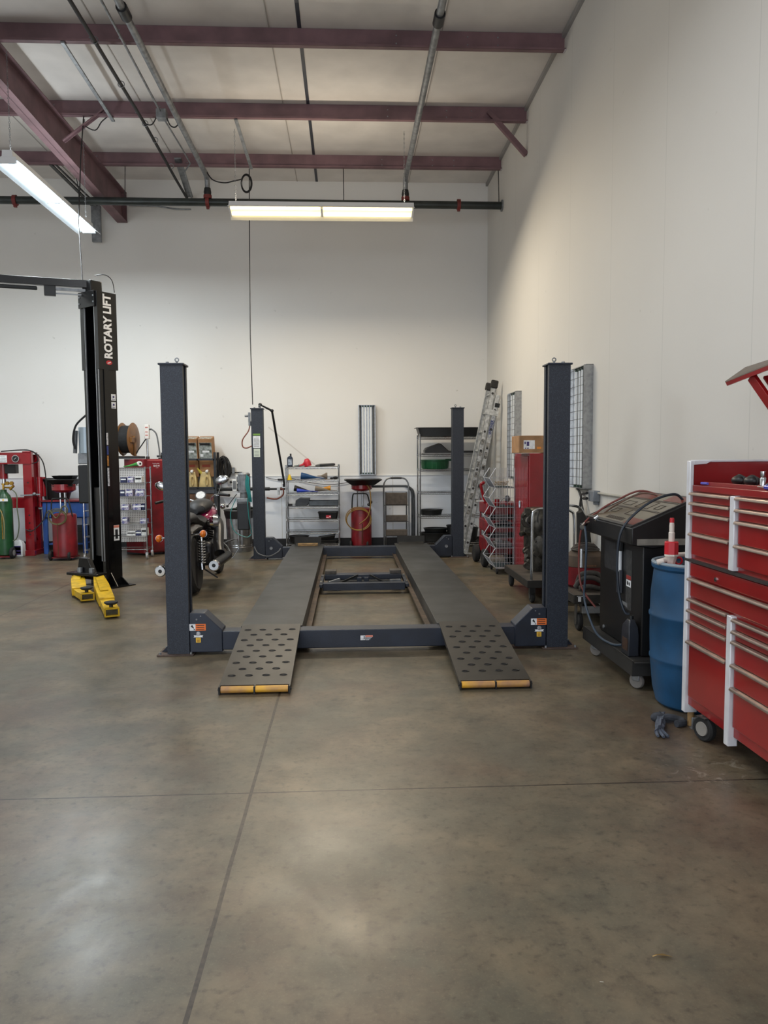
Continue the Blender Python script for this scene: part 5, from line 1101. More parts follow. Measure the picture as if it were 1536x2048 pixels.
for s, a in ((0.78, -0.35), (1.0, 0.35)):
    b = MB()
    for k in range(7): b.lathe([(0.03, 0), (0.085, 0), (0.085, 0.012), (0.03, 0.012)], (0, 0, 0.03*k), 20, 'Z', Mb @ Matrix.Translation((0, s, 0.46)) @ Matrix.Rotation(a*-1, 4, 'X'))
    b.cyl(V(0, s, 0.46), V(0, s+a*0.2, 0.7), 0.05, n=14); b.build('finned_cylinder', pm('dull_engine_alloy', (80, 80, 82), 0.4, 0.7, 0.3, 12), t)
MB().tube([V(0.14, 1.0, 0.42), V(0.38, 1.0, 0.46), V(0.38, 1.0, 0.34), V(0.30, 0.98, 0.24), V(0.14, 0.96, 0.2)], 0.009, 8).build('crash_bar', CHROME, t)
MB().lathe([(0, -0.05), (0.085, -0.045), (0.10, 0), (0.08, 0.05), (0, 0.055)], (0.17, 0.80, 0.70), 18, 'X', Mb).build('air_cleaner', CHROME, t)
MB().tube(smooth_path([V(0.14, 1.0, 0.72), V(0.2, 0.85, 0.66), V(0.22, 0.6, 0.45), V(0.24, 0.5, 0.36)], 5), 0.062, 12).build('heat_shield', pm('dark_shield', (38, 38, 40), 0.35, 0.3), t)
MB().bar(V(0.0, 0.6, 0.2), V(0.16, 0.62, 0.06), 0.02, 0.015).build('foot_stand', BLACK, t)
MB().lathe([(0.0, -0.08), (0.09, -0.06), (0.1, 0.02), (0.0, 0.03)], (0, 1.38, 0.82), 22, 'Y', Mb).build('headlight', CHROME, t)
MB().ball(V(0.2, 1.25, 0.86), 0.035).ball(V(-0.2, 1.25, 0.86), 0.035).build('front_signal', CHROME, t)

# ================================================================== BACK WALL SIDE
def wire_rack(label, x0, x1, y0, y1, zs, H, group=None, post_r=0.0125):
    t = thing('wire_shelf_unit', label, 'shelf', ((x0+x1)/2, (y0+y1)/2, 0), 0, group)
    for x in (x0, x1):
        for y in (y0, y1):
            b = MB().cyl((x, y, 0.03), (x, y, H), post_r, n=10)
            for z in zs: b.cyl((x, y, z-0.016), (x, y, z+0.016), post_r+0.005, post_r+0.002, n=10)
            b.cyl((x, y, 0.0), (x, y, 0.03), post_r*0.7, n=8); b.build('post', CHROME, t)
    for z in zs:
        b = MB()
        for y in (y0, y1):
            b.cyl((x0, y, z), (x1, y, z), 0.0045, n=6); b.cyl((x0, y, z-0.028), (x1, y, z-0.028), 0.0045, n=6)
            m_ = int((x1-x0)/0.055)
            pts = [Vector((x0+(x1-x0)*i/(2*m_), y, z-(0.028 if i % 2 else 0.0))) for i in range(2*m_+1)]
            b.tube(pts, 0.0028, 4)
        for x in (x0, x1): b.cyl((x, y0, z), (x, y1, z), 0.0045, n=6); b.cyl((x, y0, z-0.028), (x, y1, z-0.028), 0.0045, n=6)
        k = int((x1-x0)/0.03)
        for i in range(1, k): x = x0+(x1-x0)*i/k; b.cyl((x, y0, z+0.003), (x, y1, z+0.003), 0.0018, n=4)
        b.build('wire_shelf', CHROME, t)
    return t
LS = (1.325, 1.115, 0.905, 0.695, 0.485, 0.285, 0.085)
wire_rack('low chrome wire shelf unit of seven shelves on the back wall, behind left runway', -0.985, -0.145, 12.18, 12.55, LS, 1.36)
y = 12.33
# top shelf
t = thing('oil_bottle', 'dark blue oil bottle with silver label at left end of the low wire shelf top', 'bottle', (-0.92, y, 1.33))
MB().prism([(-0.97, 1.329), (-0.885, 1.329), (-0.88, 1.47), (-0.9, 1.495), (-0.905, 1.505), (-0.935, 1.505), (-0.972, 1.475)], 'Y', y-0.03, y+0.03).build('bottle_body', pm('dark_blue_bottle', (28, 40, 60), 0.35), t, bevel=0.008)
MB().cyl((-0.915, y, 1.5), (-0.915, y, 1.54), 0.014, n=12).build('cap', BLACK, t); MB().bx(-0.955, -0.895, y-0.032, y-0.030, 1.36, 1.45).build('bottle_label', pm('silver_blue_label', (176, 188, 204), 0.35, 0, 0.4, 30), t)
def funnel(label, cx, cy, z, r, L_, mat, ang=0.0, rz=0.0, group='plastic funnels on the low wire shelf', oval=0.8):
    """funnel lying on its side, spout pointing along +X rotated by ang"""
    M = Matrix.Translation((cx, cy, z)) @ Matrix.Rotation(rz, 4, 'Z') @ Matrix.Rotation(ang, 4, 'Y')
    t = thing('funnel', label, 'funnel', (cx, cy, z-r*oval), 0, group)
    b = MB(); b.lathe([(r, 0), (r*1.04, 0.006), (r, 0.03), (r*0.9, L_*0.16), (r*0.3, L_*0.55), (r*0.16, L_*0.62), (r*0.11, L_), (r*0.07, L_), (r*0.1, L_*0.62), (r*0.84, L_*0.16), (r*0.95, 0.0)], (0, 0, 0), 28, 'X', M @ Matrix.Diagonal((1, 1, oval, 1)))
    b.build('funnel_body', mat, t); return t
REDF = pm('red_translucent_plastic', (196, 34, 50), 0.35, coat=0.3)
t = thing('funnel', 'red funnel standing tilted on top of the low wire shelf', 'funnel', (-0.67, y, 1.33), 0, 'plastic funnels on the low wire shelf')
Mf = Matrix.Translation((-0.635, y, 1.335)) @ Matrix.Rotation(-0.25, 4, 'Y')
MB().lathe([(0.055, 0), (0.06, 0.02), (0.055, 0.08), (0.04, 0.11), (0.028, 0.125), (0.02, 0.125), (0.04, 0.08), (0.045, 0.0)], (0, 0, 0), 24, 'Z', Mf).build('cone', REDF, t)
MB().tube([(-0.67, y, 1.40), (-0.72, y, 1.36), (-0.79, y, 1.34)], 0.02, 10, radii=[0.035, 0.02, 0.012]).build('spout', REDF, t)
solo(MB().tube([(-0.86, y, 1.343), (-0.8, y, 1.345), (-0.775, y, 1.352)], 0.012, 8, radii=[0.008, 0.012, 0.02]), 'small_nozzle', pm('grey_green_rubber', (100, 108, 100), 0.6), 'small grey nozzle beside the red funnel on the low shelf top', 'nozzle')
t = thing('flashlight', 'black cylindrical tool lying on the right end of the low wire shelf top', 'tool', (-0.35, y, 1.33))
MB().cyl((-0.45, y, 1.352), (-0.215, y, 1.362), 0.022, n=16).build('tool_body', BLACK, t); MB().cyl((-0.52, y, 1.345), (-0.45, y, 1.352), 0.012, 0.02, n=12).cyl((-0.215, y, 1.362), (-0.2, y, 1.363), 0.017, n=12).build('metal_end', DSTEEL, t)
# second shelf
s2 = 1.12
t = thing('plastic_cone', 'small yellow cone spout on the second tier of the low wire shelf', 'cone', (-0.925, y, s2), 0)
MB().lathe([(0.0, 0), (0.04, 0), (0.042, 0.01), (0.03, 0.05), (0.014, 0.095), (0.008, 0.1), (0, 0.1)], (-0.93, y-0.11, s2-0.01), 20).build('cone', pm('yellow_plastic', (232, 196, 20), 0.4), t)
funnel('large blue funnel lying on the second tier of the low wire shelf', -0.755, y, s2+0.062, 0.068, 0.42, pm('teal_blue_plastic', (22, 74, 122), 0.45), 0.12)
funnel('tan grey funnel lying on the second tier of the low wire shelf', -0.33, y-0.02, s2+0.06, 0.062, 0.16, pm('tan_grey_plastic', (132, 118, 102), 0.55), 0.0, PI)
t = thing('rubber_boot', 'dark rubber piece at the right end of the second tier of the low wire shelf', 'part', (-0.22, y, s2))
MB().ball((-0.2, y, s2+0.025), 0.03, (1.5, 1, 0.8)).ball((-0.26, y, s2+0.02), 0.02, (1.5, 1, 0.8)).build('lump', RUBBER, t)
# third shelf
s3 = 0.91
funnel('black funnel at the left on the third tier of the low wire shelf', -0.865, y, s3+0.075, 0.06, 0.38, BLACK, 0.2)
funnel('bright blue funnel in front of the black one on the third tier', -0.82, y-0.06, s3+0.04, 0.042, 0.34, pm('bright_blue_plastic', (48, 74, 190), 0.4), 0.06)
funnel('grey brown funnel in the middle of the third tier', -0.53, y-0.02, s3+0.065, 0.055, 0.36, pm('grey_brown_plastic', (140, 128, 112), 0.55), 0.1)
funnel('amber yellow funnel on the third tier of the low wire shelf', -0.28, y, s3+0.07, 0.05, 0.2, pm('amber_plastic', (206, 140, 36), 0.4), 0.0, PI)
# fourth shelf
s4 = 0.70
t = thing('plastic_container', 'dark grey block shaped container on the fourth tier of the low wire shelf', 'container', (-0.75, y, s4))
MB().prism([(-0.85, s4), (-0.66, s4), (-0.62, s4+0.05), (-0.61, s4+0.125), (-0.77, s4+0.13), (-0.84, s4+0.09)], 'Y', y-0.09, y+0.08).build('body', pm('charcoal_plastic', (52, 56, 62), 0.45, 0, 0.2, 8), t, bevel=0.012, seg=3)
t = thing('spill_tray', 'long shallow grey tray on the fourth tier of the low wire shelf', 'tray', (-0.38, y, s4))
b = MB().bx(-0.63, -0.155, y-0.12, y+0.1, s4, s4+0.012); b.bx(-0.63, -0.155, y-0.12, y-0.11, s4, s4+0.075); b.bx(-0.63, -0.155, y+0.09, y+0.1, s4, s4+0.085); b.bx(-0.63, -0.62, y-0.12, y+0.1, s4, s4+0.07); b.bx(-0.165, -0.155, y-0.12, y+0.1, s4, s4+0.09)
for i in range(8): b.bx(-0.6+i*0.055, -0.575+i*0.055, y-0.123, y-0.119, s4+0.05, s4+0.062)
b.build('tray_body', pm('slate_plastic', (74, 82, 90), 0.45, 0, 0.2, 8), t, bevel=0.003)
solo(MB().bx(-0.965, -0.895, y-0.1, y-0.02, s4, s4+0.035), 'small_box', BLACK, 'small black box at the left end of the fourth tier', 'box', bevel=0.005)
# fifth shelf pan
q = pan_('drain_pan', 'black drain pan with red label on the fifth tier of the low wire shelf', -0.32, y, 0.49, 0.165, 0.15, 0.105, BLACK, square=True, flare=0.86)
r_ = MB().bx(-0.355, -0.275, y-0.1495, y-0.1475, 0.505, 0.55); r_.build('pan_label', pm('pan_red_label', (190, 40, 56), 0.5), q)
r_ = MB().bx(-0.30, -0.28, y-0.151, y-0.1495, 0.52, 0.54).bx(-0.35, -0.31, y-0.151, y-0.1495, 0.512, 0.518); r_.build('label_print', PAPER, q)
pan_('drain_pan', 'round black pan on the left of the lowest tier of the low wire shelf', -0.80, y, 0.095, 0.165, 0.15, 0.12, BLACK, flare=0.8)
pan_('drain_pan', 'flat black pan lying upside down on the right of the lowest tier', -0.33, y, 0.095, 0.17, 0.15, 0.055, BLACK, square=True, flare=0.9)
pan_('drain_pan', 'black pan tilted on top of the flat one on the lowest tier', -0.34, y-0.01, 0.158, 0.14, 0.13, 0.05, BLACK, square=True, flare=0.85, M=Matrix.Rotation(-0.13, 4, 'Y'))

# ---- second drainer
t = drainer(0.212, 12.25, 0.165, 0.66, 'red oil drainer in front of the back wall with coiled yellow hose', 0.97, 0.30, pm('yellow_brown_hose', (130, 98, 38), 0.4), coil=(0.155, 0.505, 0.195, 0.18), handle_z=0.89)
MB().tube(smooth_path([(0.26, 12.1, 1.05), (0.33, 12.07, 1.0), (0.36, 12.05, 0.85), (0.35, 12.04, 0.66), (0.30, 12.03, 0.52), (0.18, 12.03, 0.42)], 6), 0.009, 8).build('hanging_hose', pm('yellow_brown_hose', (130, 98, 38), 0.4), t)
MB().cyl((0.22, 12.03, 0.10), (0.225, 12.03, 0.42), 0.007, n=8).build('dip_rod', pm('dark_brass_rod', (96, 60, 40), 0.4, 0.5), t)
MB().ball((0.36, 12.12, 0.76), 0.03).ball((0.33, 12.12, 0.72), 0.025).build('valve_knob', BLACK, t)
# ---- folded step stool ladder
t = thing('step_stool', 'folded chrome step stool with three brown treads against the back wall', 'step stool', (0.79, 12.45, 0))
GT = pm('grey_tube', (118, 120, 122), 0.35, 0.7, 0.15, 12)
MB().tube(smooth_path([(0.585, 12.35, 0.0), (0.585, 12.38, 0.5), (0.585, 12.42, 0.95), (0.61, 12.44, 1.08), (0.69, 12.45, 1.13), (0.89, 12.45, 1.13), (0.97, 12.44, 1.08), (0.995, 12.42, 0.95), (0.995, 12.38, 0.5), (0.995, 12.35, 0.0)], 6), 0.0125, 10).build('front_frame', GT, t)
MB().tube([(0.62, 12.46, 0.0), (0.62, 12.45, 0.9)], 0.011, 8).build('rear_leg', GT, t); MB().tube([(0.96, 12.46, 0.0), (0.96, 12.45, 0.9)], 0.011, 8).build('rear_leg', GT, t)
MB().cyl((0.70, 12.44, 1.131), (0.88, 12.44, 1.131), 0.016, n=12).build('grip', BLACK, t)
BR = pm('brown_tread', (92, 84, 76), 0.75, 0, 0.15, 20)
for z0, z1 in ((0.695, 0.895), (0.425, 0.53), (0.19, 0.295)):
    MB().bx(0.612, 0.968, 12.345, 12.375, z0, z1).build('tread', BR, t, bevel=0.014, seg=4)
    MB().cyl((0.59, 12.36, z0-0.004), (0.99, 12.36, z0-0.004), 0.007, n=8).build('tread_rod', GT, t)
# ---- bent pipe rail behind
solo(MB().tube(smooth_path([(0.30, 12.6, 0.99), (0.5, 12.6, 0.99), (0.95, 12.6, 0.99), (1.02, 12.6, 0.96), (1.065, 12.6, 0.88), (1.07, 12.6, 0.7), (1.07, 12.6, 0.35), (1.07, 12.6, 0.0)], 6), 0.02, 10).tube(smooth_path([(0.95, 12.66, 1.0), (1.06, 12.64, 0.95), (1.10, 12.62, 0.86), (1.105, 12.62, 0.6), (1.105, 12.62, 0.0)], 6), 0.012, 8), 'pipe_rail', pm('dark_grey_tube', (84, 88, 92), 0.4, 0.4, 0.15, 12), 'dark grey bent pipe rail behind the folded step stool', 'pipe')

# ---- tall wire rack at the corner
TS = (1.79, 1.51, 1.275, 0.905, 0.525, 0.10)
wire_rack('tall chrome wire shelf unit in the corner behind the rear right lift post', 1.15, 2.19, 12.05, 12.5, TS, 1.83)
y = 12.27
pan_('mixing_trough', 'long black tray across the very top of the tall wire shelf', 1.665, y, 1.80, 0.56, 0.22, 0.14, BLACK, square=True, flare=0.9, cat='tray')
t = thing('drain_pan', 'black ribbed oil pan leaning up on the second tier of the tall wire shelf', 'drain pan', (1.4, y, 1.52))
MB().prism([(1.24, 1.517), (2.08, 1.517), (2.08, 1.57), (1.62, 1.57), (1.5, 1.68), (1.46, 1.69), (1.26, 1.62), (1.235, 1.58)], 'Y', y-0.13, y+0.14).build('pan_body', BLACK, t, bevel=0.015, seg=3)
MB().bx(1.19, 2.1, y-0.2, y-0.02, 1.515, 1.535).build('tray_lip', GREYP, t, bevel=0.004)
t = thing('drain_tub', 'dark green drain tub with spout on the third tier of the tall wire shelf', 'drain pan', (1.42, y, 1.28))
GRD = pm('dark_green_plastic', (20, 84, 48), 0.4, 0, 0.15, 6)
MB().lathe([(0.0, 0), (0.2, 0), (0.215, 0.02), (0.225, 0.13), (0.24, 0.135), (0.24, 0.15), (0.21, 0.15), (0.2, 0.02), (0, 0.015)], (1.41, y, 1.28), 36).build('tub_body', GRD, t)
b = MB()
for k in range(20):
    a = 2*PI*k/20; b.bar((1.41+0.212*math.cos(a), y+0.212*math.sin(a), 1.29), (1.41+0.222*math.cos(a), y+0.222*math.sin(a), 1.40), 0.012, 0.012, (math.cos(a), math.sin(a), 0))
b.bx(1.58, 1.72, y-0.03, y+0.03, 1.405, 1.44); b.build('tub_rib', GRD, t)
pan_('drain_pan', 'round black pan on the fifth tier of the tall wire shelf', 1.35, y, 0.535, 0.19, 0.17, 0.09, BLACK, flare=0.85)
pan_('drain_pan', 'lower black bucket shaped pan on the bottom tier of the tall wire shelf', 1.42, y, 0.11, 0.26, 0.19, 0.14, BLACK, flare=0.82)
pan_('drain_pan', 'upper black pan stacked on the bottom tier of the tall wire shelf', 1.42, y, 0.252, 0.2, 0.17, 0.07, BLACK, flare=0.85)
t = thing('bucket', 'black bucket with handle on the bottom tier behind the ladder foot', 'bucket', (1.97, y, 0.11))
MB().lathe([(0.0, 0), (0.1, 0), (0.125, 0.2), (0.132, 0.2), (0.132, 0.215), (0.115, 0.215), (0.092, 0.01), (0, 0.01)], (1.99, y, 0.11), 28).build('bucket_body', BLACK, t); MB().torus((1.99, y, 0.3), 0.12, 0.004, 'Y', 20, 6, a0=0, a1=PI, sc=(1, 1, 0.7)).build('bail_handle', BLACK, t)
pan_('drain_pan', 'black pan between the rear post and ladder on the bottom tier', 1.71, y-0.05, 0.11, 0.12, 0.12, 0.26, BLACK, flare=0.8)

# ---- aluminium extension ladder leaning on the right wall
t = thing('extension_ladder', 'paint splashed aluminium extension ladder leaning toward the right wall', 'ladder', (1.95, 11.6, 0))
ALU = pm('aluminium', (206, 207, 205), 0.42, 0.25, 0.22, 24, bump=0.05)
up = Vector((2.29-1.775, 0, 2.52)).normalized(); out = Vector((-up.z, 0, up.x))   # out of ladder plane, towards -X
def rail(y, off, a0, a1, nm='rail'):
    p0 = Vector((1.775, y, 0.02))+out*off+up*a0; p1 = Vector((1.775, y, 0.02))+out*off+up*a1
    b = MB(); b.bar(p0, p1, 0.006, 0.075, out); q_ = Vector((0, 1, 0))*(0.012 if y < 11.6 else -0.012)
    b.bar(p0+out*0.034+q_, p1+out*0.034+q_, 0.03, 0.005, out); b.bar(p0-out*0.034+q_, p1-out*0.034+q_, 0.03, 0.005, out)
    return b.build(nm, ALU, t)
for yy in (11.40, 11.84):
    rail(yy, 0.0, 0.0, 2.42); rail(yy, 0.085, 0.24, 2.56)
for off, a0, k0 in ((0.0, 0.16, 8), (0.085, 0.4, 8)):
    for k in range(k0):
        p = Vector((1.775, 0, 0.02))+out*off+up*(a0+0.29*k)
        MB().cyl((p.x, 11.39, p.z), (p.x, 11.85, p.z), 0.016, n=10).build('rung', ALU, t)
        b = MB(); b.cyl((p.x, 11.391, p.z), (p.x, 11.386, p.z), 0.018, n=12); b.build('rung_end', pm('dark_rung_end', (48, 46, 44), 0.6), t)
for yy in (11.40, 11.84):
    p = Vector((1.775, yy, 0.02))+out*0.085+up*2.56
    MB().bar(p-up*0.05, p+up*0.07, 0.06, 0.11, out).build('end_boot', pm('black_boot', (50, 48, 46), 0.8, 0, 0.3, 20), t, bevel=0.02, seg=3)
    p = Vector((1.775, yy, 0.0)); MB().bar(p+Vector((0, 0, 0.03)), p+up*0.06, 0.03, 0.07, out).bx(p.x-0.04, p.x+0.09, yy-0.03, yy+0.03, 0, 0.02).build('swivel_foot', ALU, t, bevel=0.004)
p = Vector((1.775, 11.4, 0.02))+up*2.15
MB().bar(p-up*0.04+Vector((0, -0.012, 0))+out*0.04, p+up*0.04+Vector((0, -0.012, 0))+out*0.04, 0.01, 0.2, out).build('guide_bracket', ALU, t); MB().bar(p+up*0.09-out*0.02+Vector((0, -0.01, 0)), p+up*0.15-out*0.02+Vector((0, -0.01, 0)), 0.03, 0.07, out).build('lock_block', BLACK, t)
# lettering runs down the near rail
MLm = Matrix((-up, Vector((0, 0, 0)), Vector((0, -1, 0)))).transposed().to_4x4()
yv = Vector((0, -1, 0)).cross(up) ; 
Ml = Matrix((up, yv if yv.dot(-out) > 0 else yv, Vector((0, -1, 0)))).transposed().to_4x4(); Ml.translation = Vector((1.775, 11.393, 0.02))+up*1.93
NAVYINK = pm('navy_ink', (38, 54, 110), 0.5)
text_mesh('WERNER', 0.055, NAVYINK, 'rail_lettering', t, Ml, bold=0.0015)
b = MB(); pts = [Ml @ Vector((0.16*math.cos(a), 0.03*math.sin(a), 0)) for a in [2*PI*i/32 for i in range(33)]]; b.tube(pts, 0.002, 4); b.build('oval_outline', NAVYINK, t)
random.seed(11)
for a in (1.62, 1.45, 1.28, 1.12, 0.98, 0.55, 0.78):
    for off in (0.0, 0.085):
        c = Vector((1.775, 11.392, 0.02))+out*off+up*(a+0.03*(off > 0))
        MB().bar(c, c+up*random.uniform(0.05, 0.11), 0.001, 0.045, out).build('caution_label', pm('worn_grey_label', (160, 157, 150), 0.6, 0, 0.6, 60), t)

# ================================================================== RIGHT SIDE
# ---- red cabinet and cardboard box
t = thing('metal_cabinet', 'narrow tall red metal cabinet against the right wall under a cardboard box', 'cabinet', (2.21, 9.1, 0))
MB().bx(2.10, 2.325, 8.72, 9.48, 0.02, 1.515).build('cabinet_body', RED, t, bevel=0.006)
MB().bx(2.088, 2.10, 8.76, 9.46, 0.08, 1.485).build('door', RED, t, bevel=0.004)
MB().bx(2.12, 2.31, 8.74, 9.46, 0, 0.02).build('plinth', BLACK, t)
b = MB(); b.lathe([(0.0, 0.0), (0.05, 0.0), (0.052, -0.006), (0.04, -0.01), (0.03, -0.008), (0.0, -0.008)], (2.087, 9.12, 0.9), 24, 'X'); b.bar((2.075, 9.12, 0.86), (2.075, 9.12, 0.94), 0.014, 0.016); b.build('round_handle', CHROME, t)
b = MB()
for z in (0.78,): b.bx(2.0865, 2.088, 8.9, 9.3, z, z+0.004)
b.bx(2.0865, 2.088, 8.9, 8.903, 0.78, 1.38); b.bx(2.0865, 2.088, 9.3, 9.303, 0.78, 1.38); b.build('door_crease', DRED, t)
t = thing('cardboard_box', 'cardboard box with white label sitting on the red cabinet', 'box', (2.16, 8.95, 1.515))
MB().bx(1.985, 2.315, 8.74, 9.15, 1.52, 1.72).build('carton', CARD, t, bevel=0.004)
MB().bx(2.035, 2.165, 8.737, 8.739, 1.565, 1.665).build('shipping_label', PAPER, t)
q = MB().bx(2.07, 2.10, 8.7355, 8.737, 1.60, 1.65).bx(2.045, 2.06, 8.7355, 8.737, 1.62, 1.65).bx(2.05, 2.065, 8.7355, 8.737, 1.57, 1.58).bx(2.075, 2.095, 8.7355, 8.737, 1.57, 1.58); q.build('label_print', pm('violet_ink', (70, 60, 110), 0.5), t)
MB().bx(2.19, 2.24, 8.737, 8.739, 1.565, 1.59).build('orange_print', pm('orange_print', (224, 140, 50), 0.6), t)

# ---- wire bin tower
t = thing('wire_bin_tower', 'rolling tower of five stacked chrome wire bins in front of the red cabinet', 'bin rack', (2.0, 9.6, 0))
by0, by1, bx_b = 9.42, 9.84, 2.08
zz = [0.085, 0.33, 0.585, 0.842, 1.085, 1.335]
CW = pm('bright_wire', (196, 198, 200), 0.4, 0.3, 0.1, 20)
for k in range(5):
    z0, z1 = zz[k], zz[k+1]; zm = (z0+z1)/2
    b = MB(); xa, xb = 1.845, 1.765
    for y in (by0, by1):
        b.tube([(xa, y, z0), (xb, y, zm), (xa, y, z1)], 0.006, 6)
        b.cyl((xa, y, z0), (bx_b, y, z0), 0.0045, n=6); b.cyl((bx_b, y, z0), (bx_b, y, z1), 0.004, n=6)
        for i in range(7): x = xa+(bx_b-xa)*(i+0.5)/7; b.cyl((x, y, z0), (x, y, z1-0.0), 0.0028, n=4)
        b.cyl((xb, y, zm), (bx_b, y, zm), 0.003, n=4); b.cyl((xa-0.04, y, z0+0.06), (bx_b, y, z0+0.06), 0.0025, n=4)
    for x, z in ((xa, z0), (xb, zm), (bx_b, z0)): b.cyl((x, by0, z), (x, by1, z), 0.0035, n=6)
    for i in range(9): y = by0+(by1-by0)*(i+0.5)/9; b.cyl((xa, y, z0), (xb, y, zm), 0.0016, n=4); b.cyl((xa, y, z0), (bx_b, y, z0), 0.0016, n=4)
    b.build('wire_bin', CW, t)
    MB().prism([(xa+0.002, z0+0.006), (bx_b, z0+0.006), (bx_b, z0+0.012), (xa+0.002, z0+0.012)], 'Y', by0+0.01, by1-0.01).build('bin_liner', pm('teal_grey_liner', (40, 58, 64), 0.85), t)
    if k >= 1: MB().poly([(xa-0.004, by0+0.02, z0+0.01), (xa-0.004, by1-0.02, z0+0.01), (xb+0.01, by1-0.02, zm-0.012), (xb+0.01, by0+0.02, zm-0.012)]).build('front_card', pm('grey_front_card', (78, 80, 86), 0.55), t, solid=0.003)
b = MB(); b.bx(1.85, 2.08, by0, by0+0.012, 0.07, 0.085); b.bx(1.85, 2.08, by1-0.012, by1, 0.07, 0.085); b.build('base_rail', CW, t)
for x in (1.87, 2.06):
    for y in (by0+0.02, by1-0.02):
        MB().lathe([(0.0, -0.012), (0.033, -0.012), (0.036, 0), (0.033, 0.012), (0, 0.012)], (x, y, 0.037), 18, 'X').build('caster_wheel', RUBBER, t); MB().bx(x-0.016, x+0.016, y-0.015, y+0.02, 0.04, 0.075).build('caster_fork', CHROME, t)
# goods in the bins
solo(MB().cyl((1.89, 9.55, 0.856), (1.89, 9.55, 0.94), 0.03, n=18), 'spool', RED, 'red spool in the fourth bin up of the wire tower, nearer its open front', 'spool', 'red spools in the wire tower')
solo(MB().cyl((2.02, 9.6, 0.856), (2.02, 9.6, 0.935), 0.02, n=18), 'spool', RED, 'slim red spool in the fourth bin up, nearer the red cabinet', 'spool', 'red spools in the wire tower')
b = MB(); random.seed(4)
for k in range(14): c = Vector((random.uniform(1.9, 2.04), random.uniform(9.5, 9.75), 1.11)); b.tube(smooth_path([c, c+Vector((random.uniform(-.07, .07), random.uniform(-.05, .05), 0.05)), c+Vector((random.uniform(-.1, .1), 0, 0.01))], 4), 0.004, 5)
solo(b, 'cable_tangle', pm('tan_cable', (150, 136, 112), 0.5), 'tangle of tan cables in the top bin of the wire tower', 'cable')
solo(MB().ball((2.0, 9.65, 0.63), 0.05, (1.4, 1, 0.6)).ball((1.92, 9.6, 0.62), 0.035, (1.5, 1, 0.6)).ball((2.05, 9.55, 0.625), 0.035, (1, 1, 0.8)), 'rag_heap', pm('black_rags', (30, 32, 40), 0.8, 0, 0.4, 20), 'dark bundle in the middle bin of the wire tower', 'rag')
solo(MB().bx(1.87, 2.06, 9.45, 9.75, 0.345, 0.39).bx(1.89, 1.95, 9.5, 9.7, 0.39, 0.42), 'parts_tray', GREYP, 'grey parts tray in the second bin up of the wire tower', 'tray', bevel=0.005)
solo(MB().ball((2.03, 9.6, 0.94), 0.045, (0.8, 0.8, 1)).tube(smooth_path([(2.0, 9.6, 0.95), (1.96, 9.58, 0.93), (1.93, 9.58, 0.88)], 4), 0.004, 5), 'work_lamp', GREYP, 'grey tool with a cord leaning in the fourth bin of the wire tower', 'tool')

# ---- red utility cart behind the tower
t = thing('utility_cart', 'red utility cart with black rubber tires behind the wire bin tower', 'cart', (2.0, 10.35, 0))
for z0, z1 in ((0.16, 0.38), (0.46, 0.63), (0.70, 0.86)): MB().bx(1.84, 2.29, 10.05, 10.6, z0, z1).build('red_bin', DRED, t, bevel=0.02)
MB().bx(1.9, 2.28, 10.12, 10.55, 0.15, 0.84).build('tool_load', BLACK, t)
for x in (1.86, 2.27):
    for y in (10.08, 10.57): MB().cyl((x, y, 0.12), (x, y, 0.9), 0.013, n=8).build('leg', DRED, t)
MB().tube(smooth_path([(1.84, 10.1, 0.85), (1.80, 10.1, 1.0), (1.78, 10.1, 1.1), (1.82, 10.1, 1.13), (1.84, 10.3, 1.1)], 5), 0.02, 10).build('push_handle', RED, t)
MB().bar((1.72, 10.1, 0.885), (2.2, 10.1, 0.885), 0.03, 0.015).build('white_bar', WHITE, t)
for x, y, R_ in ((1.80, 10.58, 0.125), (1.83, 10.08, 0.12), (2.25, 10.1, 0.12), (2.25, 10.58, 0.12)):
    MB().lathe([(0.05, -0.035), (R_*0.8, -0.042), (R_*0.97, -0.03), (R_, 0), (R_*0.97, 0.03), (R_*0.8, 0.042), (0.05, 0.035)], (x, y, R_), 28, 'X').build('tire', RUBBER, t)
    MB().cyl((x-0.03, y, R_), (x+0.03, y, R_), 0.052, n=16).build('hub', GREYP, t)

# ---- platform dolly with engine block
def dolly(name, label, x0, x1, y0, y1, z, castR, group='low platform dollies on casters'):
    t = thing('platform_dolly', label, 'dolly', ((x0+x1)/2, (y0+y1)/2, 0), 0, group)
    MB().bx(x0, x1, y0, y1, z-0.012, z).build('deck', pm('dirty_deck', (74, 66, 58), 0.7, 0, 0.3, 6), t)
    MB().bx(x0-0.004, x1+0.004, y0-0.006, y0+0.01, z-0.075, z+0.002).bx(x0-0.004, x1+0.004, y1-0.01, y1+0.006, z-0.075, z+0.002).bx(x0-0.006, x0+0.01, y0, y1, z-0.075, z+0.002).bx(x1-0.01, x1+0.006, y0, y1, z-0.075, z+0.002).build('rim_frame', pm('black_dirty_frame', (44, 41, 38), 0.6, 0.2, 0.3, 8), t, bevel=0.004)
    for x in (x0+0.06, x1-0.06):
        for y in (y0+0.07, y1-0.07):
            MB().lathe([(0.0, -0.018), (castR*0.85, -0.02), (castR, -0.01), (castR, 0.01), (castR*0.85, 0.02), (0, 0.018)], (x, y, castR), 20, 'X').build('caster_wheel', RUBBER, t)
            MB().bx(x-0.028, x-0.02, y-0.025, y+0.03, castR*0.7, z-0.06).bx(x+0.02, x+0.028, y-0.025, y+0.03, castR*0.7, z-0.06).bx(x-0.035, x+0.035, y-0.04, y+0.04, z-0.068, z-0.058).build('caster_fork', DSTEEL, t)
    return t
t = dolly('d1', 'brown topped platform dolly carrying a greasy engine behind the right lift post', 1.80, 2.31, 7.5, 8.62, 0.235, 0.062)
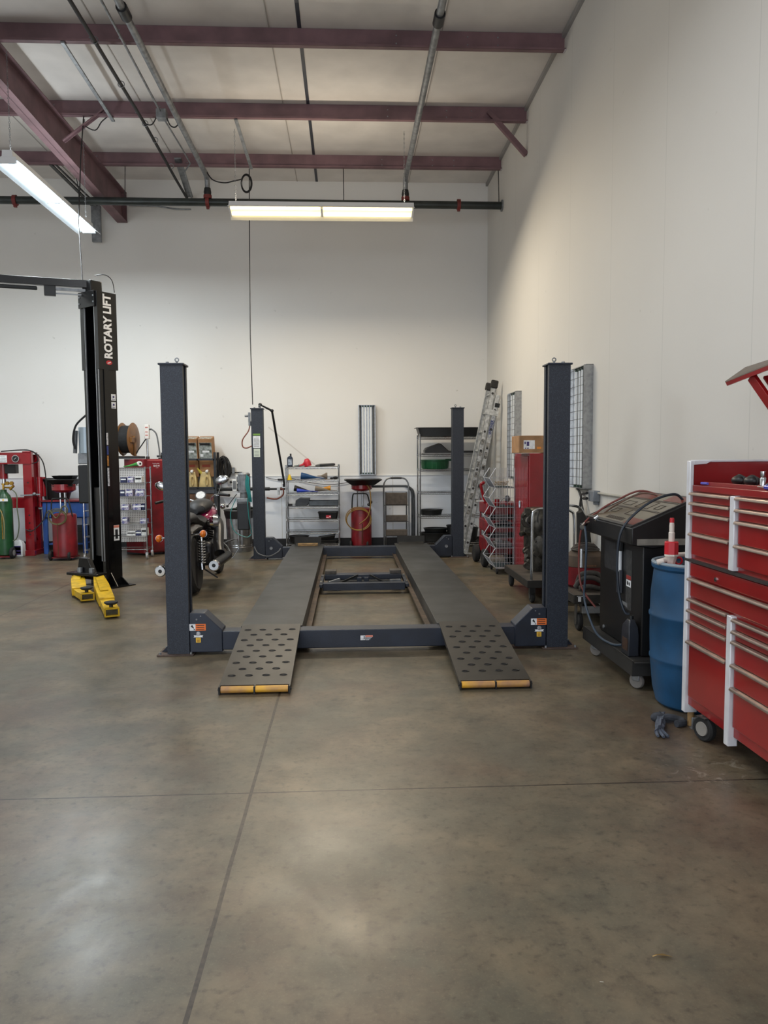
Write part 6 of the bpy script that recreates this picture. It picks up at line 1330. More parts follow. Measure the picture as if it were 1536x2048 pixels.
b = MB(); b.tube(smooth_path([(1.845, 7.54, 0.16), (1.845, 7.54, 0.6), (1.85, 7.54, 0.88), (1.88, 7.54, 0.94), (1.95, 7.54, 0.955), (2.15, 7.54, 0.955), (2.24, 7.54, 0.93), (2.275, 7.54, 0.87), (2.28, 7.54, 0.6), (2.28, 7.54, 0.16)], 6), 0.014, 10); b.build('push_handle', CHROME, t)
MB().bx(1.82, 1.87, 7.5, 7.56, 0.1, 0.2).bx(2.255, 2.305, 7.5, 7.56, 0.1, 0.2).build('handle_socket', BLACK, t)
GREASE = pm('greasy_cast_metal', (84, 80, 72), 0.45, 0.6, 0.5, 18, bump=0.5, bscale=30)
t = thing('engine_block', 'greasy dark engine assembly standing on the dolly in front of the red cabinet', 'engine', (2.05, 8.2, 0.236))
random.seed(21)
b = MB(); ex, ey = 2.05, 8.22
b.rings([[Vector((ex+ox+rx*math.cos(2*PI*i/18)*(1+0.06*math.sin(3*i)), ey+ry*math.sin(2*PI*i/18), z)) for i in range(18)] for z, rx, ry, ox in ((0.24, 0.10, 0.14, 0.02), (0.34, 0.14, 0.18, 0.02), (0.40, 0.12, 0.18, 0.02), (0.5, 0.15, 0.2, 0.03), (0.62, 0.15, 0.2, 0.03), (0.66, 0.18, 0.22, 0.02), (0.84, 0.17, 0.22, 0.02), (0.92, 0.12, 0.16, 0.02))], True, True)
b.build('main_casting', GREASE, t)
b = MB(); b.lathe([(0.0, -0.2), (0.10, -0.2), (0.15, -0.17), (0.165, -0.02), (0.14, 0.0), (0.16, 0.05), (0.0, 0.06)], (ex+0.08, ey-0.02, 0.52), 28, 'Y', None); b.build('bell_housing', GREASE, t)
b = MB()
for k in range(26):
    a = random.uniform(PI*0.5, PI*1.5); z = random.uniform(0.35, 0.9); r = 0.15
    c = Vector((ex+r*math.cos(a)+0.02, ey-0.1+random.uniform(-0.1, 0.1), z))
    if k % 3: b.bx(c.x-0.03, c.x+0.03, c.y-0.03, c.y+0.03, c.z-0.025, c.z+0.025, Matrix.Translation(c) @ Matrix.Rotation(random.uniform(0, 1), 4, 'Y') @ Matrix.Translation(-c))
    else: b.cyl(c, c+Vector((-0.05, -0.03, random.uniform(-.03, .03))), random.uniform(0.012, 0.035), n=10)
b.build('bracket_cluster', GREASE, t)
for z, r in ((0.78, 0.06), (0.46, 0.045), (0.3, 0.035)): MB().lathe([(0, -0.03), (r, -0.03), (r*0.8, -0.01), (r, 0.02), (0, 0.02)], (ex-0.12, ey-0.12, z), 18, 'Y').build('pulley', pm('greasy_steel', (96, 92, 86), 0.4, 0.8, 0.4, 20), t)
b = MB()
for k in range(7):
    a = Vector((ex+random.uniform(-.15, .1), ey-0.18, random.uniform(0.6, 0.95))); b.tube(smooth_path([a, a+Vector((random.uniform(-.06, .06), -0.03, -0.08)), a+Vector((random.uniform(-.06, .06), -0.01, -0.2))], 5), 0.008, 6)
b.build('wire_harness', CORD, t)

# ---- near dolly with shop vacuum
t = dolly('d2', 'near platform dolly holding the shop vacuum between lift post and black machine', 1.90, 2.32, 6.26, 7.25, 0.315, 0.075)
MB().bx(1.96, 2.31, 6.225, 6.25, 0.165, 0.222).build('steel_band', STEEL, t)
q = MB(); q.bx(1.93, 1.955, 6.2515, 6.2535, 0.26, 0.30).prism([(1.975, 0.285), (1.985, 0.27), (1.995, 0.285), (1.99, 0.292), (1.985, 0.288), (1.98, 0.292)], 'Y', 6.2515, 6.2535).bx(1.92, 2.0, 6.2515, 6.2535, 0.304, 0.307); q.build('stencil_mark', PAPER, t)
MB().tube(smooth_path([(2.02, 7.2, 0.3), (2.03, 7.2, 0.7), (2.03, 7.2, 0.9), (2.06, 7.2, 0.985), (2.12, 7.2, 1.01), (2.22, 7.2, 0.99), (2.27, 7.2, 0.92), (2.29, 7.2, 0.8), (2.3, 7.2, 0.3)], 6), 0.013, 10).build('push_handle', CHROME, t)
t = thing('shop_vacuum', 'dusty brown and red shop vacuum with thick hose on the near dolly', 'vacuum', (2.12, 6.75, 0.316))
DUST = pm('dusty_brown_plastic', (84, 68, 54), 0.75, 0, 0.25, 6)
MB().lathe([(0.0, 0.317), (0.15, 0.317), (0.175, 0.34), (0.18, 0.50), (0.17, 0.51), (0, 0.51)], (2.13, 6.7, 0), 32).build('tank', DRED, t)
MB().lathe([(0.0, 0.51), (0.185, 0.505), (0.185, 0.54), (0.17, 0.60), (0.12, 0.64), (0.06, 0.655), (0, 0.655)], (2.13, 6.7, 0), 32).build('motor_lid', DUST, t)
q = MB()
for i in range(8): q.bx(2.06+i*0.014, 2.069+i*0.014, 6.5135, 6.516, 0.517, 0.532)
q.build('worn_print', pm('dull_orange_print', (112, 76, 50), 0.7), t)
b = MB(); b.tube(smooth_path([(2.0, 6.52, 0.36), (2.02, 6.48, 0.45), (2.1, 6.47, 0.47), (2.18, 6.48, 0.45), (2.24, 6.5, 0.36), (2.2, 6.46, 0.33), (2.08, 6.42, 0.36), (1.99, 6.42, 0.345)], 8), 0.022, 12)
b.tube(smooth_path([(1.98, 6.5, 0.34), (2.03, 6.47, 0.42), (2.12, 6.44, 0.43), (2.2, 6.45, 0.39)], 8), 0.022, 12); b.build('vacuum_hose', pm('grey_dusty_hose', (72, 68, 64), 0.8, 0, 0.2, 20), t)
b = MB()
for k in range(5): b.tube([Vector((2.12+(0.12-0.012*k)*math.cos(2*PI*i/24), 6.68+(0.12-0.012*k)*math.sin(2*PI*i/24), 0.652+0.012*k)) for i in range(25)], 0.008, 6)
solo(b, 'cord_coil', pm('dusty_cord', (62, 56, 52), 0.7), 'coiled dusty cord on top of the shop vacuum', 'cable')
solo(MB().tube([(2.24, 7.1, 0.50), (2.24, 7.1, 0.65), (2.22, 7.08, 0.86), (2.18, 7.06, 0.96)], 0.05, 12, radii=[0.05, 0.07, 0.06, 0.03]), 'tool_bag', pm('dark_bag', (40, 38, 36), 0.8, 0, 0.3, 10), 'dark slumped bag hanging on the dolly handle right of the lift post', 'bag')
# ---- outlet box with cords on the right wall
t = thing('outlet_box', 'grey outlet box on the right wall with black cords plugged in', 'outlet', (2.29, 6.98, 1.05))
MB().bx(2.27, 2.333, 6.93, 7.08, 1.06, 1.16).bx(2.29, 2.333, 6.95, 7.0, 1.03, 1.06).build('box_body', pm('grey_box', (128, 134, 142), 0.5, 0.2, 0.1, 10), t, bevel=0.004)
for z in (1.135, 1.085): MB().cyl((2.25, 7.06, z), (2.25, 7.16, z-0.004), 0.014, n=10).build('plug', BLACK, t)
MB().cyl((2.318, 3.5, 1.14), (2.315, 6.94, 1.14), 0.011, n=8).cyl((2.315, 7.08, 1.14), (2.315, 7.6, 1.15), 0.011, n=8).build('conduit_run', pm('painted_conduit', (176, 174, 166), 0.5, 0.2), t)
b = MB()
for k in range(5): o_ = 0.012*k; b.tube(smooth_path([(2.26, 7.18, 1.13-0.02*(k % 2)), (2.27, 7.3, 1.10), (2.28, 7.38-o_, 1.0), (2.28, 7.4-o_, 0.90), (2.28, 7.3+o_*0.5, 0.86+o_*0.4), (2.28, 7.22+o_, 0.90), (2.28, 7.30, 1.02), (2.29, 7.38+o_, 1.12), (2.29, 7.5, 1.155)], 5), 0.006, 6)
b.build('cord_loops', CORD, t)

# ---- black air conditioning service machine
t = thing('ac_service_machine', 'large black wheeled service machine with sloping control panel beside the blue barrel', 'machine', (2.0, 5.15, 0))
MBLK = pm('satin_black_machine', (15, 15, 16), 0.42, 0, 0.2, 5)
MB().prism([(1.87, 0.2), (2.24, 0.2), (2.24, 1.1), (1.87, 0.93)], 'Y', 4.72, 5.53).build('cabinet_body', MBLK, t, bevel=0.008)
MB().prism([(1.78, 0.925), (1.92, 0.9), (2.26, 0.95), (2.27, 1.215), (2.2, 1.215), (1.78, 1.035)], 'Y', 4.68, 5.6).build('head_housing', MBLK, t, bevel=0.008)
# control panel lies on the slope
sl = Vector((0.42, 0, 0.18)).normalized(); nr = Vector((-sl.z, 0, sl.x))
Mp = Matrix((sl, Vector((0, 1, 0)), nr)).transposed().to_4x4(); Mp.translation = Vector((1.785, 4.70, 1.0375))
if Matrix.determinant(Mp.to_3x3()) < 0: pass
MB().bx(0.02, 0.44, 0.02, 0.86, 0.0, 0.006, Mp).build('control_panel', pm('panel_tan', (104, 94, 74), 0.3, 0, 0.15, 6, coat=0.3), t)
for (x0, x1, y0, y1) in ((0.02, 0.10, 0.02, 0.2), (0.36, 0.44, 0.02, 0.3), (0.36, 0.44, 0.5, 0.86)): MB().bx(x0, x1, y0, y1, 0.006, 0.0075, Mp).build('red_panel_zone', pm('faded_red_panel', (112, 48, 40), 0.35), t)
b = MB()
b.bx(0.20, 0.215, 0.04, 0.84, 0.006, 0.0078, Mp); b.bx(0.34, 0.355, 0.04, 0.84, 0.006, 0.0078, Mp)
for (x0, x1, y0, y1) in ((0.12, 0.19, 0.30, 0.42), (0.23, 0.33, 0.28, 0.50), (0.24, 0.3, 0.12, 0.2), (0.12, 0.18, 0.6, 0.7), (0.24, 0.3, 0.6, 0.76)):
    w2 = 0.004
    b.bx(x0, x1, y0, y0+w2, 0.006, 0.008, Mp); b.bx(x0, x1, y1-w2, y1, 0.006, 0.008, Mp); b.bx(x0, x0+w2, y0, y1, 0.006, 0.008, Mp); b.bx(x1-w2, x1, y0, y1, 0.006, 0.008, Mp)
for i in range(9): b.bx(0.04, 0.075, 0.28+i*0.035, 0.30+i*0.035, 0.006, 0.0078, Mp)
b.build('panel_linework', pm('dark_panel_ink', (56, 48, 42), 0.4), t)
b = MB(); b.bx(-0.004, 0.02, 0.0, 0.89, -0.004, 0.008, Mp); b.bx(0.02, 0.455, 0.0, 0.016, -0.002, 0.008, Mp); b.bx(0.02, 0.455, 0.87, 0.89, -0.002, 0.008, Mp); b.build('panel_trim', pm('dark_trim', (60, 60, 60), 0.35, 0.4), t)
MB().bx(1.815, 2.25, 4.676, 4.679, 0.925, 0.965).build('side_strip', pm('aged_strip', (150, 146, 136), 0.5, 0.1, 0.2, 10), t)
MB().cyl((1.772, 5.38, 1.03), (1.80, 5.38, 1.05), 0.022, n=14).build('key_knob', CHROME, t)
MB().cyl((1.76, 5.55, 0.985), (1.72, 5.5, 0.965), 0.018, n=10).torus((1.73, 5.55, 0.965), 0.02, 0.006, 'X', 16, 6).build('hose_coupler', CHROME, t); MB().cyl((1.73, 5.54, 0.66), (1.73, 5.54, 0.80), 0.012, n=10).build('hose_coupler', CHROME, t)
x = 1.8685
MB().bx(x, x+0.002, 5.1, 5.43, 0.68, 0.88).build('info_plate', pm('dark_info_plate', (52, 52, 54), 0.5, 0, 0.3, 40), t)
MB().bx(x, x+0.002, 4.9, 5.0, 0.46, 0.86).build('side_decal', pm('dark_decal', (66, 66, 66), 0.5, 0, 0.4, 50), t)
q = MB().bx(x-0.0015, x, 4.91, 4.99, 0.615, 0.66); q.build('decal_white', PAPER, t); q = MB().bx(x-0.0015, x, 4.91, 4.99, 0.665, 0.69); q.build('decal_red', pm('decal_red', (150, 50, 46), 0.5), t)
q = MB(); q.ball((x-0.002, 4.965, 0.638), 0.012, (0.2, 1, 1.2)); q.ball((x-0.002, 4.935, 0.636), 0.01, (0.2, 1, 1.3)); q.build('decal_figure', INK, t)
MB().cyl((1.855, 5.08, 0.70), (1.855, 5.08, 0.84), 0.014, n=12).build('bright_tube', pm('white_tube', (206, 210, 214), 0.25), t)
MB().bx(1.845, 1.869, 5.06, 5.12, 0.55, 0.71).build('filter_holder', pm('grey_holder', (58, 60, 66), 0.4), t, bevel=0.004); MB().bx(1.845, 1.869, 5.06, 5.16, 0.84, 0.93).build('filter_cap', BLACK, t, bevel=0.004)
MB().prism([(4.97, 0.5), (5.12, 0.5), (5.1, 0.485), (4.97, 0.47)], 'X', x-0.001, x).build('chrome_hook', STEEL, t)
MB().cyl((1.868, 5.42, 0.24), (1.86, 5.42, 0.24), 0.014, n=12).build('port', STEEL, t)
# base tray and casters
b = MB().bx(1.78, 2.30, 4.63, 5.64, 0.10, 0.115).bx(1.78, 1.79, 4.63, 5.64, 0.10, 0.195).bx(2.29, 2.30, 4.63, 5.64, 0.10, 0.195).bx(1.78, 2.30, 4.63, 4.64, 0.10, 0.195).bx(1.78, 2.30, 5.63, 5.64, 0.10, 0.195)
b.bx(1.79, 2.29, 4.61, 5.63, 0.18, 0.195); b.build('base_tray', pm('dusty_black_tray', (30, 28, 26), 0.7, 0, 0.25, 6), t, bevel=0.003)
for (x, y) in ((1.84, 4.70), (1.84, 5.50), (2.24, 4.70), (2.24, 5.50)):
    MB().lathe([(0.0, -0.014), (0.043, -0.016), (0.05, -0.006), (0.05, 0.006), (0.043, 0.016), (0, 0.014)], (0, 0, 0), 22, 'X', Matrix.Translation((x, y, 0.05)) @ Matrix.Rotation(0.7, 4, 'Z')).build('caster_wheel', pm('grey_caster_tyre', (112, 108, 104), 0.6), t)
    MB().rb((x, y, 0.075), (0.045, 0.05, 0.045), rz=0.7).build('caster_fork', STEEL, t, bevel=0.004)
# hoses looping over the panel
MB().tube(smooth_path([(2.16, 4.80, 1.20), (2.10, 4.79, 1.24), (1.98, 4.79, 1.21), (1.86, 4.8, 1.13), (1.76, 4.81, 1.0), (1.745, 4.83, 0.8), (1.76, 4.83, 0.6), (1.79, 4.81, 0.48), (1.82, 4.80, 0.46)], 7), 0.0085, 8).build('blue_hose', pm('dark_blue_hose', (26, 36, 48), 0.45), t)
MB().tube(smooth_path([(1.74, 5.5, 0.97), (1.735, 5.44, 0.85), (1.735, 5.46, 0.6), (1.735, 5.46, 0.42), (1.75, 5.25, 0.24), (1.79, 5.05, 0.205), (1.83, 4.95, 0.22)], 7), 0.0085, 8).build('blue_hose', pm('grey_blue_hose', (46, 60, 74), 0.45), t)
MB().tube(smooth_path([(2.22, 5.3, 1.2), (2.1, 5.38, 1.235), (1.95, 5.45, 1.16), (1.84, 5.5, 1.08), (1.74, 5.56, 0.96), (1.73, 5.6, 0.7), (1.75, 5.58, 0.5), (1.84, 5.54, 0.36)], 7), 0.0075, 8).build('red_hose', pm('dark_red_hose', (112, 52, 44), 0.45), t)
MB().tube(smooth_path([(2.2, 5.2, 1.2), (2.08, 5.3, 1.22), (1.92, 5.38, 1.13), (1.82, 5.48, 1.03), (1.76, 5.55, 0.99)], 7), 0.006, 8).build('charging_line', pm('brown_line', (92, 66, 52), 0.45), t)
t = thing('oil_jug', 'black motor oil jug standing on the base of the black service machine', 'jug', (1.83, 4.78, 0.196))
MB().rings([[Vector((1.828+sx*0.035*k, 4.80+sy*0.065*k2+o, 0.197+h)) for sx, sy in ((-1, -1), (1, -1), (1, 1), (-1, 1))] for k, k2, h, o in ((1, 1, 0, 0), (1, 1, 0.14, 0), (0.9, 0.85, 0.19, 0), (0.5, 0.4, 0.23, -0.01), (0.4, 0.3, 0.235, -0.01))], True, False).build('jug_body', pm('black_bottle', (34, 36, 42), 0.35), t, bevel=0.012, seg=3)
MB().torus((1.828, 4.835, 0.39), 0.028, 0.008, 'X', 18, 8).build('handle', pm('black_bottle', (34, 36, 42), 0.35), t); MB().cyl((1.828, 4.79, 0.43), (1.828, 4.79, 0.455), 0.017, n=12).build('cap', BLACK, t)
q = MB().bx(1.7915, 1.7925, 4.75, 4.84, 0.23, 0.31); q.build('jug_label', pm('brown_label', (70, 48, 36), 0.5, 0, 0.3, 50), t)

# ---- blue barrel with pump
t = thing('barrel', 'blue plastic barrel standing between the black machine and the red tool cabinet', 'barrel', (2.055, 4.42, 0))
bc = (2.062, 4.38, 0)
prof = [(0.0, 0.0), (0.20, 0.0), (0.225, 0.02), (0.245, 0.1), (0.26, 0.25), (0.262, 0.275), (0.268, 0.285), (0.268, 0.295), (0.263, 0.305), (0.267, 0.42), (0.267, 0.53), (0.274, 0.54), (0.274, 0.552), (0.267, 0.562), (0.264, 0.68), (0.25, 0.80), (0.248, 0.815), (0.262, 0.83), (0.264, 0.85), (0.255, 0.862), (0.24, 0.855), (0.235, 0.83), (0.0, 0.83)]
MB().lathe([(r*0.965, h) for r, h in prof], bc, 56).build('barrel_body', BLUEP, t)
MB().lathe([(0.0, 0.831), (0.236, 0.831), (0.236, 0.836), (0.0, 0.836)], bc, 40).build('barrel_head', pm('dark_lid', (42, 52, 62), 0.6), t)
MB().torus((2.062, 4.38, 0.858), 0.244, 0.011, 'Z', 56, 8).build('rim', pm('pale_rim', (136, 150, 160), 0.5), t)
t = thing('drum_pump', 'red and white hand pump screwed into the top of the blue barrel', 'pump', (1.885, 4.33, 0.836))
pc = (1.885, 4.33, 0)
MB().lathe([(0.0, 0.836), (0.05, 0.836), (0.05, 0.85), (0.02, 0.855), (0, 0.855)], pc, 24).build('bung_collar', pm('red_pump_plastic', (196, 30, 44), 0.4), t)
CRM = pm('cream_plastic', (222, 212, 202), 0.45)
MB().lathe([(0.0, 0.85), (0.022, 0.85), (0.026, 0.87), (0.036, 0.9), (0.041, 0.905), (0.041, 0.915), (0.0, 0.915)], pc, 8).build('funnel_base', CRM, t)
MB().lathe([(0.0, 0.915), (0.041, 0.915), (0.041, 0.985), (0.036, 0.99), (0.0, 0.99)], pc, 8).build('pump_body', pm('red_pump_plastic', (196, 30, 44), 0.4), t)
MB().lathe([(0.0, 0.99), (0.017, 0.99), (0.0175, 1.04), (0.014, 1.045), (0.0145, 1.08), (0.0125, 1.1), (0.0, 1.1)], pc, 20).build('pump_stem', CRM, t)
MB().lathe([(0.0, 1.1), (0.0125, 1.1), (0.013, 1.12), (0.011, 1.127), (0.0, 1.127)], pc, 20).build('stem_tip', pm('red_pump_plastic', (196, 30, 44), 0.4), t)
MB().tube([(1.80, 4.33, 0.868), (1.83, 4.32, 0.878), (1.885, 4.36, 0.885), (1.96, 4.40, 0.90), (2.10, 4.42, 0.905)], 0.015, 10).build('outlet_pipe', CRM, t)
MB().torus((1.93, 4.33, 0.875), 0.02, 0.006, 'Y', 18, 6).build('side_ring', pm('red_pump_plastic', (196, 30, 44), 0.4), t)

# ---- crumpled grey gloves on the floor
b = MB(); random.seed(9)
t = thing('work_glove', 'crumpled blue grey work gloves on the floor at the foot of the barrel', 'glove', (1.70, 4.03, 0))
b.rings([[Vector((1.655+0.02*j+0.032*(1+0.25*math.sin(2.1*i+j))*math.cos(2*PI*i/14), 3.90+0.045*j+0.02*math.cos(2*PI*i/14), 0.022+0.02*(1+0.3*math.cos(i*1.7+j))*math.sin(2*PI*i/14)+0.006)) for i in range(14)] for j in range(6)], True, True)
for (dx, dy, l) in ((-0.02, -0.01, 0.05), (0.0, -0.02, 0.055), (0.02, -0.015, 0.05)): b.tube([(1.655+dx*0.6, 3.905, 0.022), (1.65+dx, 3.89+dy, 0.018), (1.65+dx*1.3, 3.88+dy-l*0.5, 0.013)], 0.012, 8, r1=0.008)
b.build('glove_front', pm('blue_grey_cloth', (86, 94, 108), 0.9, 0, 0.3, 20, bump=0.5, bscale=60), t)
b = MB(); b.tube(smooth_path([(1.72, 4.06, 0.02), (1.77, 4.08, 0.03), (1.83, 4.06, 0.022), (1.84, 4.02, 0.018), (1.79, 4.0, 0.02)], 5), 0.02, 9); b.ball((1.72, 4.08, 0.03), 0.035, (1.2, 0.9, 0.8)); b.build('glove_rear', pm('dark_grey_cloth', (62, 66, 74), 0.9, 0, 0.3, 20, bump=0.5, bscale=60), t)

# ================================================================== RED TOOL CABINET
TBX, TBY0, TBY1, TBB = 1.85, 2.55, 4.02, 2.295
RT = pm('tool_cabinet_red', (146, 15, 19), 0.28, 0, 0.12, 2.5, coat=0.35)
TRIMW = pm('satin_aluminium_trim', (226, 227, 232), 0.35, 0.15, 0.06, 10)
PULL = pm('drawer_pull_alloy', (170, 152, 140), 0.28, 0.75, 0.12, 10)
def drawers(t, y0, y1, tops, zbot, lockrow=None):
    """drawer fronts between given top heights; a full width pull strip runs along each top edge"""
    zs = tops+[zbot]
    for i in range(len(tops)):
        zt, zb_ = zs[i], zs[i+1]
        d = MB().bx(TBX-0.014, TBX+0.3, y0+0.012, y1-0.012, zb_+0.006, zt-0.004).build('drawer', RT, t, bevel=0.003)
        h = MB(); h.prism([(TBX-0.034, zt-0.006), (TBX-0.03, zt+0.001), (TBX-0.012, zt+0.004), (TBX-0.012, zt-0.002), (TBX-0.027, zt-0.005), (TBX-0.03, zt-0.012), (TBX-0.034, zt-0.012)], 'Y', y0+0.006, y1-0.006)
        hh = h.build('drawer_pull', PULL, d)
t = thing('roller_cabinet', 'lower red rolling tool cabinet with silver drawer pulls at the right edge', 'tool cabinet', (2.07, 3.28, 0))
MB().bx(TBX, TBB, TBY0, TBY1, 0.13, 0.925).build('cabinet_body', RT, t, bevel=0.004)
drawers(t, 3.545, TBY1-0.04, [0.722, 0.662, 0.602, 0.49], 0.18)
drawers(t, TBY0+0.04, 3.50, [0.712, 0.655, 0.605, 0.492, 0.378], 0.18)
drawers(t, TBY0+0.04, TBY1-0.04, [0.833], 0.73)
MB().bx(TBX-0.012, TBX, TBY0+0.04, TBY1-0.04, 0.845, 0.915).build('lock_rail', RT, t, bevel=0.002)
MB().cyl((TBX-0.012, 3.69, 0.87), (TBX-0.018, 3.69, 0.87), 0.011, n=18).build('lock_ring', CHROME, t); MB().cyl((TBX-0.018, 3.69, 0.87), (TBX-0.0195, 3.69, 0.87), 0.005, n=10).build('keyhole', BLACK, t)
MB().bx(TBX-0.02, TBX+0.05, TBY1-0.03, TBY1+0.012, 0.085, 0.925).build('corner_trim', TRIMW, t, bevel=0.004)
MB().bx(TBX-0.028, TBX+0.02, 3.50, 3.545, 0.085, 0.722).build('centre_trim', TRIMW, t, bevel=0.004)
MB().bx(TBX-0.02, TBX+0.05, TBY0-0.012, TBY0+0.03, 0.085, 0.925).build('corner_trim', TRIMW, t, bevel=0.004)
for (x, y) in ((1.853, 3.80), (2.22, 3.80), (1.92, 2.75), (2.22, 2.75)):
    Mw = Matrix.Translation((x, y, 0.066)) @ Matrix.Rotation(0.35, 4, 'Z')
    MB().lathe([(0.04, -0.02), (0.058, -0.022), (0.066, -0.012), (0.066, 0.012), (0.058, 0.022), (0.04, 0.02)], (0, 0, 0), 28, 'X', Mw).build('caster_tire', RUBBER, t)
    MB().lathe([(0.0, -0.022), (0.036, -0.026), (0.042, 0), (0.036, 0.026), (0.0, 0.022)], (0, 0, 0), 24, 'X', Mw).build('caster_hub', pm('grey_caster_hub', (140, 136, 130), 0.5), t)
    MB().bx(-0.03, 0.03, -0.03, 0.03, 0.06, 0.064, Mw).bx(0.026, 0.034, -0.02, 0.02, -0.01, 0.064, Mw).build('caster_fork', DSTEEL, t)
t = thing('wooden_prop', 'short piece of wood with bright metal bracket under the far corner of the tool cabinet', 'block', (1.88, 3.99, 0))
MB().cyl((1.885, 4.03, 0), (1.885, 4.03, 0.125), 0.018, n=12).build('wood_stick', WOOD, t)
MB().bx(1.86, 1.93, 3.96, 3.97, 0.0, 0.065).bx(1.86, 1.93, 3.96, 4.0, 0.0, 0.004).build('metal_bracket', STEEL, t, bevel=0.002)

t = thing('tool_chest', 'upper red tool chest with open top tray stacked on the rolling cabinet', 'tool chest', (2.07, 3.28, 0.93))
zc0 = 0.93
b = MB(); b.bx(TBX, TBB, TBY0, TBY1, zc0, 1.30); b.bx(TBX, TBB, TBY1-0.012, TBY1, 1.30, 1.455); b.bx(TBB-0.012, TBB, TBY0, TBY1, 1.30, 1.455); b.bx(TBX, TBB, TBY0, TBY0+0.012, 1.30, 1.455); b.build('chest_body', RT, t, bevel=0.003)
MB().bx(TBX-0.01, TBX+0.006, TBY0+0.03, TBY1-0.04, 1.30, 1.333).build('front_lip', RT, t, bevel=0.003)
MB().bx(TBX+0.02, TBX+0.03, TBY0+0.03, TBY1-0.1, 1.30, 1.352).bx(TBX+0.03, TBB-0.03, TBY0+0.03, TBY1-0.1, 1.335, 1.34).build('sliding_tray', pm('tray_red_brown', (140, 34, 34), 0.4), t, bevel=0.002)
drawers(t, 3.545, TBY1-0.04, [1.292, 1.24, 1.186, 1.076], 0.955)
drawers(t, TBY0+0.04, 3.50, [1.292, 1.236, 1.178, 1.066], 0.955)
MB().bx(TBX-0.02, TBX+0.002, TBY1-0.03, TBY1+0.012, zc0, 1.462).build('corner_trim', TRIMW, t, bevel=0.004)
MB().bx(TBX-0.028, TBX+0.02, 3.50, 3.545, 0.94, 1.297).build('centre_trim', TRIMW, t, bevel=0.004)
b = MB(); b.bx(TBX, TBB+0.005, TBY1-0.02, TBY1+0.012, 1.455, 1.466); b.bx(TBB-0.02, TBB+0.005, TBY0, TBY1, 1.44, 1.466)
b.prism([(TBX, 1.462), (TBX+0.10, 1.462), (TBX+0.07, 1.445), (TBX, 1.44)], 'Y', TBY1-0.03, TBY1-0.018); b.build('top_trim', TRIMW, t, bevel=0.002)
MB().bx(TBX-0.022, TBB, TBY0-0.01, TBY1+0.014, 0.922, 0.936).build('joint_strip', pm('dark_joint', (46, 40, 40), 0.5), t)
# tools in the open tray
x = 1.96
def safety(xc, yc, label):
    q = thing('tool_case', label, 'case', (xc, yc, 1.34)); MB().ball((xc, yc, 1.365), 0.03, (1.2, 1.7, 0.85), 16).build('case_body', BLACK, q); MB().torus((xc, yc, 1.365), 0.034, 0.005, 'X', 20, 6, sc=(1, 1.4, 0.8)).build('zip_edge', CORD, q)
safety(x, 3.72, 'dark rounded case at the far end of the open tool tray')
safety(x, 3.60, 'second dark rounded case in the open tool tray')
def socket(xc, yc, r, h, label):
    q = thing('socket_tool', label, 'socket', (xc, yc, 1.34), 0, 'chrome sockets standing in the tool tray'); MB().lathe([(0.0, 0), (r, 0), (r, h*0.55), (r*0.8, h*0.62), (r*0.95, h*0.7), (r*0.95, h), (r*0.7, h), (r*0.7, h*0.8), (0, h*0.8)], (xc, yc, 1.341), 20).build('socket_body', CHROME, q)
socket(1.93, 3.45, 0.014, 0.075, 'chrome stepped socket standing nearer the dark cases')
socket(1.93, 3.375, 0.012, 0.075, 'slim plain chrome socket standing right of the stepped one')
socket(1.93, 3.29, 0.02, 0.06, 'wide copper tinted socket at the right edge of the tray')
solo(MB().tube(smooth_path([(1.93, 3.42, 1.35), (1.93, 3.40, 1.358), (1.94, 3.36, 1.35), (1.92, 3.32, 1.352), (1.93, 3.27, 1.35)], 4), 0.007, 6), 'ratchet_handle', DSTEEL, 'dark steel ratchet lying among the sockets in the tray', 'tool')
q = thing('screwdriver', 'blue handled screwdriver lying along the front of the tool tray', 'screwdriver', (1.868, 3.3, 1.325))
MB().cyl((1.866, 3.31, 1.348), (1.866, 3.22, 1.347), 0.012, n=12).build('handle', pm('blue_handle', (30, 50, 170), 0.25, coat=0.5), q); MB().cyl((1.866, 3.31, 1.348), (1.866, 3.38, 1.348), 0.003, n=8).build('shaft', CHROME, q)
q = solo(MB().cyl((1.866, 3.86, 1.344), (1.866, 3.93, 1.344), 0.007, n=10), 'marker_pen', pm('violet_marker', (90, 90, 190), 0.4), 'small violet marker at the far end of the tray lip', 'pen')

# ---- open lid on gas struts above the chest
t = thing('raised_hood', 'brown topped red lid tilted above the tool chest on a red arm', 'lid', (2.2, 3.6, 1.85))
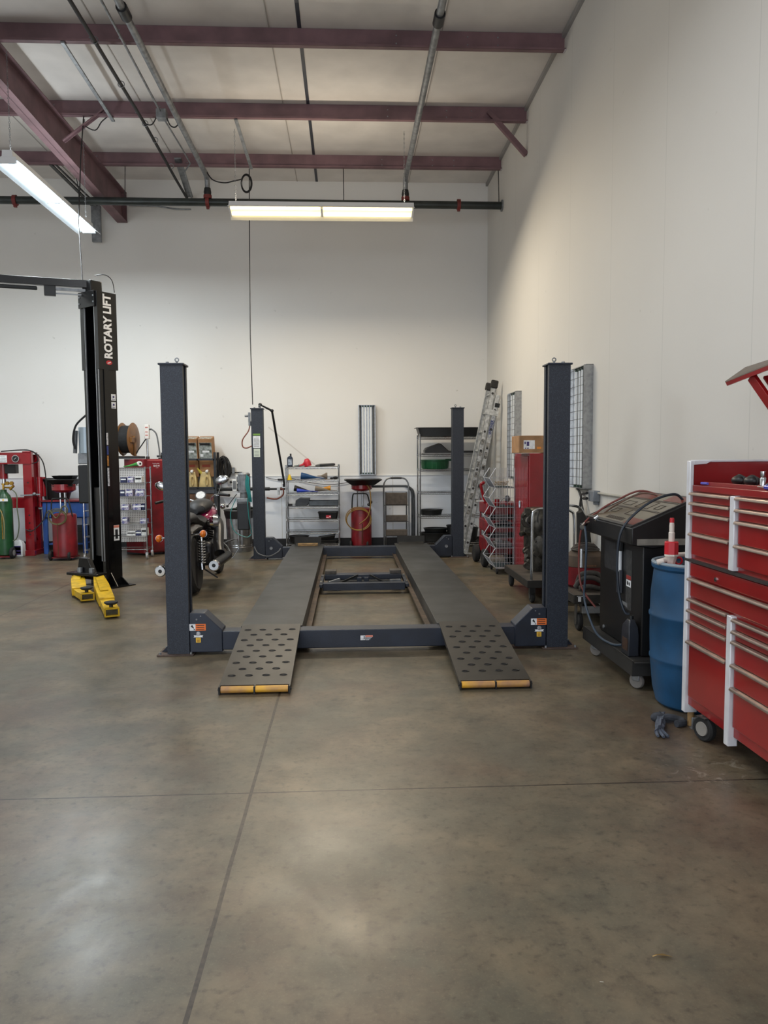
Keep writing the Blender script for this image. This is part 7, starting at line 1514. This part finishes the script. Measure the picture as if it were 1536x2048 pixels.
# lid: trapezoid sheet seen from below its front lip
P = [Vector((1.90, 3.775, 1.862)), Vector((2.20, 4.15, 1.975)), Vector((2.28, 3.0, 2.0)), Vector((1.90, 3.0, 1.94))]
b = MB(); dn = Vector((0, 0, -0.006)); b.rings([[p.copy() for p in P], [p+dn for p in P]], True, False); b.build('lid_panel', pm('brown_top', (110, 96, 84), 0.5, 0, 0.15, 8), t)
b = MB(); a, c = P[0], P[3]; b.rings([[a, c, c+Vector((0.006, 0, 0)), a+Vector((0.006, 0, 0))], [a+Vector((0.004, -0.012, -0.024)), c+Vector((0.004, 0, -0.024)), c+Vector((0.01, 0, -0.024)), a+Vector((0.01, -0.012, -0.024))]], True, False); b.build('front_lip', RT, t)
MB().bar((1.93, 3.58, 1.865), (1.98, 3.46, 1.70), 0.05, 0.02, (1, 0, 0)).bar((2.02, 3.55, 1.87), (2.05, 3.40, 1.70), 0.10, 0.015, (0, 1, 0.2)).build('red_arm', RT, t, bevel=0.003)
MB().rb((1.98, 3.42, 1.675), (0.05, 0.09, 0.07), rx=-0.4).build('arm_joint', RT, t, bevel=0.012)
MB().cyl((1.97, 3.44, 1.66), (2.02, 3.30, 1.47), 0.009, n=10).cyl((2.0, 3.42, 1.66), (2.05, 3.28, 1.47), 0.009, n=10).build('gas_strut', BLACK, t)
MB().bar((2.02, 3.30, 1.47), (2.05, 3.27, 1.35), 0.02, 0.03).build('strut_foot', BLACK, t)
b = MB()
for k in range(8): yy = 3.50-0.03*k; b.tube(smooth_path([(1.96, yy, 1.90), (1.99, yy-0.02, 1.86), (2.03, yy-0.01, 1.80)], 4), 0.004, 5)
b.build('bundled_wires', GREYP, t)

# ---- small leaf on the floor
solo(MB().poly([(0.90, 2.13, 0.006), (0.925, 2.125, 0.012), (0.955, 2.12, 0.004), (0.93, 2.135, 0.003)]).tube([(0.895, 2.125, 0.004), (0.91, 2.13, 0.005)], 0.0015, 5), 'dry_leaf', pm('dry_leaf', (186, 152, 96), 0.7), 'small dry tan leaf on the floor in the foreground', 'leaf')
solo(MB().bar((0.703, 2.03, 0.0015), (0.713, 2.027, 0.002), 0.0025, 0.0015), 'paper_scrap', pm('pale_scrap', (170, 164, 150), 0.7), 'tiny pale scrap on the floor left of the leaf', 'scrap')
